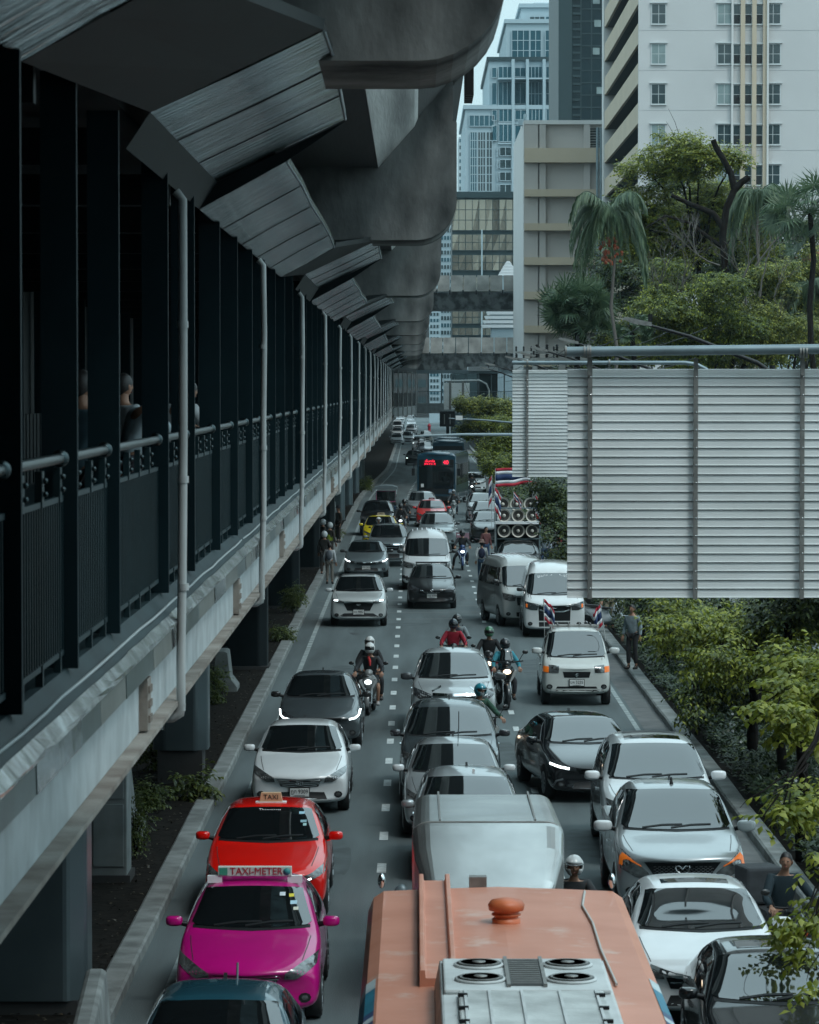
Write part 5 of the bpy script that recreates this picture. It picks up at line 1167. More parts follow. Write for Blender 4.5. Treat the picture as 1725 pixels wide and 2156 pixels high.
POSE = {
 'stand': dict(pel=(0,0,.93), sp=(0,0,1.10), ch=(0,0,1.30), nk=(0,0,1.45), hd=(0,-.02,1.60), sh=[(.17,0,1.38)]*2, el=[(.23,.03,1.12)]*2, wr=[(.25,-.05,.88)]*2, hp=[(.09,0,.90)]*2, kn=[(.10,-.03,.50)]*2, an=[(.11,.0,.09)]*2, grip=0),
 'ride': dict(pel=(0,.86,.86), sp=(0,.82,1.03), ch=(0,.75,1.22), nk=(0,.70,1.38), hd=(0,.64,1.53), sh=[(.18,.73,1.31)]*2, el=[(.31,.56,1.08)]*2, wr=[(.31,.34,1.00)]*2, hp=[(.10,.82,.84)]*2, kn=[(.22,.48,.66)]*2, an=[(.20,.56,.30)]*2, grip=1),
 'rideD': dict(pel=(0,.86,.86), sp=(0,.82,1.03), ch=(0,.77,1.22), nk=(0,.73,1.38), hd=(0,.67,1.53), sh=[(.18,.75,1.31)]*2, el=[(.31,.56,1.08)]*2, wr=[(.31,.34,1.00)]*2, hp=[(.10,.82,.84)]*2, kn=[(.22,.48,.66),(.34,.62,.52)], an=[(.20,.56,.30),(.40,.66,.10)], grip=1),
 'pass': dict(pel=(0,1.20,.94), sp=(0,1.18,1.12), ch=(0,1.12,1.32), nk=(0,1.08,1.48), hd=(0,1.03,1.63), sh=[(.19,1.10,1.41)]*2, el=[(.30,1.0,1.18)]*2, wr=[(.24,.86,1.02)]*2, hp=[(.12,1.18,.92)]*2, kn=[(.30,.86,.78)]*2, an=[(.28,.98,.36)]*2, grip=0),
 'walk': dict(pel=(0,0,.92), sp=(0,0,1.09), ch=(0,-.01,1.29), nk=(0,-.02,1.44), hd=(0,-.04,1.59), sh=[(.17,0,1.37)]*2, el=[(.22,.10,1.12),(.22,-.06,1.12)], wr=[(.23,.03,.88),(.22,-.24,.95)], hp=[(.09,0,.9)]*2, kn=[(.10,-.14,.50),(.10,.02,.48)], an=[(.09,-.16,.09),(.11,.28,.16)], grip=0),
 'lean': dict(pel=(0,.12,.93), sp=(0,.08,1.10), ch=(0,-.04,1.28), nk=(0,-.12,1.42), hd=(0,-.19,1.55), sh=[(.18,-.08,1.36)]*2, el=[(.27,-.16,1.16)]*2, wr=[(.16,-.34,1.17)]*2, hp=[(.09,.12,.90)]*2, kn=[(.10,.10,.50)]*2, an=[(.11,.14,.09)]*2, grip=1),
}
def hand(mb, w, d, side, grip, r=.0095):
    d = d.normalized(); up = V(0,0,1) if abs(d.z) < .8 else V(0,-1,0)
    s = d.cross(up).normalized()*side; dn = s.cross(d).normalized()
    if dn.z > 0 and abs(d.z) < .8: dn = -dn
    pc = w+d*.045
    P = []
    for i in range(7):
        t = i/6; a = w+d*(.095*t); wd = .026+.016*math.sin(math.pi*min(1, t*.9+.15)); P.append([a+s*wd*math.cos(g)+dn*.015*math.sin(g) for g in np.linspace(0, 2*math.pi, 9)])
    mb.grid(P)
    for i, (off, L) in enumerate(((-.032,.062),(-.011,.075),(.011,.080),(.032,.070))):
        b = w+d*.088+s*off*(-1); c = 1.0 if grip else .45
        p1 = b+d*L*.42+dn*L*.18*c; p2 = p1+d*L*.30*(1-.8*c*.7)+dn*L*.40*c; p3 = p2+d*L*.2*(1-1.6*c*.8)+dn*L*.30*c
        mb.tube([b, p1, p2, p3], [r, r*.95, r*.85, r*.6], 6)
    b = w+d*.03-s*.03; mb.tube([b, b-s*.025+d*.03+dn*.01, b-s*.015+d*.062+dn*.028], [r*1.2, r*1.05, r*.75], 6)
def person(label, loc, rz, pose, top, bottom, shoes=(.02,.02,.02), helmet=None, hair=True, H_=1.7, visor=True, sleeve=True, skirt=None, group=None, vest=None, hat=None, bag=None, yaw=0, shorts=False, mask=False, stripe=None, mod=None, scarf=None):
    root = empty('person', loc, R(rz), label, 'person', group); k = H_/1.72
    if isinstance(pose, str): J = {a: (b if isinstance(b, int) else ([V(*q)*1 for q in b] if isinstance(b, list) else V(*b))) for a, b in POSE[pose].items()}
    root.scale = (k, k, k)
    if mod: mod(J)
    hd = J['hd']; ex = MB()
    # head: skull, jaw, nose, ears, eyes, mouth in the body mesh
    Rz = Matrix.Rotation(R(yaw), 3, 'Z')
    def hp_(p): return hd+Rz@Vector(p)
    P = []
    for i in range(11):
        a = math.pi*i/10; row = []
        for j in range(17):
            g = 2*math.pi*j/16; x, y, z = .074*math.sin(a)*math.cos(g), .092*math.sin(a)*math.sin(g), .115*math.cos(a)
            if z < -.02: q = 1-.30*min(1, (-z-.02)/.09); x *= q; y = y*q-.012*min(1, (-z-.02)/.09)
            row.append(hp_((x, y, z)))
        P.append(row)
    ex.grid(P)
    ex.tube([hp_((0,-.088,.02)), hp_((0,-.108,-.018)), hp_((0,-.09,-.028))], [.009,.015,.008], 6)
    for s in (-1, 1):
        ex.ball(hp_((s*.076,.005,-.005)), (.01,.02,.03), 8, 6); ex.ball(hp_((s*.030,-.083,.012)), (.013,.006,.007), 8, 5, mi=1)
    ex.tube([hp_((-.022,-.086,-.055)), hp_((0,-.091,-.057)), hp_((.022,-.086,-.055))], [.004,.007,.004], 6, mi=2)
    N = [(J['pel'],(.12,.10)),(J['sp'],(.11,.085)),(J['ch'],(.13,.095)),(J['nk'],.055),(hd-V(0,0,.03),.05)]; E = [(0,1),(1,2),(2,3),(3,4)]
    TN = [(J['pel']+V(0,0,-.05),(.145,.12)),(J['sp'],(.14,.11)),(J['ch'],(.16,.12)),(J['ch'].lerp(J['nk'],.6),(.105,.085)),(J['nk']-V(0,0,.01),.062)]; TE = [(0,1),(1,2),(2,3),(3,4)]
    BN = [(J['pel']+V(0,0,.02),(.115,.10))]; BE = []
    for i, s in enumerate((1, -1)):
        f = lambda key: V(J[key][i].x*s, J[key][i].y, J[key][i].z)
        sh_, el, wr, hp2, kn, an = f('sh'), f('el'), f('wr'), f('hp'), f('kn'), f('an')
        b = len(N); N += [(sh_,.055),(el,.038),(wr,.026)]; E += [(2,b),(b,b+1),(b+1,b+2)]
        b = len(N); N += [(hp2,.085),(kn,.052),(an,.036),(an+V(0,-.02,-.03),.038),(an+V(s*.02,-.14,-.055),.03)]; E += [(0,b),(b,b+1),(b+1,b+2),(b+2,b+3),(b+3,b+4)]
        hand(ex, wr, wr-el, s, J['grip'])
        b = len(TN); cuff = wr-(wr-el)*.08
        if sleeve: TN += [(sh_,.073),(el,.056),(cuff,.043)]; TE += [(2,b),(b,b+1),(b+1,b+2)]
        else: m_ = sh_.lerp(el, .75); TN += [(sh_,.075),(m_,.06)]; TE += [(2,b),(b,b+1)]
        b = len(BN)
        if shorts: BN += [(hp2,.105),(hp2.lerp(kn,.85),.085)]; BE += [(0,b),(b,b+1)]
        else: BN += [(hp2,.088),(kn,.066),(an+(kn-an)*.12,.058)]; BE += [(0,b),(b,b+1),(b+1,b+2)]
        sm_ = MB(); sm_.ball(an+V(s*.01,-.065,-.05), (.048,.135,.042), 12, 8); sm_.ball(an+V(0,.0,-.02), (.045,.06,.055), 10, 6); sm_.build('shoe', cloth(shoes), root)
    skin_mesh(N, E, None, 'body', root, 1, ex, [M['skin'], M['eye'], M['lip']])
    skin_mesh(TN, TE, cloth(top), 'jacket', root, 1)
    skin_mesh(BN, BE, cloth(bottom), 'trousers', root, 1)
    if vest:
        VN = [(n[0], tuple(q*1.1 for q in n[1])) if hasattr(n[1], '__len__') else n for n in TN[:3]]; skin_mesh(VN, [(0,1),(1,2)], cloth(vest), 'vest', root, 1)
    if stripe:
        c = J['ch']; mb = MB(); mb.prism([(-.05,.0),(.05,.0),(.04,.30),(-.04,.30)], c.y-.142, c.y-.120, 'y'); o = mb.build('shirt_front', cloth(stripe), root, .006, loc=(0,0,c.z-.24))
    if scarf: MB().tube([J['nk']+V(-.04,-.07,-.02), J['nk']+V(0,-.10,-.12), J['ch']+V(.01,-.15,-.08)], [.03,.035,.02], 8).build('lanyard', cloth(scarf), root)
    if helmet:
        mb = MB(); P = []
        for i in range(15):
            a = math.pi*.80*i/14; row = []
            for j in range(25):
                g = 2*math.pi*j/24; row.append(hp_((.126*math.sin(a)*math.cos(g), .150*math.sin(a)*math.sin(g)+.01, .145*math.cos(a)+.02)))
            P.append(row)
        # leave the face opening free
        n_ = 25; vsx = [p for r_ in P for p in r_]; fs = []
        for i in range(14):
            for j in range(24):
                front = 16 <= j <= 19; side = 14 <= j <= 21
                if 7 <= i and (side if 7 <= i <= 9 else (front and not visor and i > 9)): continue
                fs.append((i*n_+j, i*n_+j+1, (i+1)*n_+j+1, (i+1)*n_+j))
        mb.add(vsx, fs, 0, True); ho = mb.build('helmet', paint(helmet), root)
        so = ho.modifiers.new('thick', 'SOLIDIFY'); so.thickness = .012; so.offset = -1
        if visor:
            mb = MB(); G = []
            for i in range(5):
                a = math.pi*.80*(6.9+3.2*i/4)/14; G.append([hp_((.1275*math.sin(a)*math.cos(g), .152*math.sin(a)*math.sin(g)+.01, .146*math.cos(a)+.02)) for g in np.linspace(2*math.pi*14/24, 2*math.pi*22/24, 13)])
            mb.grid(G); vo = mb.build('visor', M['gloss'], ho); so = vo.modifiers.new('thick', 'SOLIDIFY'); so.thickness = .006
        else:
            mb = MB(); G = [[hp_(((.135+.0*q)*math.cos(g)*.97, (.157+q)*math.sin(g)+.01, .062-q*.3)) for g in np.linspace(math.pi*1.12, math.pi*1.88, 11)] for q in (0, .05)]
            mb.grid(G); vo = mb.build('peak', M['gloss'], ho); so = vo.modifiers.new('thick', 'SOLIDIFY'); so.thickness = .006
    elif hair:
        mb = MB(); P = []
        for i in range(9):
            am = lambda g: math.pi*(.56+.18*math.sin(g) if math.sin(g) > 0 else .56+.25*math.sin(g)); P.append([hp_((.084*math.sin(am(g)*i/8)*math.cos(g), .102*math.sin(am(g)*i/8)*math.sin(g)+.004, .124*math.cos(am(g)*i/8)+rnd.uniform(-.003,.004))) for g in np.linspace(0, 2*math.pi, 25)])
        mb.grid(P); mb.build('hair', M['hair'], root)
    if mask: MB().ball(hp_((0,-.062,-.045)), (.058,.045,.045), 12, 8).build('face_mask', cloth((.4,.42,.42)), root)
    if hat:
        c = hp_((0,.0,.05)); MB().lathe([(.165,0),(.10,.03),(.095,.10),(.06,.13),(.01,.135)], c, 'z', 18).build('hat', cloth(hat), root)
    if bag:
        c = J['ch']+V(0,.15 if bag[1] == 'back' else -.15,-.08); mb = MB(); mb.ball(c, (.14,.09,.21), 12, 8); bo = mb.build('backpack', cloth(bag[0]), root)
        mb = MB()
        for s in (-1, 1): mb.tube([J['sh'][0]*1+V((s-1)*J['sh'][0].x*.5*1.0-.04*s,.10,.08), V(s*.11,J['ch'].y-.11,J['ch'].z+.02), V(s*.12,J['ch'].y+.08,J['ch'].z-.18)], .014, 6)
        mb.build('strap', cloth(bag[0]), bo)
    return root
def bike(label, loc, rz, col, light='warm', big=False, basket=None, screen=False, group='motorcycles and scooters', mirrors=(.02,.02,.02), accent=None, front=None):
    root = empty('motorcycle', loc, R(rz), label, 'motorcycle', group); pc = paint(col); r = .27
    s = 1.12 if big else 1.0; root.scale = (s, s, s)
    def wh(y, nm):
        mb = MB(); mb.lathe([(r*.74,-.035),(r*.9,-.045),(r,-.015),(r,.015),(r*.9,.045),(r*.74,.035)], (0,0,0), 'x', 26); o = mb.build(nm, M['rubber'], root, loc=(0,y,r))
        mb = MB(); mb.lathe([(r*.70,-.02),(r*.76,-.02),(r*.76,.02),(r*.70,.02)], (0,0,0), 'x', 26); mb.lathe([(.03,-.05),(.05,-.05),(.05,.05),(.03,.05)], (0,0,0), 'x', 12)
        for k in range(5): a = 2*math.pi*k/5; mb.tube([(0,.04*math.cos(a),.04*math.sin(a)),(0,r*.72*math.cos(a),r*.72*math.sin(a))], .013, 5)
        mb.lathe([(.0501,-.055),(.10,-.055),(.10,-.050),(.0501,-.050)], (0,0,0), 'x', 16); mb.build('rim', M['rim'], o)
    wh(.0+.27, 'front_wheel'); wh(1.27+.27, 'rear_wheel'); y0 = .27
    mb = MB(); mb.grid([[(x*(.062-.012*abs(math.sin(R(a)-1.2))), y0+math.cos(R(a))*(r+.045-.02*abs(x)), r+math.sin(R(a))*(r+.045-.02*abs(x))) for x in (-1,-.6,0,.6,1)] for a in range(15, 200, 12)])
    o = mb.build('front_fender', pc, root); q = o.modifiers.new('t', 'SOLIDIFY'); q.thickness = .006
    mb = MB()
    for sd in (-1, 1): mb.tube([(sd*.075,y0,r),(sd*.075,y0+.10,.62)], .02, 8)
    mb.tube([(0,y0+.10,.60),(0,y0+.17,.95)], .03, 8); mb.build('fork', M['chrome'], root)
    # fairing / leg shield
    def lh(st, m, nm, mi=1):
        mb = MB(); rows = []
        for (z, ya, yb, w1, w2) in st: rows.append([(-w2,yb,z),(-w1,ya+.03,z),(0,ya,z),(w1,ya+.03,z),(w2,yb,z),(0,yb+.03,z)])
        n = 6; v = [p for r_ in rows for p in r_]; f = [(i*n+j, i*n+(j+1) % n, (i+1)*n+(j+1) % n, (i+1)*n+j) for i in range(len(rows)-1) for j in range(n)]
        f += [tuple(range(n))[::-1], tuple(range((len(rows)-1)*n, len(rows)*n))]; mb.add(v, f, 0, True); return mb.build(nm, m, root, sub=2)
    lh([(.36,.50,.62,.06,.10),(.50,.40,.60,.11,.20),(.66,.30,.58,.12,.25),(.82,.25,.54,.13,.25),(.92,.27,.50,.09,.17),(.96,.32,.48,.04,.08)], pc, 'fairing')
    if accent or front:
        mb = MB()
        for sd in (-1, 1): mb.prism([(sd*.05,.58),(sd*.10,.60),(sd*.22,.80),(sd*.16,.84)], .255, .30, 'y')
        mb.build('fairing_panel', paint(accent or front), root, .01)
    lh([(.90,.24,.44,.05,.10),(.98,.23,.44,.09,.16),(1.04,.28,.42,.06,.11),(1.07,.33,.40,.02,.04)], pc, 'handlebar_cover')
    mb = MB(); mb.ball((0,.245,.775 if not big else .80), (.085,.05,.055), 12, 8); mb.build('headlight', M[light], root)
    mb = MB()
    for sd in (-1, 1): mb.ball((sd*.17,.285,.82), (.055,.03,.022), 10, 6)
    mb.build('indicator', M['lamp'], root)
    mb = MB(); mb.tube([(-.36,.40,1.02),(-.16,.36,1.00),(0,.35,1.0),(.16,.36,1.00),(.36,.40,1.02)], .016, 8); ho = mb.build('handlebar', M['black'], root)
    for sd in (-1, 1):
        mb = MB(); mb.tube([(sd*.27,.37,1.02),(sd*.33,.34,1.14),(sd*.38,.35,1.19)], .008, 6); mb.ball((sd*.40,.35,1.21), (.065,.02,.042), 12, 8); mb.build('mirror', paint(mirrors), root)
    lh([(.30,.62,1.25,.10,.13),(.45,.60,1.30,.10,.14),(.60,.78,1.45,.09,.14),(.72,.72,1.62,.08,.13),(.76,.80,1.70,.06,.10)], pc, 'body_shell')
    mb = MB(); mb.prism([(.62,.755),(.66,.80),(1.0,.80),(1.08,.85),(1.62,.87),(1.64,.82),(1.0,.75)], -.12, .12, 'x'); mb.build('seat', M['leather'], root, .03)
    MB().box(-.16,.16,.52,.86,.27,.31).build('floorboard', M['black'], root, .01)
    mb = MB(); mb.tube([(.16,.9,.28),(.19,1.2,.30),(.19,1.62,.38)], [.03,.05,.055], 10); mb.build('exhaust', M['galv_bar'], root)
    MB().tube([(-.05,1.60,.85),(-.10,1.80,.92),(.10,1.80,.92),(.05,1.60,.85)], .012, 6).build('grab_rail', M['black'], root)
    if screen:
        mb = MB(); mb.grid([[(x*(.16-.05*t), .26+.10*t+.05*x*x, .98+.30*t) for x in np.linspace(-1,1,7)] for t in np.linspace(0,1,5)]); o = mb.build('windscreen', M['glass'], root); q = o.modifiers.new('t', 'SOLIDIFY'); q.thickness = .004
    if basket: MB().box(-.26,.26,1.45,1.95,.88,1.36).build('delivery_box', cloth(basket), root, .04)
    return root
def flag(label, p, h, w_, hgt, lean=(0,0), dirx=1, wave=.06, droop=.0, ph=0):
    t = empty('flag', p, label=label, cat='flag', group='tricolour striped flags'); top = V(lean[0], lean[1], h)
    MB().tube([(0,0,0), top], .012, 6).build('flagpole', M['pipe'], t)
    mb = MB(); rows = [0, 1/6, 2/6, 4/6, 5/6, 1]; cols = 14
    for k in range(5):
        P = []
        for zf in (rows[k], rows[k+1]):
            P.append([top*(1-(zf*hgt/h)) + V(dirx*w_*j/cols*(1-.15*droop), wave*math.sin(j*.9+ph)*j/cols*2, -droop*w_*(j/cols)**1.3+.04*math.sin(j*.8+ph)*(j/cols)) for j in range(cols+1)])
        mb.grid(P, mi=[0,1,2,1,0][k])
    o = mb.build('cloth', [M['red'], M['fwhite'], M['blue']], t); q = o.modifiers.new('t', 'SOLIDIFY'); q.thickness = .004
    return t
# ================================================================= TRAFFIC
GJ = 'vehicles queueing in the traffic jam'
# ---- left lane
r, bv, pm_ = car('parked_car' if 0 else 'sedan_car', 'sedan', -1.98, 32.4, 'deep teal blue car roof cut off by the bottom edge, left', (.012,.06,.085), W=1.74, lamp='lamp', group=GJ, rough=.35)
MB().tube([(0,0,0),(0,.05,.16)], .012, 8).build('mast_antenna', M['gpipe'], r, loc=tuple(roofpt(bv, .12, 3.3)))
r, bv, pm_ = car('taxi', 'sedan', -1.99, 40.2, 'magenta pink taxi with a white lit roof board', (.47,.004,.18), W=1.76, H=1.49, cat='taxi', group=GJ, lamp='lamp', antenna=False, mcol=(.47,.004,.18), rough=.35, **S_COR)
s = MB().box(-.46,.46,-.05,.05,0,.12); p = roofpt(bv, 0, 2.25); so = s.build('taxi_sign', mat('sign_cream', (.55,.6,.55), .5), r, .008, loc=(0,p.y,p.z+.055))
text('TAXI-METER', .125, M['red'], so, (.02,-.056,.062), sx=.95); MB().box(-.44,-.34,-.056,-.05,.015,.105).build('green_badge', mat('badge_green', (.05,.3,.2), .5), so); MB().lathe([(.001,-.056),(.045,-.056),(.045,-.05),(.001,-.05)], (.40,0,.06), 'y', 14).build('round_badge', mat('badge_teal', (.05,.3,.3), .5), so)
for xx in (-.5,.5): MB().box(xx-.09, xx+.09, p.y-.04, p.y+.04, p.z-.03, p.z+.06).build('sign_foot', M['white'], r)
ST = [((.36,1.345),.07,.035,(.6,.65,.7)),((.47,1.33),.06,.03,(.7,.6,.05)),((.50,1.26),.08,.035,(.4,.6,.7)),((.53,1.20),.06,.03,(.6,.6,.5))]
def stickers(r, bv, L_):
    for (a, b), w_, h_, c in L_: pg(bv, ruled([(a-w_/2,b-h_/2),(a+w_/2,b-h_/2)], [(a-w_/2,b+h_/2),(a+w_/2,b+h_/2)], 2, 1), 'f', mat('sticker', c, .6), 'sticker', r, .012)
stickers(r, bv, ST)
r, bv, pm_ = car('taxi', 'sedan', -2.13, 48.3, 'bright red taxi with a cream roof sign and lit headlamp strips', (.70,.008,.004), W=1.78, H=1.48, cat='taxi', group=GJ, lamp='lamp', drl=('line', [(.50,.585),(.60,.58),(.74,.62)], .02), mcol=(.70,.008,.004), antenna=False,
  hl=([(.46,.58),(.68,.57),(.95,.68)],[(.46,.62),(.72,.68),(.97,.80)]), gr=([(-.40,.40),(0,.38),(.40,.40)],[(-.46,.56),(0,.55),(.46,.56)]), chrome=[([(-.5,.60),(0,.575),(.5,.60)],.03)])
taxi_sign(r, bv, 2.3, 'TAXI', .34, .13, mat('sign_peach', (.62,.42,.25), .5), M['ink'])
text('Thammasat', .07, M['white'], r, (0, 2.02*1-.10, 1.385), rot=(R(60),0,0)); stickers(r, bv, [((.47,1.34),.08,.03,(.3,.5,.6)),((.50,1.24),.09,.03,(.2,.35,.4)),((.52,1.20),.05,.03,(.3,.5,.5))])
r, bv, pm_ = car('sedan_car', 'sedan', -2.05, 60.6, 'white sedan with three chrome grille bars behind the red taxi', WH, W=1.76, H=1.48, group=GJ, plate=('ฎภ 9309',.40), **S_COR)
r, bv, pm_ = car('sedan_car', 'sedan', -2.0, 71.5, 'dark grey car with lit hooked daytime lamps', (.045,.055,.06), W=1.78, H=1.48, group=GJ, lamp='lampdark', mcol=(.02,.02,.02),
  drl=('line', [(.95,.80),(.92,.71),(.84,.66),(.70,.645)], .032), hl=([(.55,.63),(.72,.64),(.94,.72)],[(.55,.68),(.76,.74),(.96,.82)]), gr=([(-.5,.60),(0,.58),(.5,.60)],[(-.52,.68),(0,.68),(.52,.68)]), rough=.4)
r, bv, pm_ = car('crossover_car', 'suv', -1.78, 108.6, 'pale silver crossover with lit headlamps and a large black grille', (.42,.45,.45), W=1.80, H=1.60, L=4.2, group=GJ, drl=('spot', (.80,.885)), roofcol=(0,0,0), plate=('ขข 9882',.50),
  hl=([(.50,.80),(.7,.80),(.92,.86)],[(.52,.86),(.72,.90),(.93,.93)]), gr=([(-.40,.55),(0,.54),(.40,.55)],[(-.54,.80),(0,.84),(.54,.80)]), inn=([(-.80,.30),(0,.29),(.80,.30)],[(-.52,.46),(0,.47),(.52,.46)]), logo=('ovals',.76,.06), mcol=(.5,.53,.54))
sunroof(r, bv, -.60, .60, 1.75, 3.7, 'black', 'black_roof_skin')
r, bv, pm_ = car('sedan_car', 'sedan', -1.94, 137, 'grey sedan with a lit full width front light bar', (.14,.17,.18), W=1.79, H=1.43, group=GJ, lamp='lampdark', drl=('line', [(.95,.76),(.86,.70),(.72,.665)], .035), plate=('1กภ 5020',.42),
  hl=([(.5,.60),(.7,.60),(.95,.68)],[(.5,.66),(.76,.72),(.96,.79)]), chrome=[([(-.55,.64),(0,.615),(.55,.64)],.03)], metal=.3, mcol=(.03,.03,.03))
r, bv, pm_ = car('pickup_truck', 'pickup', -1.1, 145.5, 'grey pickup truck with a chrome grille behind the grey sedan', (.22,.25,.26), W=1.85, H=1.78, group=GJ, chrome=[([(-.5,.95),(0,.95),(.5,.95)],.05),([(-.45,.82),(0,.82),(.45,.82)],.02)], metal=.4, amber=([(.84,.92),(.93,.98)],[(.84,.99),(.93,1.03)]))
r, bv, pm_ = car('taxi', 'sedan', -1.62, 163, 'yellow taxi with a small roof light in the left lane', (.62,.50,.01), W=1.75, H=1.49, cat='taxi', group=GJ, antenna=False, mcol=(.62,.50,.01))
taxi_sign(r, bv, 2.3, 'TAXI', .38, .12, mat('sign_beige', (.35,.3,.25), .5), M['ink'])
r, bv, pm_ = car('suv_car', 'suv', -1.9, 176, 'black off road car directly behind the yellow taxi', (.012,.013,.015), W=1.85, H=1.78, group=GJ)
# ---- middle lane
r, bv, pm_ = car('hatchback_car', 'suv', .84, 52.2, 'silver hatchback whose roof peeks over the metal box truck', SV, W=1.72, H=1.53, L=4.1, group=GJ, metal=.5)
MB().box(-.02,.02,0,.10,0,.05).build('roof_camera', M['white'], r, loc=tuple(roofpt(bv, .1, 2.0)))
r, bv, pm_ = car('sedan_car', 'sedan', .68, 57.2, 'light silver car with white mirrors, third from the metal box', SV, W=1.75, H=1.49, group=GJ, metal=.5, mcol=(.6,.62,.63))
MB().tube([(0,0,0),(0,-.04,.22)], .008, 6).build('mast_antenna', M['gpipe'], r, loc=tuple(roofpt(bv, .08, 2.15)))
r, bv, pm_ = car('minivan_car', 'suv', .66, 61.8, 'dark grey people carrier with a huge sloping windscreen', (.05,.062,.068), W=1.86, H=1.72, L=4.7, group=GJ, metal=.4, mcol=(.03,.03,.035))
MB().tube([(0,0,0),(0,-.06,.34)], .009, 6).build('mast_antenna', M['black'], r, loc=tuple(roofpt(bv, .16, 1.42)))
r, bv, pm_ = car('pickup_truck', 'pickup', .86, 73.9, 'silver pickup with black mirror arms in the middle lane', (.40,.43,.44), W=1.86, H=1.80, group=GJ, metal=.3, chrome=[([(-.5,.95),(0,.94),(.5,.95)],.05)], lamp='lampdark', mcol=(.05,.055,.06), mz=1.25, cat='pickup')
pg(bv, lineg([(-.48,1.02),(-.28,1.10)],.03,4),'f',M['chrome'],'hood_trim',r,.004); pg(bv, lineg([(.48,1.02),(.34,1.10)],.02,4),'f',M['chrome'],'hood_trim',r,.004)
r, bv, pm_ = car('sedan_car', 'sedan', .60, 117.4, 'glossy black sedan with chrome moustache grille and a roof rack', (.010,.011,.012), W=1.70, H=1.47, L=4.3, group=GJ, plate=('1กฎ 6886',.46), lamp='lampdark', logo=('ovals',.66,.05),
  chrome=[([(-.46,.64),(-.2,.56),(0,.54),(.2,.56),(.46,.64)],.02),([(-.48,.67),(-.2,.60),(0,.58),(.2,.60),(.48,.67)],.02)], hl=([(.50,.60),(.70,.58),(.93,.66)],[(.56,.72),(.74,.80),(.95,.78)]))
rack(r, bv, 1.95, 3.0, .52, 2)
r, bv, pm_ = car('passenger_van', 'van', .47, 128.3, 'white high roof van behind the glossy black sedan', (.50,.53,.54), W=1.88, H=2.26, cat='van', group=GJ, chrome=[([(-.48,.93),(0,.93),(.48,.93)],.03)], mcol=(.02,.02,.02), antenna=False)
for q in range(7): pg(bv, lineg([(-.54+.18*q, 1.9), (-.54+.18*q, 4.2)], .03, 5), 't', M['fwhite'], 'roof_rib', r, .008, .004)
r, bv, pm_ = car('minivan_car', 'suv', 1.08, 160.5, 'grey long roofed people carrier behind the white van', (.20,.24,.25), W=1.8, H=1.72, L=4.9, group=GJ, metal=.4, mcol=(.03,.03,.03))
rack(r, bv, 2.2, 4.0, .52, 3, 'black', .05)
r, bv, pm_ = car('taxi', 'sedan', .95, 187, 'red and white car with a roof lamp behind the grey people carrier', (.55,.03,.03), W=1.74, H=1.47, cat='taxi', group=GJ)
taxi_sign(r, bv, 2.3, 'TAXI', .34, .10, mat('sign_dark', (.12,.03,.04), .5), M['white'])
sunroof(r, bv, -.50, .52, 1.95, 3.4, 'fwhite', 'white_roof_skin')
r, bv, pm_ = car('suv_car', 'suv', .45, 196, 'silver and black car between the red taxi and the blue bus', (.30,.32,.33), W=1.8, H=1.66, group=GJ, metal=.4, mcol=(.02,.02,.02))
# ---- right lane
r, bv, pm_ = car('sedan_car', 'sedan', 3.98, 35.3, 'glossy black sedan cut off by the bottom right corner', (.008,.009,.010), W=1.84, H=1.46, group=GJ, antenna=False, rough=.2)
sunroof(r, bv, -.42, .42, 2.25, 2.75)
for q in (-1, 1): pg(bv, lineg([(q*.56, 1.7), (q*.575, 2.3), (q*.56, 3.3)], .018, 8), 't', M['chrome'], 'roof_trim', r, .006)
r, bv, pm_ = car('sedan_car', 'sedan', 3.50, 40.2, 'pearl white sedan with chrome wing grille beside the orange bus', (.66,.68,.69), W=1.84, H=1.46, L=4.7, group=GJ, chrome=[([(-.75,.72),(-.4,.64),(0,.625),(.4,.64),(.75,.72)],.05),([(-.5,.56),(0,.545),(.5,.56)],.015)],
  gr=([(-.5,.48),(0,.46),(.5,.48)],[(-.56,.62),(0,.60),(.56,.62)]), hl=([(.58,.60),(.74,.61),(.94,.68)],[(.60,.66),(.78,.73),(.96,.80)]), antenna=False, mz=1.15)
sunroof(r, bv, -.42, .42, 2.3, 2.62)
r, bv, pm_ = car('pickup_truck', 'pickup', 3.79, 48.0, 'silver pickup with orange cornered headlamps and a winged emblem', (.34,.365,.375), W=1.87, H=1.80, group=GJ, metal=.45, cat='pickup', lamp='lamp', mcol=(.62,.65,.66), mz=1.3, rough=.28,
  hl=([(.50,.72),(.66,.66),(.93,.80)],[(.52,.75),(.74,.93),(.95,1.06)]), amber=([(.62,.83),(.74,.89),(.88,.94),(.905,.84)],[(.62,.84),(.75,.925),(.92,1.01),(.945,.85)]), gr=([(-.44,.72),(0,.64),(.44,.72)],[(-.58,.90),(0,.885),(.58,.90)]), logo=('wing',.82,.10), plate=('',.52))
h = roofpt(bv, .0, 2.25); MB().tube([(0,0,0),(0,.03,.10)], [.03,.01], 8).build('mast_antenna', M['black'], r, loc=tuple(h))
mb = MB()
for i in range(7):
    for j in range(13): 
        a, b = -.42+j*.07+(i % 2)*.035, .70+i*.022
        if abs(a) < .46 and b > .67+.0*abs(a): h_ = bv.ray_cast(Vector((a*.93,-3,b*1.01)), Vector((0,1,0)))[0]; mb.tube([h_+Vector((-.018,-.014,0)), h_+Vector((.018,-.014,0))], .003, 4)
mb.build('grille_mesh', M['rim'], r)
r, bv, pm_ = car('suv_car', 'suv', 3.93, 53.9, 'white tall car with two dark sunroof panels behind the silver pickup', (.52,.55,.56), W=1.86, H=1.86, L=5.0, group=GJ, lamp='lamp', antenna=False, mcol=(.68,.7,.71), mz=1.2)
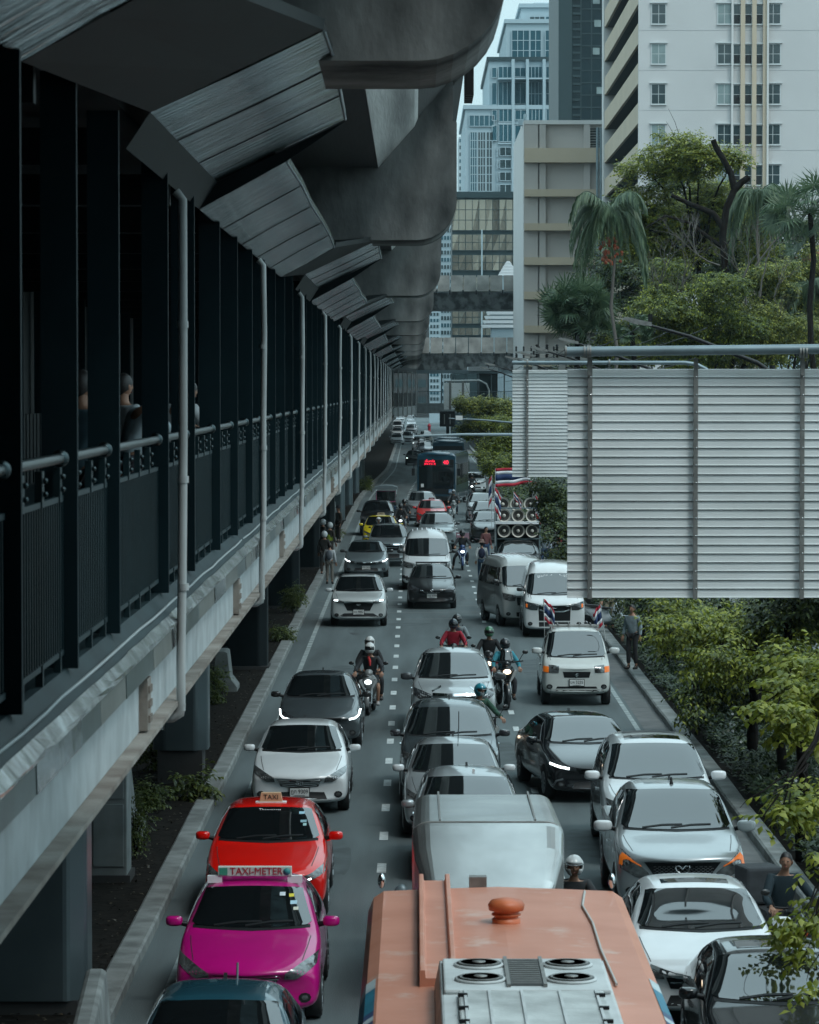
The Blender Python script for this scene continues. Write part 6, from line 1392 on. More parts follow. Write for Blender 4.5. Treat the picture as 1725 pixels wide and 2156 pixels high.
sunroof(r, bv, -.46, .46, 2.45, 2.85); sunroof(r, bv, -.44, .44, 3.25, 3.6, 'black')
r, bv, pm_ = car('sedan_car', 'sedan', 3.42, 62.3, 'black fastback sedan angled across the right lane with a lit headlamp', (.009,.010,.012), W=1.84, H=1.44, L=4.9, rz=7.5, group=GJ, lamp='lampdark', drl=('line', [(.62,.655),(.78,.675),(.94,.72)], .034), rough=.2)
sunroof(r, bv, -.5, .5, 2.3, 3.3); pg(bv, lineg([(-.86,.30),(-.80,.42),(-.68,.45)], .03, 6), 'f', M['rim'], 'bumper_trim', r, .006)
r, bv, pm_ = car('minitruck', 'minitruck', 3.88, 81.5, 'cream white small pickup with a roof rack and flags', (.52,.54,.52), W=1.66, H=1.84, group=GJ, cat='pickup', plate=('บห 5235',.56), logo=('s',.75,.055), amber=([(.80,.80),(.94,.81)],[(.80,.93),(.94,.94)]), mcol=(.5,.52,.51), mz=1.2, antenna=False,
  hl=([(.52,.79),(.72,.79),(.80,.79)],[(.50,.95),(.72,.97),(.80,.97)]), chrome=[], inn=([(-.6,.42),(0,.42),(.6,.42)],[(-.56,.47),(0,.47),(.56,.47)]))
pg(bv, ruled([(-.80,.30),(0,.28),(.80,.30)],[(-.80,.40),(0,.40),(.80,.40)],10,2),'f',M['black'],'lower_bumper',r,.004)
rack(r, bv, 1.15, 1.8, .56, 3, 'galv_bar', .09)
for q in (-.4,-.13,.13,.4): a, b = roofpt(bv, q, 1.2), roofpt(bv, q, 1.75); MB().tube([a+Vector((0,0,.09)), b+Vector((0,0,.09))], .014, 6).build('rack_bar', M['galv_bar'], r)
flag('tricolour flag on the left corner of the small cream pickup', at(1148,1352,83.2), 1.05, .30, .52, dirx=1, droop=.9, wave=.04, lean=(-.03,0))
flag('tricolour flag on the right corner of the small cream pickup', at(1276,1350,83.2), .9, .22, .5, dirx=-1, droop=1.1, wave=.03, ph=1.5, lean=(-.12,0))
r, bv, pm_ = car('passenger_van', 'van', 4.27, 103.9, 'white high roof van with a broad chrome grille and lettering on its windscreen', (.60,.62,.62), W=1.9, H=2.26, cat='van', group=GJ, mcol=(.03,.03,.03), lamp='lampdark', antenna=False, amber=([(.86,.92),(.91,.93)],[(.86,1.02),(.91,1.03)]),
  chrome=[([(-.5,.99),(-.3,.93),(0,.93),(.3,.93),(.5,.99)],.05),([(-.48,.86),(-.3,.80),(0,.80),(.3,.80),(.48,.86)],.04)], logo=('ovals',.95,.08), gr=([(-.5,.52),(0,.52),(.5,.52)],[(-.52,.98),(0,.98),(.52,.98)]))
text('มูลนิธิเพื่อนผู้บริโภค', .14, M['white'], r, (.05,.955,1.83), rot=(R(55),0,0)); text('เหยี่ยวข่าว', .12, M['white'], r, (.25,.885,1.70), rot=(R(55),0,0))
r, bv, pm_ = car('passenger_van', 'van', 3.72, 108.6, 'older silver high roof van angled beside the white van', (.36,.38,.37), W=1.84, H=2.24, rz=9.5, cat='van', group=GJ, mcol=(.03,.03,.03), antenna=False)
for q in range(7): pg(bv, lineg([(-.54+.18*q, 1.9), (-.54+.18*q, 4.2)], .03, 5), 't', M['fwhite'], 'roof_rib', r, .008, .004)
r, bv, pm_ = car('sedan_car', 'sedan', 3.62, 168, 'dark car with an open door figure just left of the loudspeaker truck', (.03,.032,.035), W=1.72, H=1.5, group=GJ)
r, bv, pm_ = car('suv_car', 'suv', 3.9, 181, 'black car second beyond the loudspeaker truck', (.012,.013,.015), W=1.78, H=1.6, group=GJ, lamp='lamp')
r, bv, pm_ = car('suv_car', 'suv', 3.85, 193, 'silver grey car third beyond the loudspeaker truck', (.30,.32,.33), W=1.78, H=1.68, group=GJ, metal=.3, mcol=(.02,.02,.02))
r, bv, pm_ = car('hatchback_car', 'suv', 4.4, 249, 'small white hatchback to the right of the blue bus', (.60,.63,.64), W=1.70, H=1.5, L=3.9, group=GJ)
# ---- loudspeaker truck
r, bv, pm_ = car('loudspeaker_truck', 'pickup', 4.05, 131, 'dark pickup carrying a rack of large grey horn loudspeakers', (.03,.034,.038), W=1.8, H=1.72, cat='loudspeaker truck', group=GJ, antenna=False)
fr = MB()
for xx in (-.85,.85):
    for yy in (2.7,4.6): fr.box(xx-.03,xx+.03,yy-.03,yy+.03,.9,3.25 if yy > 3 else 2.95)
for zz in (1.72,2.33,2.92): fr.box(-.88,.88,2.66,2.74,zz-.025,zz+.025)
fr.box(-.88,.88,4.5,4.6,2.5,2.56); fr.box(-.88,.88,2.6,4.6,2.30,2.325); fr.build('speaker_rack', M['gpipe'], r)
MB().box(-.92,.88,2.30,2.62,2.31,2.41).build('white_shelf', M['white'], r)
MB().box(-.86,.86,2.95,4.6,.8,2.28).build('speaker_cabinet', M['black'], r)
hc = mat('horn_paint', (.55,.52,.46), .5); hd_ = mat('horn_inside', (.06,.055,.05), .5)
def horn(x_, y_, z_, rr=.25):
    o = MB().lathe([(rr*.28,.32),(rr*.35,.18),(rr*.60,.06),(rr,0),(rr*1.04,-.01),(rr*1.02,.02),(rr*.66,.10),(rr*.45,.36)], (0,0,0), 'y', 24).build('loudspeaker', hc, r, loc=(x_,y_,z_))
    MB().lathe([(rr*.30,.12),(rr*.72,.05),(rr*.80,.03),(rr*.82,.06),(rr*.3,.16)], (0,-.012,0), 'y', 24).build('horn_ring', hd_, o); MB().ball((0,.02,0), (.07,.08,.07), 10, 6).build('horn_plug', hc, o)
for xx in (-.55,0,.55):
    horn(xx, 2.45, 2.64); horn(xx, 2.45, 2.04); horn(xx, 4.3, 3.02, .26)
flag('large tricolour flag streaming from the front pole of the loudspeaker truck', at(1043,1150,132), 3.0, 1.55, .72, dirx=1, droop=-.10, wave=.08)
flag('small drooping tricolour flag low on the left of the loudspeaker truck', at(1042,1080,130.5), 1.0, .3, .9, dirx=1, droop=1.4, wave=.03, ph=2)
flag('furled tricolour flag high on the left pole beside the loudspeaker truck', at(1036,1110,131.5), 2.0, .16, 1.0, dirx=-1, droop=1.5, wave=.04)
flag('tricolour flag on the right side of the loudspeaker truck', at(1128,1095,131), .95, .25, .8, dirx=1, droop=1.3, wave=.03, ph=1)
flag('little tricolour pennant between the two rows of horns', at(1082,1060,130.6), .45, .35, .25, dirx=1, droop=1.2, wave=.03, ph=1)
# ---- silver box pickup (canopy with a sloping metal fairing)
r, bv, pm_ = car('box_truck', 'minitruck', .92, 41.2, 'small truck with a bare brushed metal box and sloping front fairing', (.3,.32,.33), W=1.68, H=1.80, cat='truck', group=GJ, metal=.3, antenna=False, L=4.6)
bm_ = mat('brushed_sheet', (.50,.50,.49), .27, metal=.9, noise=.18, nscale=1.2, bump=.25, bscale=1.1)
def rrect(w_, z0, z1, c, n=6): 
    p = [(w_, z0)]
    for k in range(n+1): a = math.pi/2*k/n; p.append((w_-c+c*math.cos(a), z1-c*.7+c*.7*math.sin(a)))
    return p+[(-x, z) for x, z in p[::-1]]
secs = [(.10,.70,1.20,1.42,.10),(.35,.80,1.15,1.60,.13),(.9,.92,1.1,1.92,.2),(1.38,.95,1.0,2.13,.22),(1.52,.95,1.0,2.17,.22),(4.6,.92,.95,2.14,.20)]
mb = MB(); rows = [[(x, y, z) for x, z in rrect(w_, z0, z1, c)] for y, w_, z0, z1, c in secs]; mb.grid(rows, smooth=False)
mb.add(rows[0], [tuple(range(len(rows[0])))[::-1]]); mb.add(rows[-1], [tuple(range(len(rows[0])))]); o = mb.build('metal_box', bm_, r)
for p_ in o.data.polygons: p_.use_smooth = False
mb = MB(); mb.tube([(x, 1.50, z+.006) for x, z in rrect(.935, 1.0, 2.16, .22)], .012, 6); mb.build('seam_bead', M['galv_bar'], r)
for xx in (-.6,.6): MB().box(xx-.012,xx+.012,1.6,4.6,2.15,2.185).build('roof_seam', M['galv_bar'], r)
MB().ball((0,0,0), (.10,.06,.13), 12, 8).build('wing_mirror', M['gpipe'], r, loc=(-1.08,.75,1.36)); MB().tube([(-.8,.8,1.2),(-1.08,.75,1.3)], .015, 6).build('mirror_arm', M['black'], r)
# ---- orange bus
def bus(name, label, x, yf, W, Lb, zt, body, rz=0, roofm=None, zw=1.25, group=GJ):
    root = empty(name, (x, yf, 0), R(rz), label, 'bus', group); hw = W/2
    prof = [(-hw,.34),(-hw,zt-.20),(-hw+.05,zt-.08),(-hw+.14,zt-.02),(-hw*.5,zt),(0,zt+.02),(hw*.5,zt),(hw-.14,zt-.02),(hw-.05,zt-.08),(hw,zt-.20),(hw,.34)]
    mb = MB(); rows = []
    for yy, s, dz in ((0,.965,-.10),(.06,.985,-.03),(.16,1,0),(Lb-.14,1,0),(Lb-.04,.99,-.03),(Lb,.97,-.10)): rows.append([(x_*s, yy, z+(dz if z > zt-.3 else 0)) for x_, z in prof])
    mb.grid(rows, smooth=False); mb.add(rows[0], [tuple(range(11))[::-1]]); mb.add(rows[-1], [tuple(range(11))]); mb.grid([[r_[0] for r_ in rows], [r_[-1] for r_ in rows]], smooth=False)
    o = mb.build('body', body, root)
    MB().box(-hw*.9, hw*.9, -.012, .02, zw-.1, zt-.42).build('windshield', M['glass'], root, .03) if 1 else 0
    for s in (-1, 1):
        for k in range(int((Lb-1.4)/1.25)): MB().box(s*hw-.0 if s > 0 else -hw-.012, hw+.012 if s > 0 else -hw, .9+k*1.25, 2.05+k*1.25, 1.3, zt-.75).build('side_window', M['glass'], root, .004)
        for yy in (2.0, Lb-2.6): o2 = wheel(root, s*(hw+.005), yy, .48, s, 8)
    MB().box(-hw*.85, hw*.85, Lb, Lb+.012, 1.5, zt-.5).build('rear_window', M['glass'], root, .004)
    MB().box(-hw*.97, hw*.97, -.06, .10, .30, .62).build('bumper', M['black'], root, .02)
    return root
# orange roof paint with worn patches
mo = mat('faded_orange_paint', (.60,.265,.18), .5, noise=.3, hard=.28, nscale=1.1, bump=.2, bscale=5, coat=.1, col2=(.46,.175,.105))
t_ = mo.node_tree; pb_ = t_.nodes['Principled BSDF']; old = pb_.inputs['Base Color'].links[0].from_socket
tc = t_.nodes.new('ShaderNodeTexCoord'); nn = t_.nodes.new('ShaderNodeTexNoise'); nn.inputs['Scale'].default_value = 1.7; nn.inputs['Detail'].default_value = 9; nn.inputs['Roughness'].default_value = .62; t_.links.new(tc.outputs['Object'], nn.inputs[0])
cr = t_.nodes.new('ShaderNodeMapRange'); cr.inputs[1].default_value = .58; cr.inputs[2].default_value = .70; t_.links.new(nn.outputs[0], cr.inputs[0])
mx = t_.nodes.new('ShaderNodeMix'); mx.data_type = 'RGBA'; mx.inputs[7].default_value = (.56,.36,.29,1); t_.links.new(cr.outputs[0], mx.inputs[0]); t_.links.new(old, mx.inputs[6]); t_.links.new(mx.outputs[2], pb_.inputs['Base Color'])
YB, LB, ZT, XB = 20.3, 10.8, 3.05, .76
r = bus('orange_bus', 'worn orange bus seen from above with white air conditioning units on its roof', XB, YB, 2.36, LB, ZT, mo)
L0 = lambda wy: wy-YB
MB().prism([(-.72,ZT-.02),(-.72,ZT+.12),(-.68,ZT+.12),(-.675,ZT+.06),(-.485,ZT+.06),(-.48,ZT+.12),(-.44,ZT+.12),(-.44,ZT-.02)], L0(25.9), LB-.02, 'y').build('roof_channel', mo, r, .008)
MB().lathe([(q_*.78, z_*.85) for q_, z_ in [(.155,0),(.155,.05),(.13,.055),(.13,.08),(.16,.085),(.16,.10),(.135,.105),(.135,.13),(.19,.135),(.20,.19),(.17,.23),(.08,.25),(.01,.252)]], (.02, L0(28.9), ZT+.01), 'z', 28).build('roof_vent', mat('vent_orange', (.55,.14,.05), .45, noise=.3, nscale=6), r)
for xx in (-1.06, 1.04): MB().ball((xx, LB-.05, ZT+.06), (.035,.04,.07), 10, 8).build('marker_lamp', M['chrome'], r)
MB().box(-.26,-.10,LB-.02,LB+.12,ZT-.1,ZT+.09).build('rear_lamp_box', M['galv_bar'], r)
acm = mat('ac_white', (.50,.53,.53), .5, noise=.22, nscale=2.5, bump=.1); mesh_ = mat('fan_mesh', (.07,.08,.08), .6)
ZA = ZT+.02
ac = MB().prism([(-.66,0),(.66,0),(.62,.20),(-.62,.20)], 0, L0(25.75), 'y').build('ac_unit', acm, r, .02, loc=(.05,0,ZA))
zz = .20; y1 = L0(25.7)
pnl = MB().box(-.60,.60,y1-1.40,y1-.05,zz,zz+.035).build('fan_panel', acm, ac, .015)
for cx_ in (-.33,.33):
    for cy_ in (y1-.38, y1-1.0):
        MB().lathe([(.170,0),(.188,.004),(.188,.016),(.170,.02)], (cx_,cy_,zz+.034), 'z', 28).build('fan_rim', acm, ac)
        mb = MB(); mb.lathe([(.001,.0215),(.168,.0215),(.168,.025),(.001,.025)], (cx_,cy_,zz+.034), 'z', 28); mb.build('fan_grille', mesh_, ac)
        mb = MB()
        for k in range(1, 9): mb.lathe([(.019*k,0),(.019*k+.004,0),(.019*k+.004,.004),(.019*k,.004)], (cx_,cy_,zz+.0605), 'z', 24)
        mb.lathe([(.001,0),(.05,0),(.05,.008),(.001,.008)], (cx_,cy_,zz+.0605), 'z', 16); mb.build('fan_rings', M['galv_bar'], ac)
mb = MB().box(-.115,.115,y1-1.25,y1-.15,zz+.036,zz+.048); mb.build('coil', mesh_, ac)
mb = MB()
for k in range(12): mb.box(-.11,.11,y1-1.22+k*.09,y1-1.20+k*.09,zz+.049,zz+.055)
mb.box(-.145,-.118,y1-1.3,y1-.1,zz+.036,zz+.06); mb.box(.118,.145,y1-1.3,y1-.1,zz+.036,zz+.06); mb.build('coil_fins', M['galv_bar'], ac)
lid = MB().box(-.50,.54,.5,y1-1.48,zz,zz+.045).build('service_lid', mat('worn_lid', (.46,.49,.48), .45, noise=.4, nscale=2.2, bump=.2), ac, .015)
mb = MB()
for xx in (-.28,-.05,.22): mb.box(xx-.01,xx+.01,.55,y1-1.52,zz+.046,zz+.06)
mb.box(-.46,-.44,.55,y1-1.5,zz+.046,zz+.06); mb.box(.47,.49,.55,y1-1.5,zz+.046,zz+.06); mb.build('lid_rib', acm, ac)
for xx in (-.47,.50):
    for k in range(6): MB().box(xx-.035,xx+.035,y1-1.75-k*.5,y1-1.72-k*.5,zz+.046,zz+.07).build('latch', M['black'], ac)
GC = {'blue':(.02,.16,.24),'fwhite':(.42,.5,.52),'red':(.40,.02,.07),'ledge':(.02,.2,.22),'navy':(.03,.06,.14)}
gm = {k: mat('roof_edge_graphic', c, .5, noise=.2) for k, c in GC.items()}
hw = 1.18
for s in (-1, 1):
    y_ = L0(26.4)
    for k, (c, h_) in enumerate((('fwhite',.42),('blue',.95),('navy',.22),('fwhite',.18),('navy',.3),('red',.25),('fwhite',.3),('red',.6),('ledge',1.3),('red',.4),('navy',.4))):
        o_ = .004; mb = MB(); mb.grid([[(s*(hw+o_),yy,ZT-.45),(s*(hw+o_),yy,ZT-.20),(s*(hw-.05+o_),yy,ZT-.08+o_),(s*(hw-.12),yy,ZT-.03+o_)] for yy in (y_-h_, y_)], smooth=False)
        mb.build('edge_graphic', gm[c], r); y_ -= h_
ln = MB(); pts = [(.78,LB-.35,ZT+.008),(.72,LB-1.2,ZT+.01),(.76,LB-2.2,ZT+.012),(.74,LB-3.6,ZT+.014),(.77,LB-5.2,ZT+.014)]
ln.tube([(x_+rnd.uniform(-.01,.01), y_, z_+.0) for x_, y_, z_ in pts], .012, 6); ln.build('sealant_line', mat('grey_sealant', (.42,.42,.40), .7), r)
# ---- blue city buses
mbz = mat('bus_blue', (.008,.045,.072), .3, coat=.8, noise=.1, nscale=1)
bl = ['dark blue city bus showing red route number 40', 'second blue city bus just behind the first', 'third blue city bus at the back of the line']
for k, (x_, y_, rz_) in enumerate(((1.42,222,-5),(2.72,274,-3),(2.9,291,-2))):
    r = bus('city_bus', bl[k], x_, y_, 2.55, 11.5, 3.38, mbz, rz_, zw=1.1)
    MB().box(-1.12,1.12,-.03,-.012,2.60,3.0).build('sign_box', M['black'], r, .01)
    MB().box(-1.15,1.15,-.022,-.0125,.75,1.1).build('front_panel', M['black'], r, .01)
    MB().ball((0,.25,3.33), (1.15,.35,.16), 16, 8).build('roof_dome', mbz, r)
    for s in (-1, 1):
        mb = MB(); mb.tube([(s*1.2,0,2.75),(s*1.45,-.25,2.72),(s*1.48,-.25,2.45)], .02, 6); mb.box(s*1.48-.10,s*1.48+.10,-.30,-.22,1.95,2.42); mb.build('wing_mirror', M['black'], r, .01)
        MB().ball((s*.95,-.02,.78), (.16,.05,.09), 12, 6).build('headlight', M['lamp'], r)
    for xx in (-.5,.2,.55,.85): MB().ball((xx,.08,3.42), .03, 8, 5).build('marker_lamp', M['white'], r)
    if k == 0:
        text('เซ็นทรัล', .21, M['redled'], r, (-.42,-.045,2.88)); text('(พระราม 2)', .17, M['redled'], r, (-.42,-.045,2.71)); text('40', .36, M['redled'], r, (.62,-.045,2.80))
        MB().box(.36,.88,-.036,-.031,2.62,2.98).build('number_panel', mat('panel_grey', (.05,.06,.065), .4), r)
        w_ = MB(); w_.box(.80,1.02,-.034,-.03,.82,1.06); w_.build('access_sign', mat('access_blue', (.05,.14,.25), .5), r)
        w_ = MB(); w_.ball((.90,-.04,1.03), .017, 8, 5); w_.tube([(.90,-.04,1.0),(.90,-.04,.94),(.95,-.04,.93),(.97,-.04,.87)], .008, 6); w_.tube([(.905+.045*math.cos(a),-.04,.905+.045*math.sin(a)) for a in np.linspace(2.2,6.0,12)], .007, 6); w_.build('wheelchair_symbol', M['white'], r)
        MB().box(-1.0,-.82,-.018,-.013,1.2,1.42).build('notice', M['plate'], r)
# ---- three-wheeled taxi
t = empty('three_wheeled_taxi', (-1.67, 199, 0), label='blue open sided three-wheeled taxi with a yellow plate, farthest left', cat='three-wheeled taxi', group=GJ)
tb = paint((.02,.05,.10)); hw = .62
MB().prism([(0,.35),(0,.85),(.25,1.0),(.45,.95),(.45,.35)], -.3, .3, 'x').build('front_cowl', tb, t, .06)
MB().box(-hw,hw,.5,2.5,.35,.75).build('body', tb, t, .05); MB().box(-hw,hw,1.5,2.5,.75,.95).build('rear_seat', M['leather'], t, .04)
MB().prism([(-.68,1.72),(-.66,1.84),(-.4,1.93),(0,1.96),(.4,1.93),(.66,1.84),(.68,1.72)], .15, 2.6, 'y').build('roof', mat('grey_canvas', (.10,.13,.14), .8), t, .02)
for xx in (-.6,.6):
    for yy in (.4,1.3,2.45): MB().tube([(xx*.95,yy-.1*(yy < 1),.7),(xx,yy,1.75)], .02, 8).build('roof_post', M['chrome'], t)
wg = MB(); wg.grid([[(-.52,.32,1.0),(.52,.32,1.0)],[(-.54,.4,1.62),(.54,.4,1.62)]], smooth=False); o = wg.build('windscreen_frame', M['glass'], t); q = o.modifiers.new('t','SOLIDIFY'); q.thickness=.01
mb = MB(); mb.tube([(-.54,.3,1.0),(-.56,.38,1.62),(.56,.38,1.62),(.54,.3,1.0),(-.54,.3,1.0)], .025, 6); mb.build('screen_trim', mat('magenta_trim', (.25,.03,.10), .4), t)
MB().box(-.22,.22,-.02,.0,.88,1.02).build('number_plate', mat('yellow_plate', (.6,.35,.02), .5), t)
MB().ball((0,-.02,.66), .09, 12, 8).build('headlight', M['lamp'], t)
wheel(t, .07, .15, .24, 1); wheel(t, .62, 2.1, .25, 1); wheel(t, -.62, 2.1, .25, -1)
person('driver of the three-wheeled taxi in a grey shirt', (-1.67, 199.1, .0), 0, 'ride', (.12,.15,.16), (.03,.03,.03))
# ---- distant queue
fc = [(-.84,463,'pickup',(.55,.57,.58),'white pickup with lit lamps leading the far queue','s'),(-2.35,462,'sedan',(.5,.52,.53),'silver car left of the far white pickup',0),(.0,338,'sedan',(.012,.013,.015),'black car with one lit lamp left of the blue bus','s'),
 (-2.6,520,'suv',(.5,.53,.54),'white car second in the far left row',0),(-2.9,590,'van',(.45,.47,.48),'pale van in the far left row',0),(-.5,560,'suv',(.3,.32,.33),'grey car behind the far white pickup',0),(-.4,600,'sedan',(.55,.57,.58),'white car in the far middle row',0),(-.6,650,'suv',(.55,.57,.58),'white tall car deep in the far middle row',0),
 (-2.9,660,'sedan',(.1,.11,.12),'dark car deep in the far left row',0),(1.6,480,'suv',(.40,.37,.33),'beige car at the back right of the far queue','s'),(1.3,390,'sedan',(.04,.05,.06),'dark car between the far pickup and the buses',0),(-.8,720,'van',(.35,.37,.38),'hazy van at the end of the middle row',0),(-3.1,740,'van',(.3,.32,.33),'hazy van at the end of the left row',0),(-2.7,560,'sedan',(.03,.03,.04),'black car squeezed in the far left row',0),(.6,420,'suv',(.25,.27,.28),'grey car to the right of the far white pickup','s')]
for x_, y_, ty, c, lb, lit in fc:
    car({'pickup':'pickup_truck','sedan':'sedan_car','suv':'suv_car','van':'passenger_van'}[ty], ty, x_, y_, lb, c, W=1.85, far=True, group='distant queue of traffic', drl=('spot', (.8,.9 if ty != 'sedan' else .72)) if lit else None, cat='van' if ty == 'van' else 'car')
# ================================================================= RIDERS
def rider(blab, plab, px, y, rz, col, pose='rideD', top=(.02,.022,.025), bottom=(.03,.035,.05), helmet=(.02,.02,.02), light='warm', big=False, dx=None, **kw):
    x = px if dx is None else dx; bk_ = {k: kw.pop(k) for k in ('basket','screen','accent','front','mirrors') if k in kw}
    b = bike(blab, (x, y, .006), rz, col, light, big, **bk_); p = person(plab, (x, y, .006), rz, pose, top, bottom, helmet=helmet, group='motorcyclists', **kw); return b, p
rider('scooter with lit lamp carrying two white helmeted riders', 'front rider in a white full face helmet and dark jacket with a red lanyard', -1.10, 79.0, -5, (.18,.19,.19), light='drl', helmet=(.55,.57,.56), top=(.02,.024,.028), bottom=(.02,.02,.022), pose='rideD', accent=(.35,.37,.38), shorts=True, scarf=(.5,.03,.03), shoes=(.3,.3,.3))
person('passenger in a white open helmet and black jacket behind the front rider', (-1.14, 79.1, .02), -5, 'pass', (.010,.011,.013), (.02,.02,.022), helmet=(.5,.52,.51), visor=False, group='motorcyclists')
rider('black three wheeled style scooter with tall windscreen and a warm lamp', 'rider in a teal shirt over white with a dark helmet', 2.22, 80.4, 6, (.015,.018,.02), big=True, helmet=(.02,.022,.025), top=(.03,.22,.28), bottom=(.03,.03,.035), stripe=(.55,.57,.57), screen=True, accent=(.3,.32,.32))
rider('dark scooter behind the teal shirted rider', 'rider in black with a green helmet', 1.86, 84.4, 0, (.03,.03,.035), helmet=(.04,.14,.07), top=(.012,.013,.015), front=(.4,.02,.06))
rider('scooter carrying the rider in red, mostly hidden by the silver pickup', 'rider in a red shirt with a dark glossy helmet', 1.0, 87.2, 0, (.02,.02,.02), helmet=(.02,.025,.035), top=(.42,.015,.035), light='lamp', vest=(.40,.015,.04))
person('pillion passenger in grey behind the rider in red', (1.10, 87.3, .0), 0, 'pass', (.25,.28,.29), (.03,.03,.03), helmet=(.03,.03,.03), group='motorcyclists', bag=((.02,.02,.03),'front'))
rider('grey scooter turned toward the right with its front wheel showing', 'rider in a green jacket with a blue helmet and face mask', 1.62, 68.0, 26, (.10,.12,.12), helmet=(.02,.20,.26), top=(.02,.07,.045), bottom=(.035,.035,.03), visor=False, mask=True, shoes=(.3,.3,.3), accent=(.25,.27,.27))
rider('scooter hidden behind the orange bus', 'rider in a white helmet peeping over the back of the orange bus', 2.03, 42.6, 0, (.02,.02,.02), helmet=(.45,.47,.47), visor=False)
rider('scooter ridden along the right kerb beside the white sedan', 'bareheaded man in a dark teal jacket gripping scooter handlebars, lower right', 4.92, 42.9, 14, (.03,.032,.035), helmet=None, top=(.008,.022,.03), bottom=(.012,.012,.014), light='lamp', accent=(.35,.06,.02), basket=(.03,.035,.04), yaw=-25, H_=1.74)
rider('blue and white scooter with a bright lamp in the open lane', 'rider all in black with a dark visor helmet in the open lane', 2.01, 142.6, 0, (.02,.05,.14), light='drl', helmet=(.03,.03,.032), bottom=(.015,.015,.018), accent=(.25,.3,.4))
rider('pale scooter between the red taxi and the right lane', 'rider with a white helmet on the pale scooter', 2.30, 200, 0, (.30,.33,.33), helmet=(.3,.32,.33), light='lamp', top=(.05,.055,.06))
rider('scooter with a dazzling lamp in front of the small white hatchback', 'black clad rider in front of the small white hatchback', 4.0, 238, 0, (.02,.02,.022), light='drl')
rider('scooter beside the black off road car, nearer one of a pair', 'dark helmeted rider nearer the yellow taxi', -.72, 176, 0, (.02,.02,.022), light='drl', basket=(.02,.02,.02))
rider('scooter beside the black off road car, farther one of a pair', 'dark helmeted rider leaning near the three-wheeled taxi', -.55, 183, 0, (.03,.03,.03), light='drl')
rider('scooter between the yellow taxi and the grey pickup', 'rider with a white helmet just before the yellow taxi', -1.66, 157, 0, (.03,.03,.03), helmet=(.5,.52,.52), light='lamp', visor=False)
for k, (x_, y_, lb) in enumerate(((.75,330,'far scooter rider left of the second blue bus'),(.5,395,'far rider among the distant cars'),(3.55,205,'dark rider beside the silver grey car in the right lane'))):
    rider('scooter of the '+lb, lb, x_, y_, 0, (.02,.02,.02), light='lamp' if k else 'drl')
# ---- pedestrians
def prsn(*a, **k): return person(*a, group='people on foot', **k)
prsn('pedestrian with a dark backpack walking away between the lanes', (2.63,133.6,.004), 180, 'walk', (.50,.52,.52), (.03,.07,.12), shoes=(.4,.4,.4), hat=(.22,.14,.12), bag=((.015,.02,.05),'back'), H_=1.66)
prsn('traffic officer in a white helmet nearest the silver crossover', (-3.62,137,.1), 160, 'stand', (.035,.035,.032), (.045,.04,.035), helmet=(.55,.57,.57), visor=False, H_=1.76)
prsn('man in a white shirt with a shoulder bag beside the officers', (-3.30,132.8,.004), 170, 'stand', (.42,.46,.48), (.16,.15,.13), H_=1.6, bag=((.10,.12,.14),'back'))
prsn('officer in a yellow reflective vest and white helmet', (-3.62,146,.1), 150, 'stand', (.04,.035,.03), (.04,.035,.03), helmet=(.5,.52,.52), visor=False, vest=(.35,.45,.05), H_=1.76)
prsn('officer half hidden behind the yellow vested officer', (-4.05,151,.1), 120, 'stand', (.04,.035,.03), (.04,.035,.03), helmet=(.45,.47,.47), visor=False)
prsn('officer in a dark cap standing on the kerb farther along', (-3.66,165,.16), -60, 'stand', (.05,.045,.04), (.04,.035,.03), hat=(.02,.02,.025), H_=1.76)
prsn('man in a pale shirt standing on the right kerb under the trees', (5.78,90.5,.16), -30, 'stand', (.20,.25,.27), (.02,.02,.022), H_=1.72)
prsn('man in a black top and khaki trousers near the parked scooter', (6.05,106,.12), 10, 'stand', (.02,.022,.025), (.20,.17,.12), H_=1.75)
prsn('person in blue behind the man in the pale shirt', (6.6,101,.12), 60, 'stand', (.03,.12,.20), (.03,.04,.06))
for k, (px, y_, tp, lb) in enumerate(((1148,140,(.20,.24,.27),'bystander in a checked grey shirt right of the loudspeaker truck'),(1160,141,(.4,.42,.44),'bystander in white right of the loudspeaker truck'),(1172,143,(.35,.05,.06),'bystander in red under the leaves right of the loudspeaker truck'),(1006,150,(.14,.05,.05),'passer-by in a brown top beside the dark car'))):
    prsn(lb, (ax(px,y_) if k < 3 else 3.05, y_ if k < 3 else 146, .1 if k < 3 else .004), rnd.uniform(-60,60), 'stand', tp, (.03,.06,.12))
rs = bike('pale scooter parked by the hedge behind the man in khaki', (6.6,104,.12), 60, (.45,.48,.5), 'lamp')
bike('dark motorcycle parked under the skywalk, silver tailed', (-4.25,120,.12), 70, (.02,.02,.022), 'lamp', accent=(.4,.42,.43)); bike('black motorcycle parked beside the column in the shade', (-4.5,128,.12), 80, (.02,.02,.022), 'lamp')
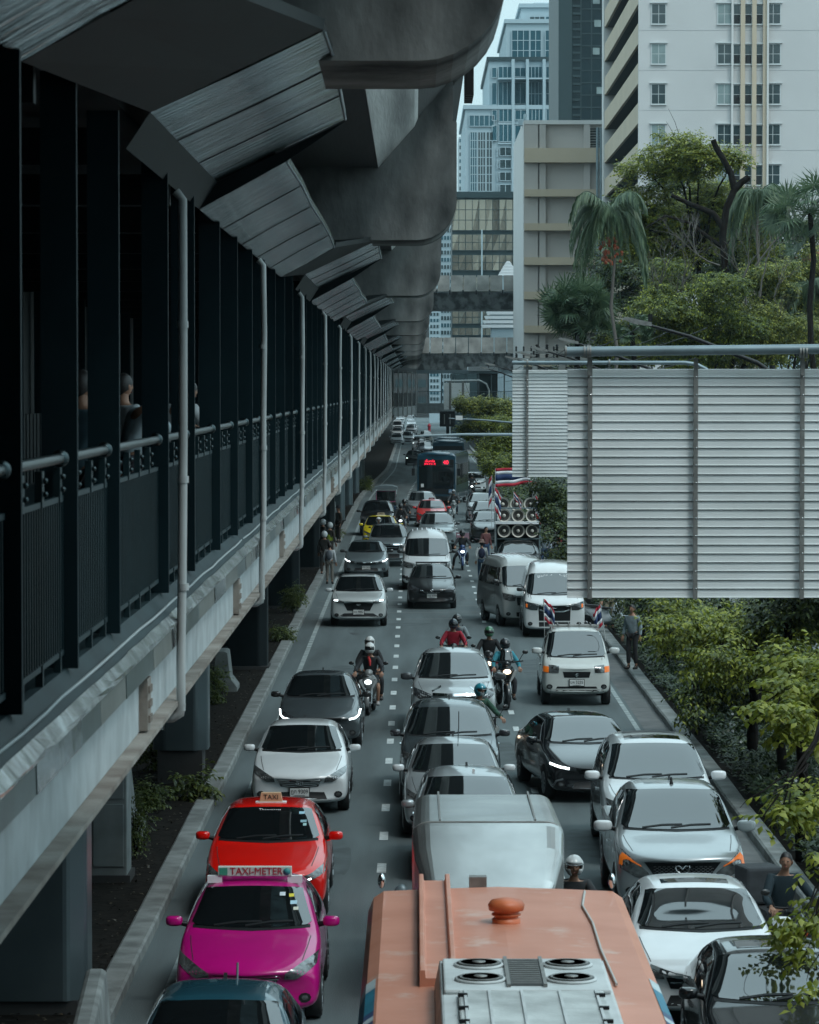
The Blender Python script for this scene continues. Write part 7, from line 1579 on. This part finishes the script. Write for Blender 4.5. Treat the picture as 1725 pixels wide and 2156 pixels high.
# ---- people on the skywalk
def sk(lb, px, y_, top, pose='lean', rz=-90, x=-2.42): return person(lb, (x, y_, 6.04), rz, pose, top, (.02,.02,.025), group='people on the skywalk')
person('dim figure in a patterned blue shirt behind the skywalk rail, farthest left', (-2.5, 25.6, 6.04), 150, 'stand', (.10,.18,.22), (.02,.02,.025), group='people on the skywalk')
person('person in a pale shirt behind the leaning man on the skywalk', (-2.70, 31.6, 6.04), 140, 'stand', (.36,.40,.42), (.10,.10,.11), group='people on the skywalk')
person('man in a light blue shirt leaning on the skywalk rail', (-2.45, 30.4, 6.04), 125, 'lean', (.42,.52,.56), (.03,.03,.04), group='people on the skywalk', H_=1.7)
person('person in white half hidden by the drainpipe on the skywalk', (-2.5, 36.0, 6.04), 140, 'lean', (.5,.54,.56), (.02,.02,.025), group='people on the skywalk')
# ---- far bits near the buses
t = empty('umbrella', (ax(948,300),300,0), label='blue and white street umbrella under the distant trees', cat='umbrella')
MB().lathe([(.02,2.5),(.6,2.35),(1.15,2.0),(1.13,1.98),(.6,2.3),(.02,2.45)], (0,0,0), 'z', 16).build('canopy', mat('umbrella_cloth', (.12,.3,.42), .7, noise=.8, nscale=.8, col2=(.5,.52,.55)), t); MB().tube([(0,0,0),(0,0,2.5)], .025, 6).build('pole', M['pipe'], t)
t = empty('fire_hydrant', (ax(904,600),600,0), label='red hydrant shape far off on the right pavement', cat='hydrant')
MB().lathe([(.25,0),(.25,.9),(.35,1.0),(.2,1.3),(.05,1.5)], (0,0,0), 'z', 12).build('body', M['red'], t)
# ---- air
hz = MB(); hz.box(-420, 420, -120, 1400, -1, 150)
mh = bpy.data.materials.new('haze'); mh.use_nodes = True; th = mh.node_tree; th.nodes.clear(); pv = th.nodes.new('ShaderNodeVolumePrincipled'); oo = th.nodes.new('ShaderNodeOutputMaterial')
pv.inputs['Color'].default_value = (.62,.88,.98,1); pv.inputs['Density'].default_value = .00008; th.links.new(pv.outputs[0], oo.inputs['Volume'])
HAZE = tag(hz.build('haze', mh), kind='stuff')
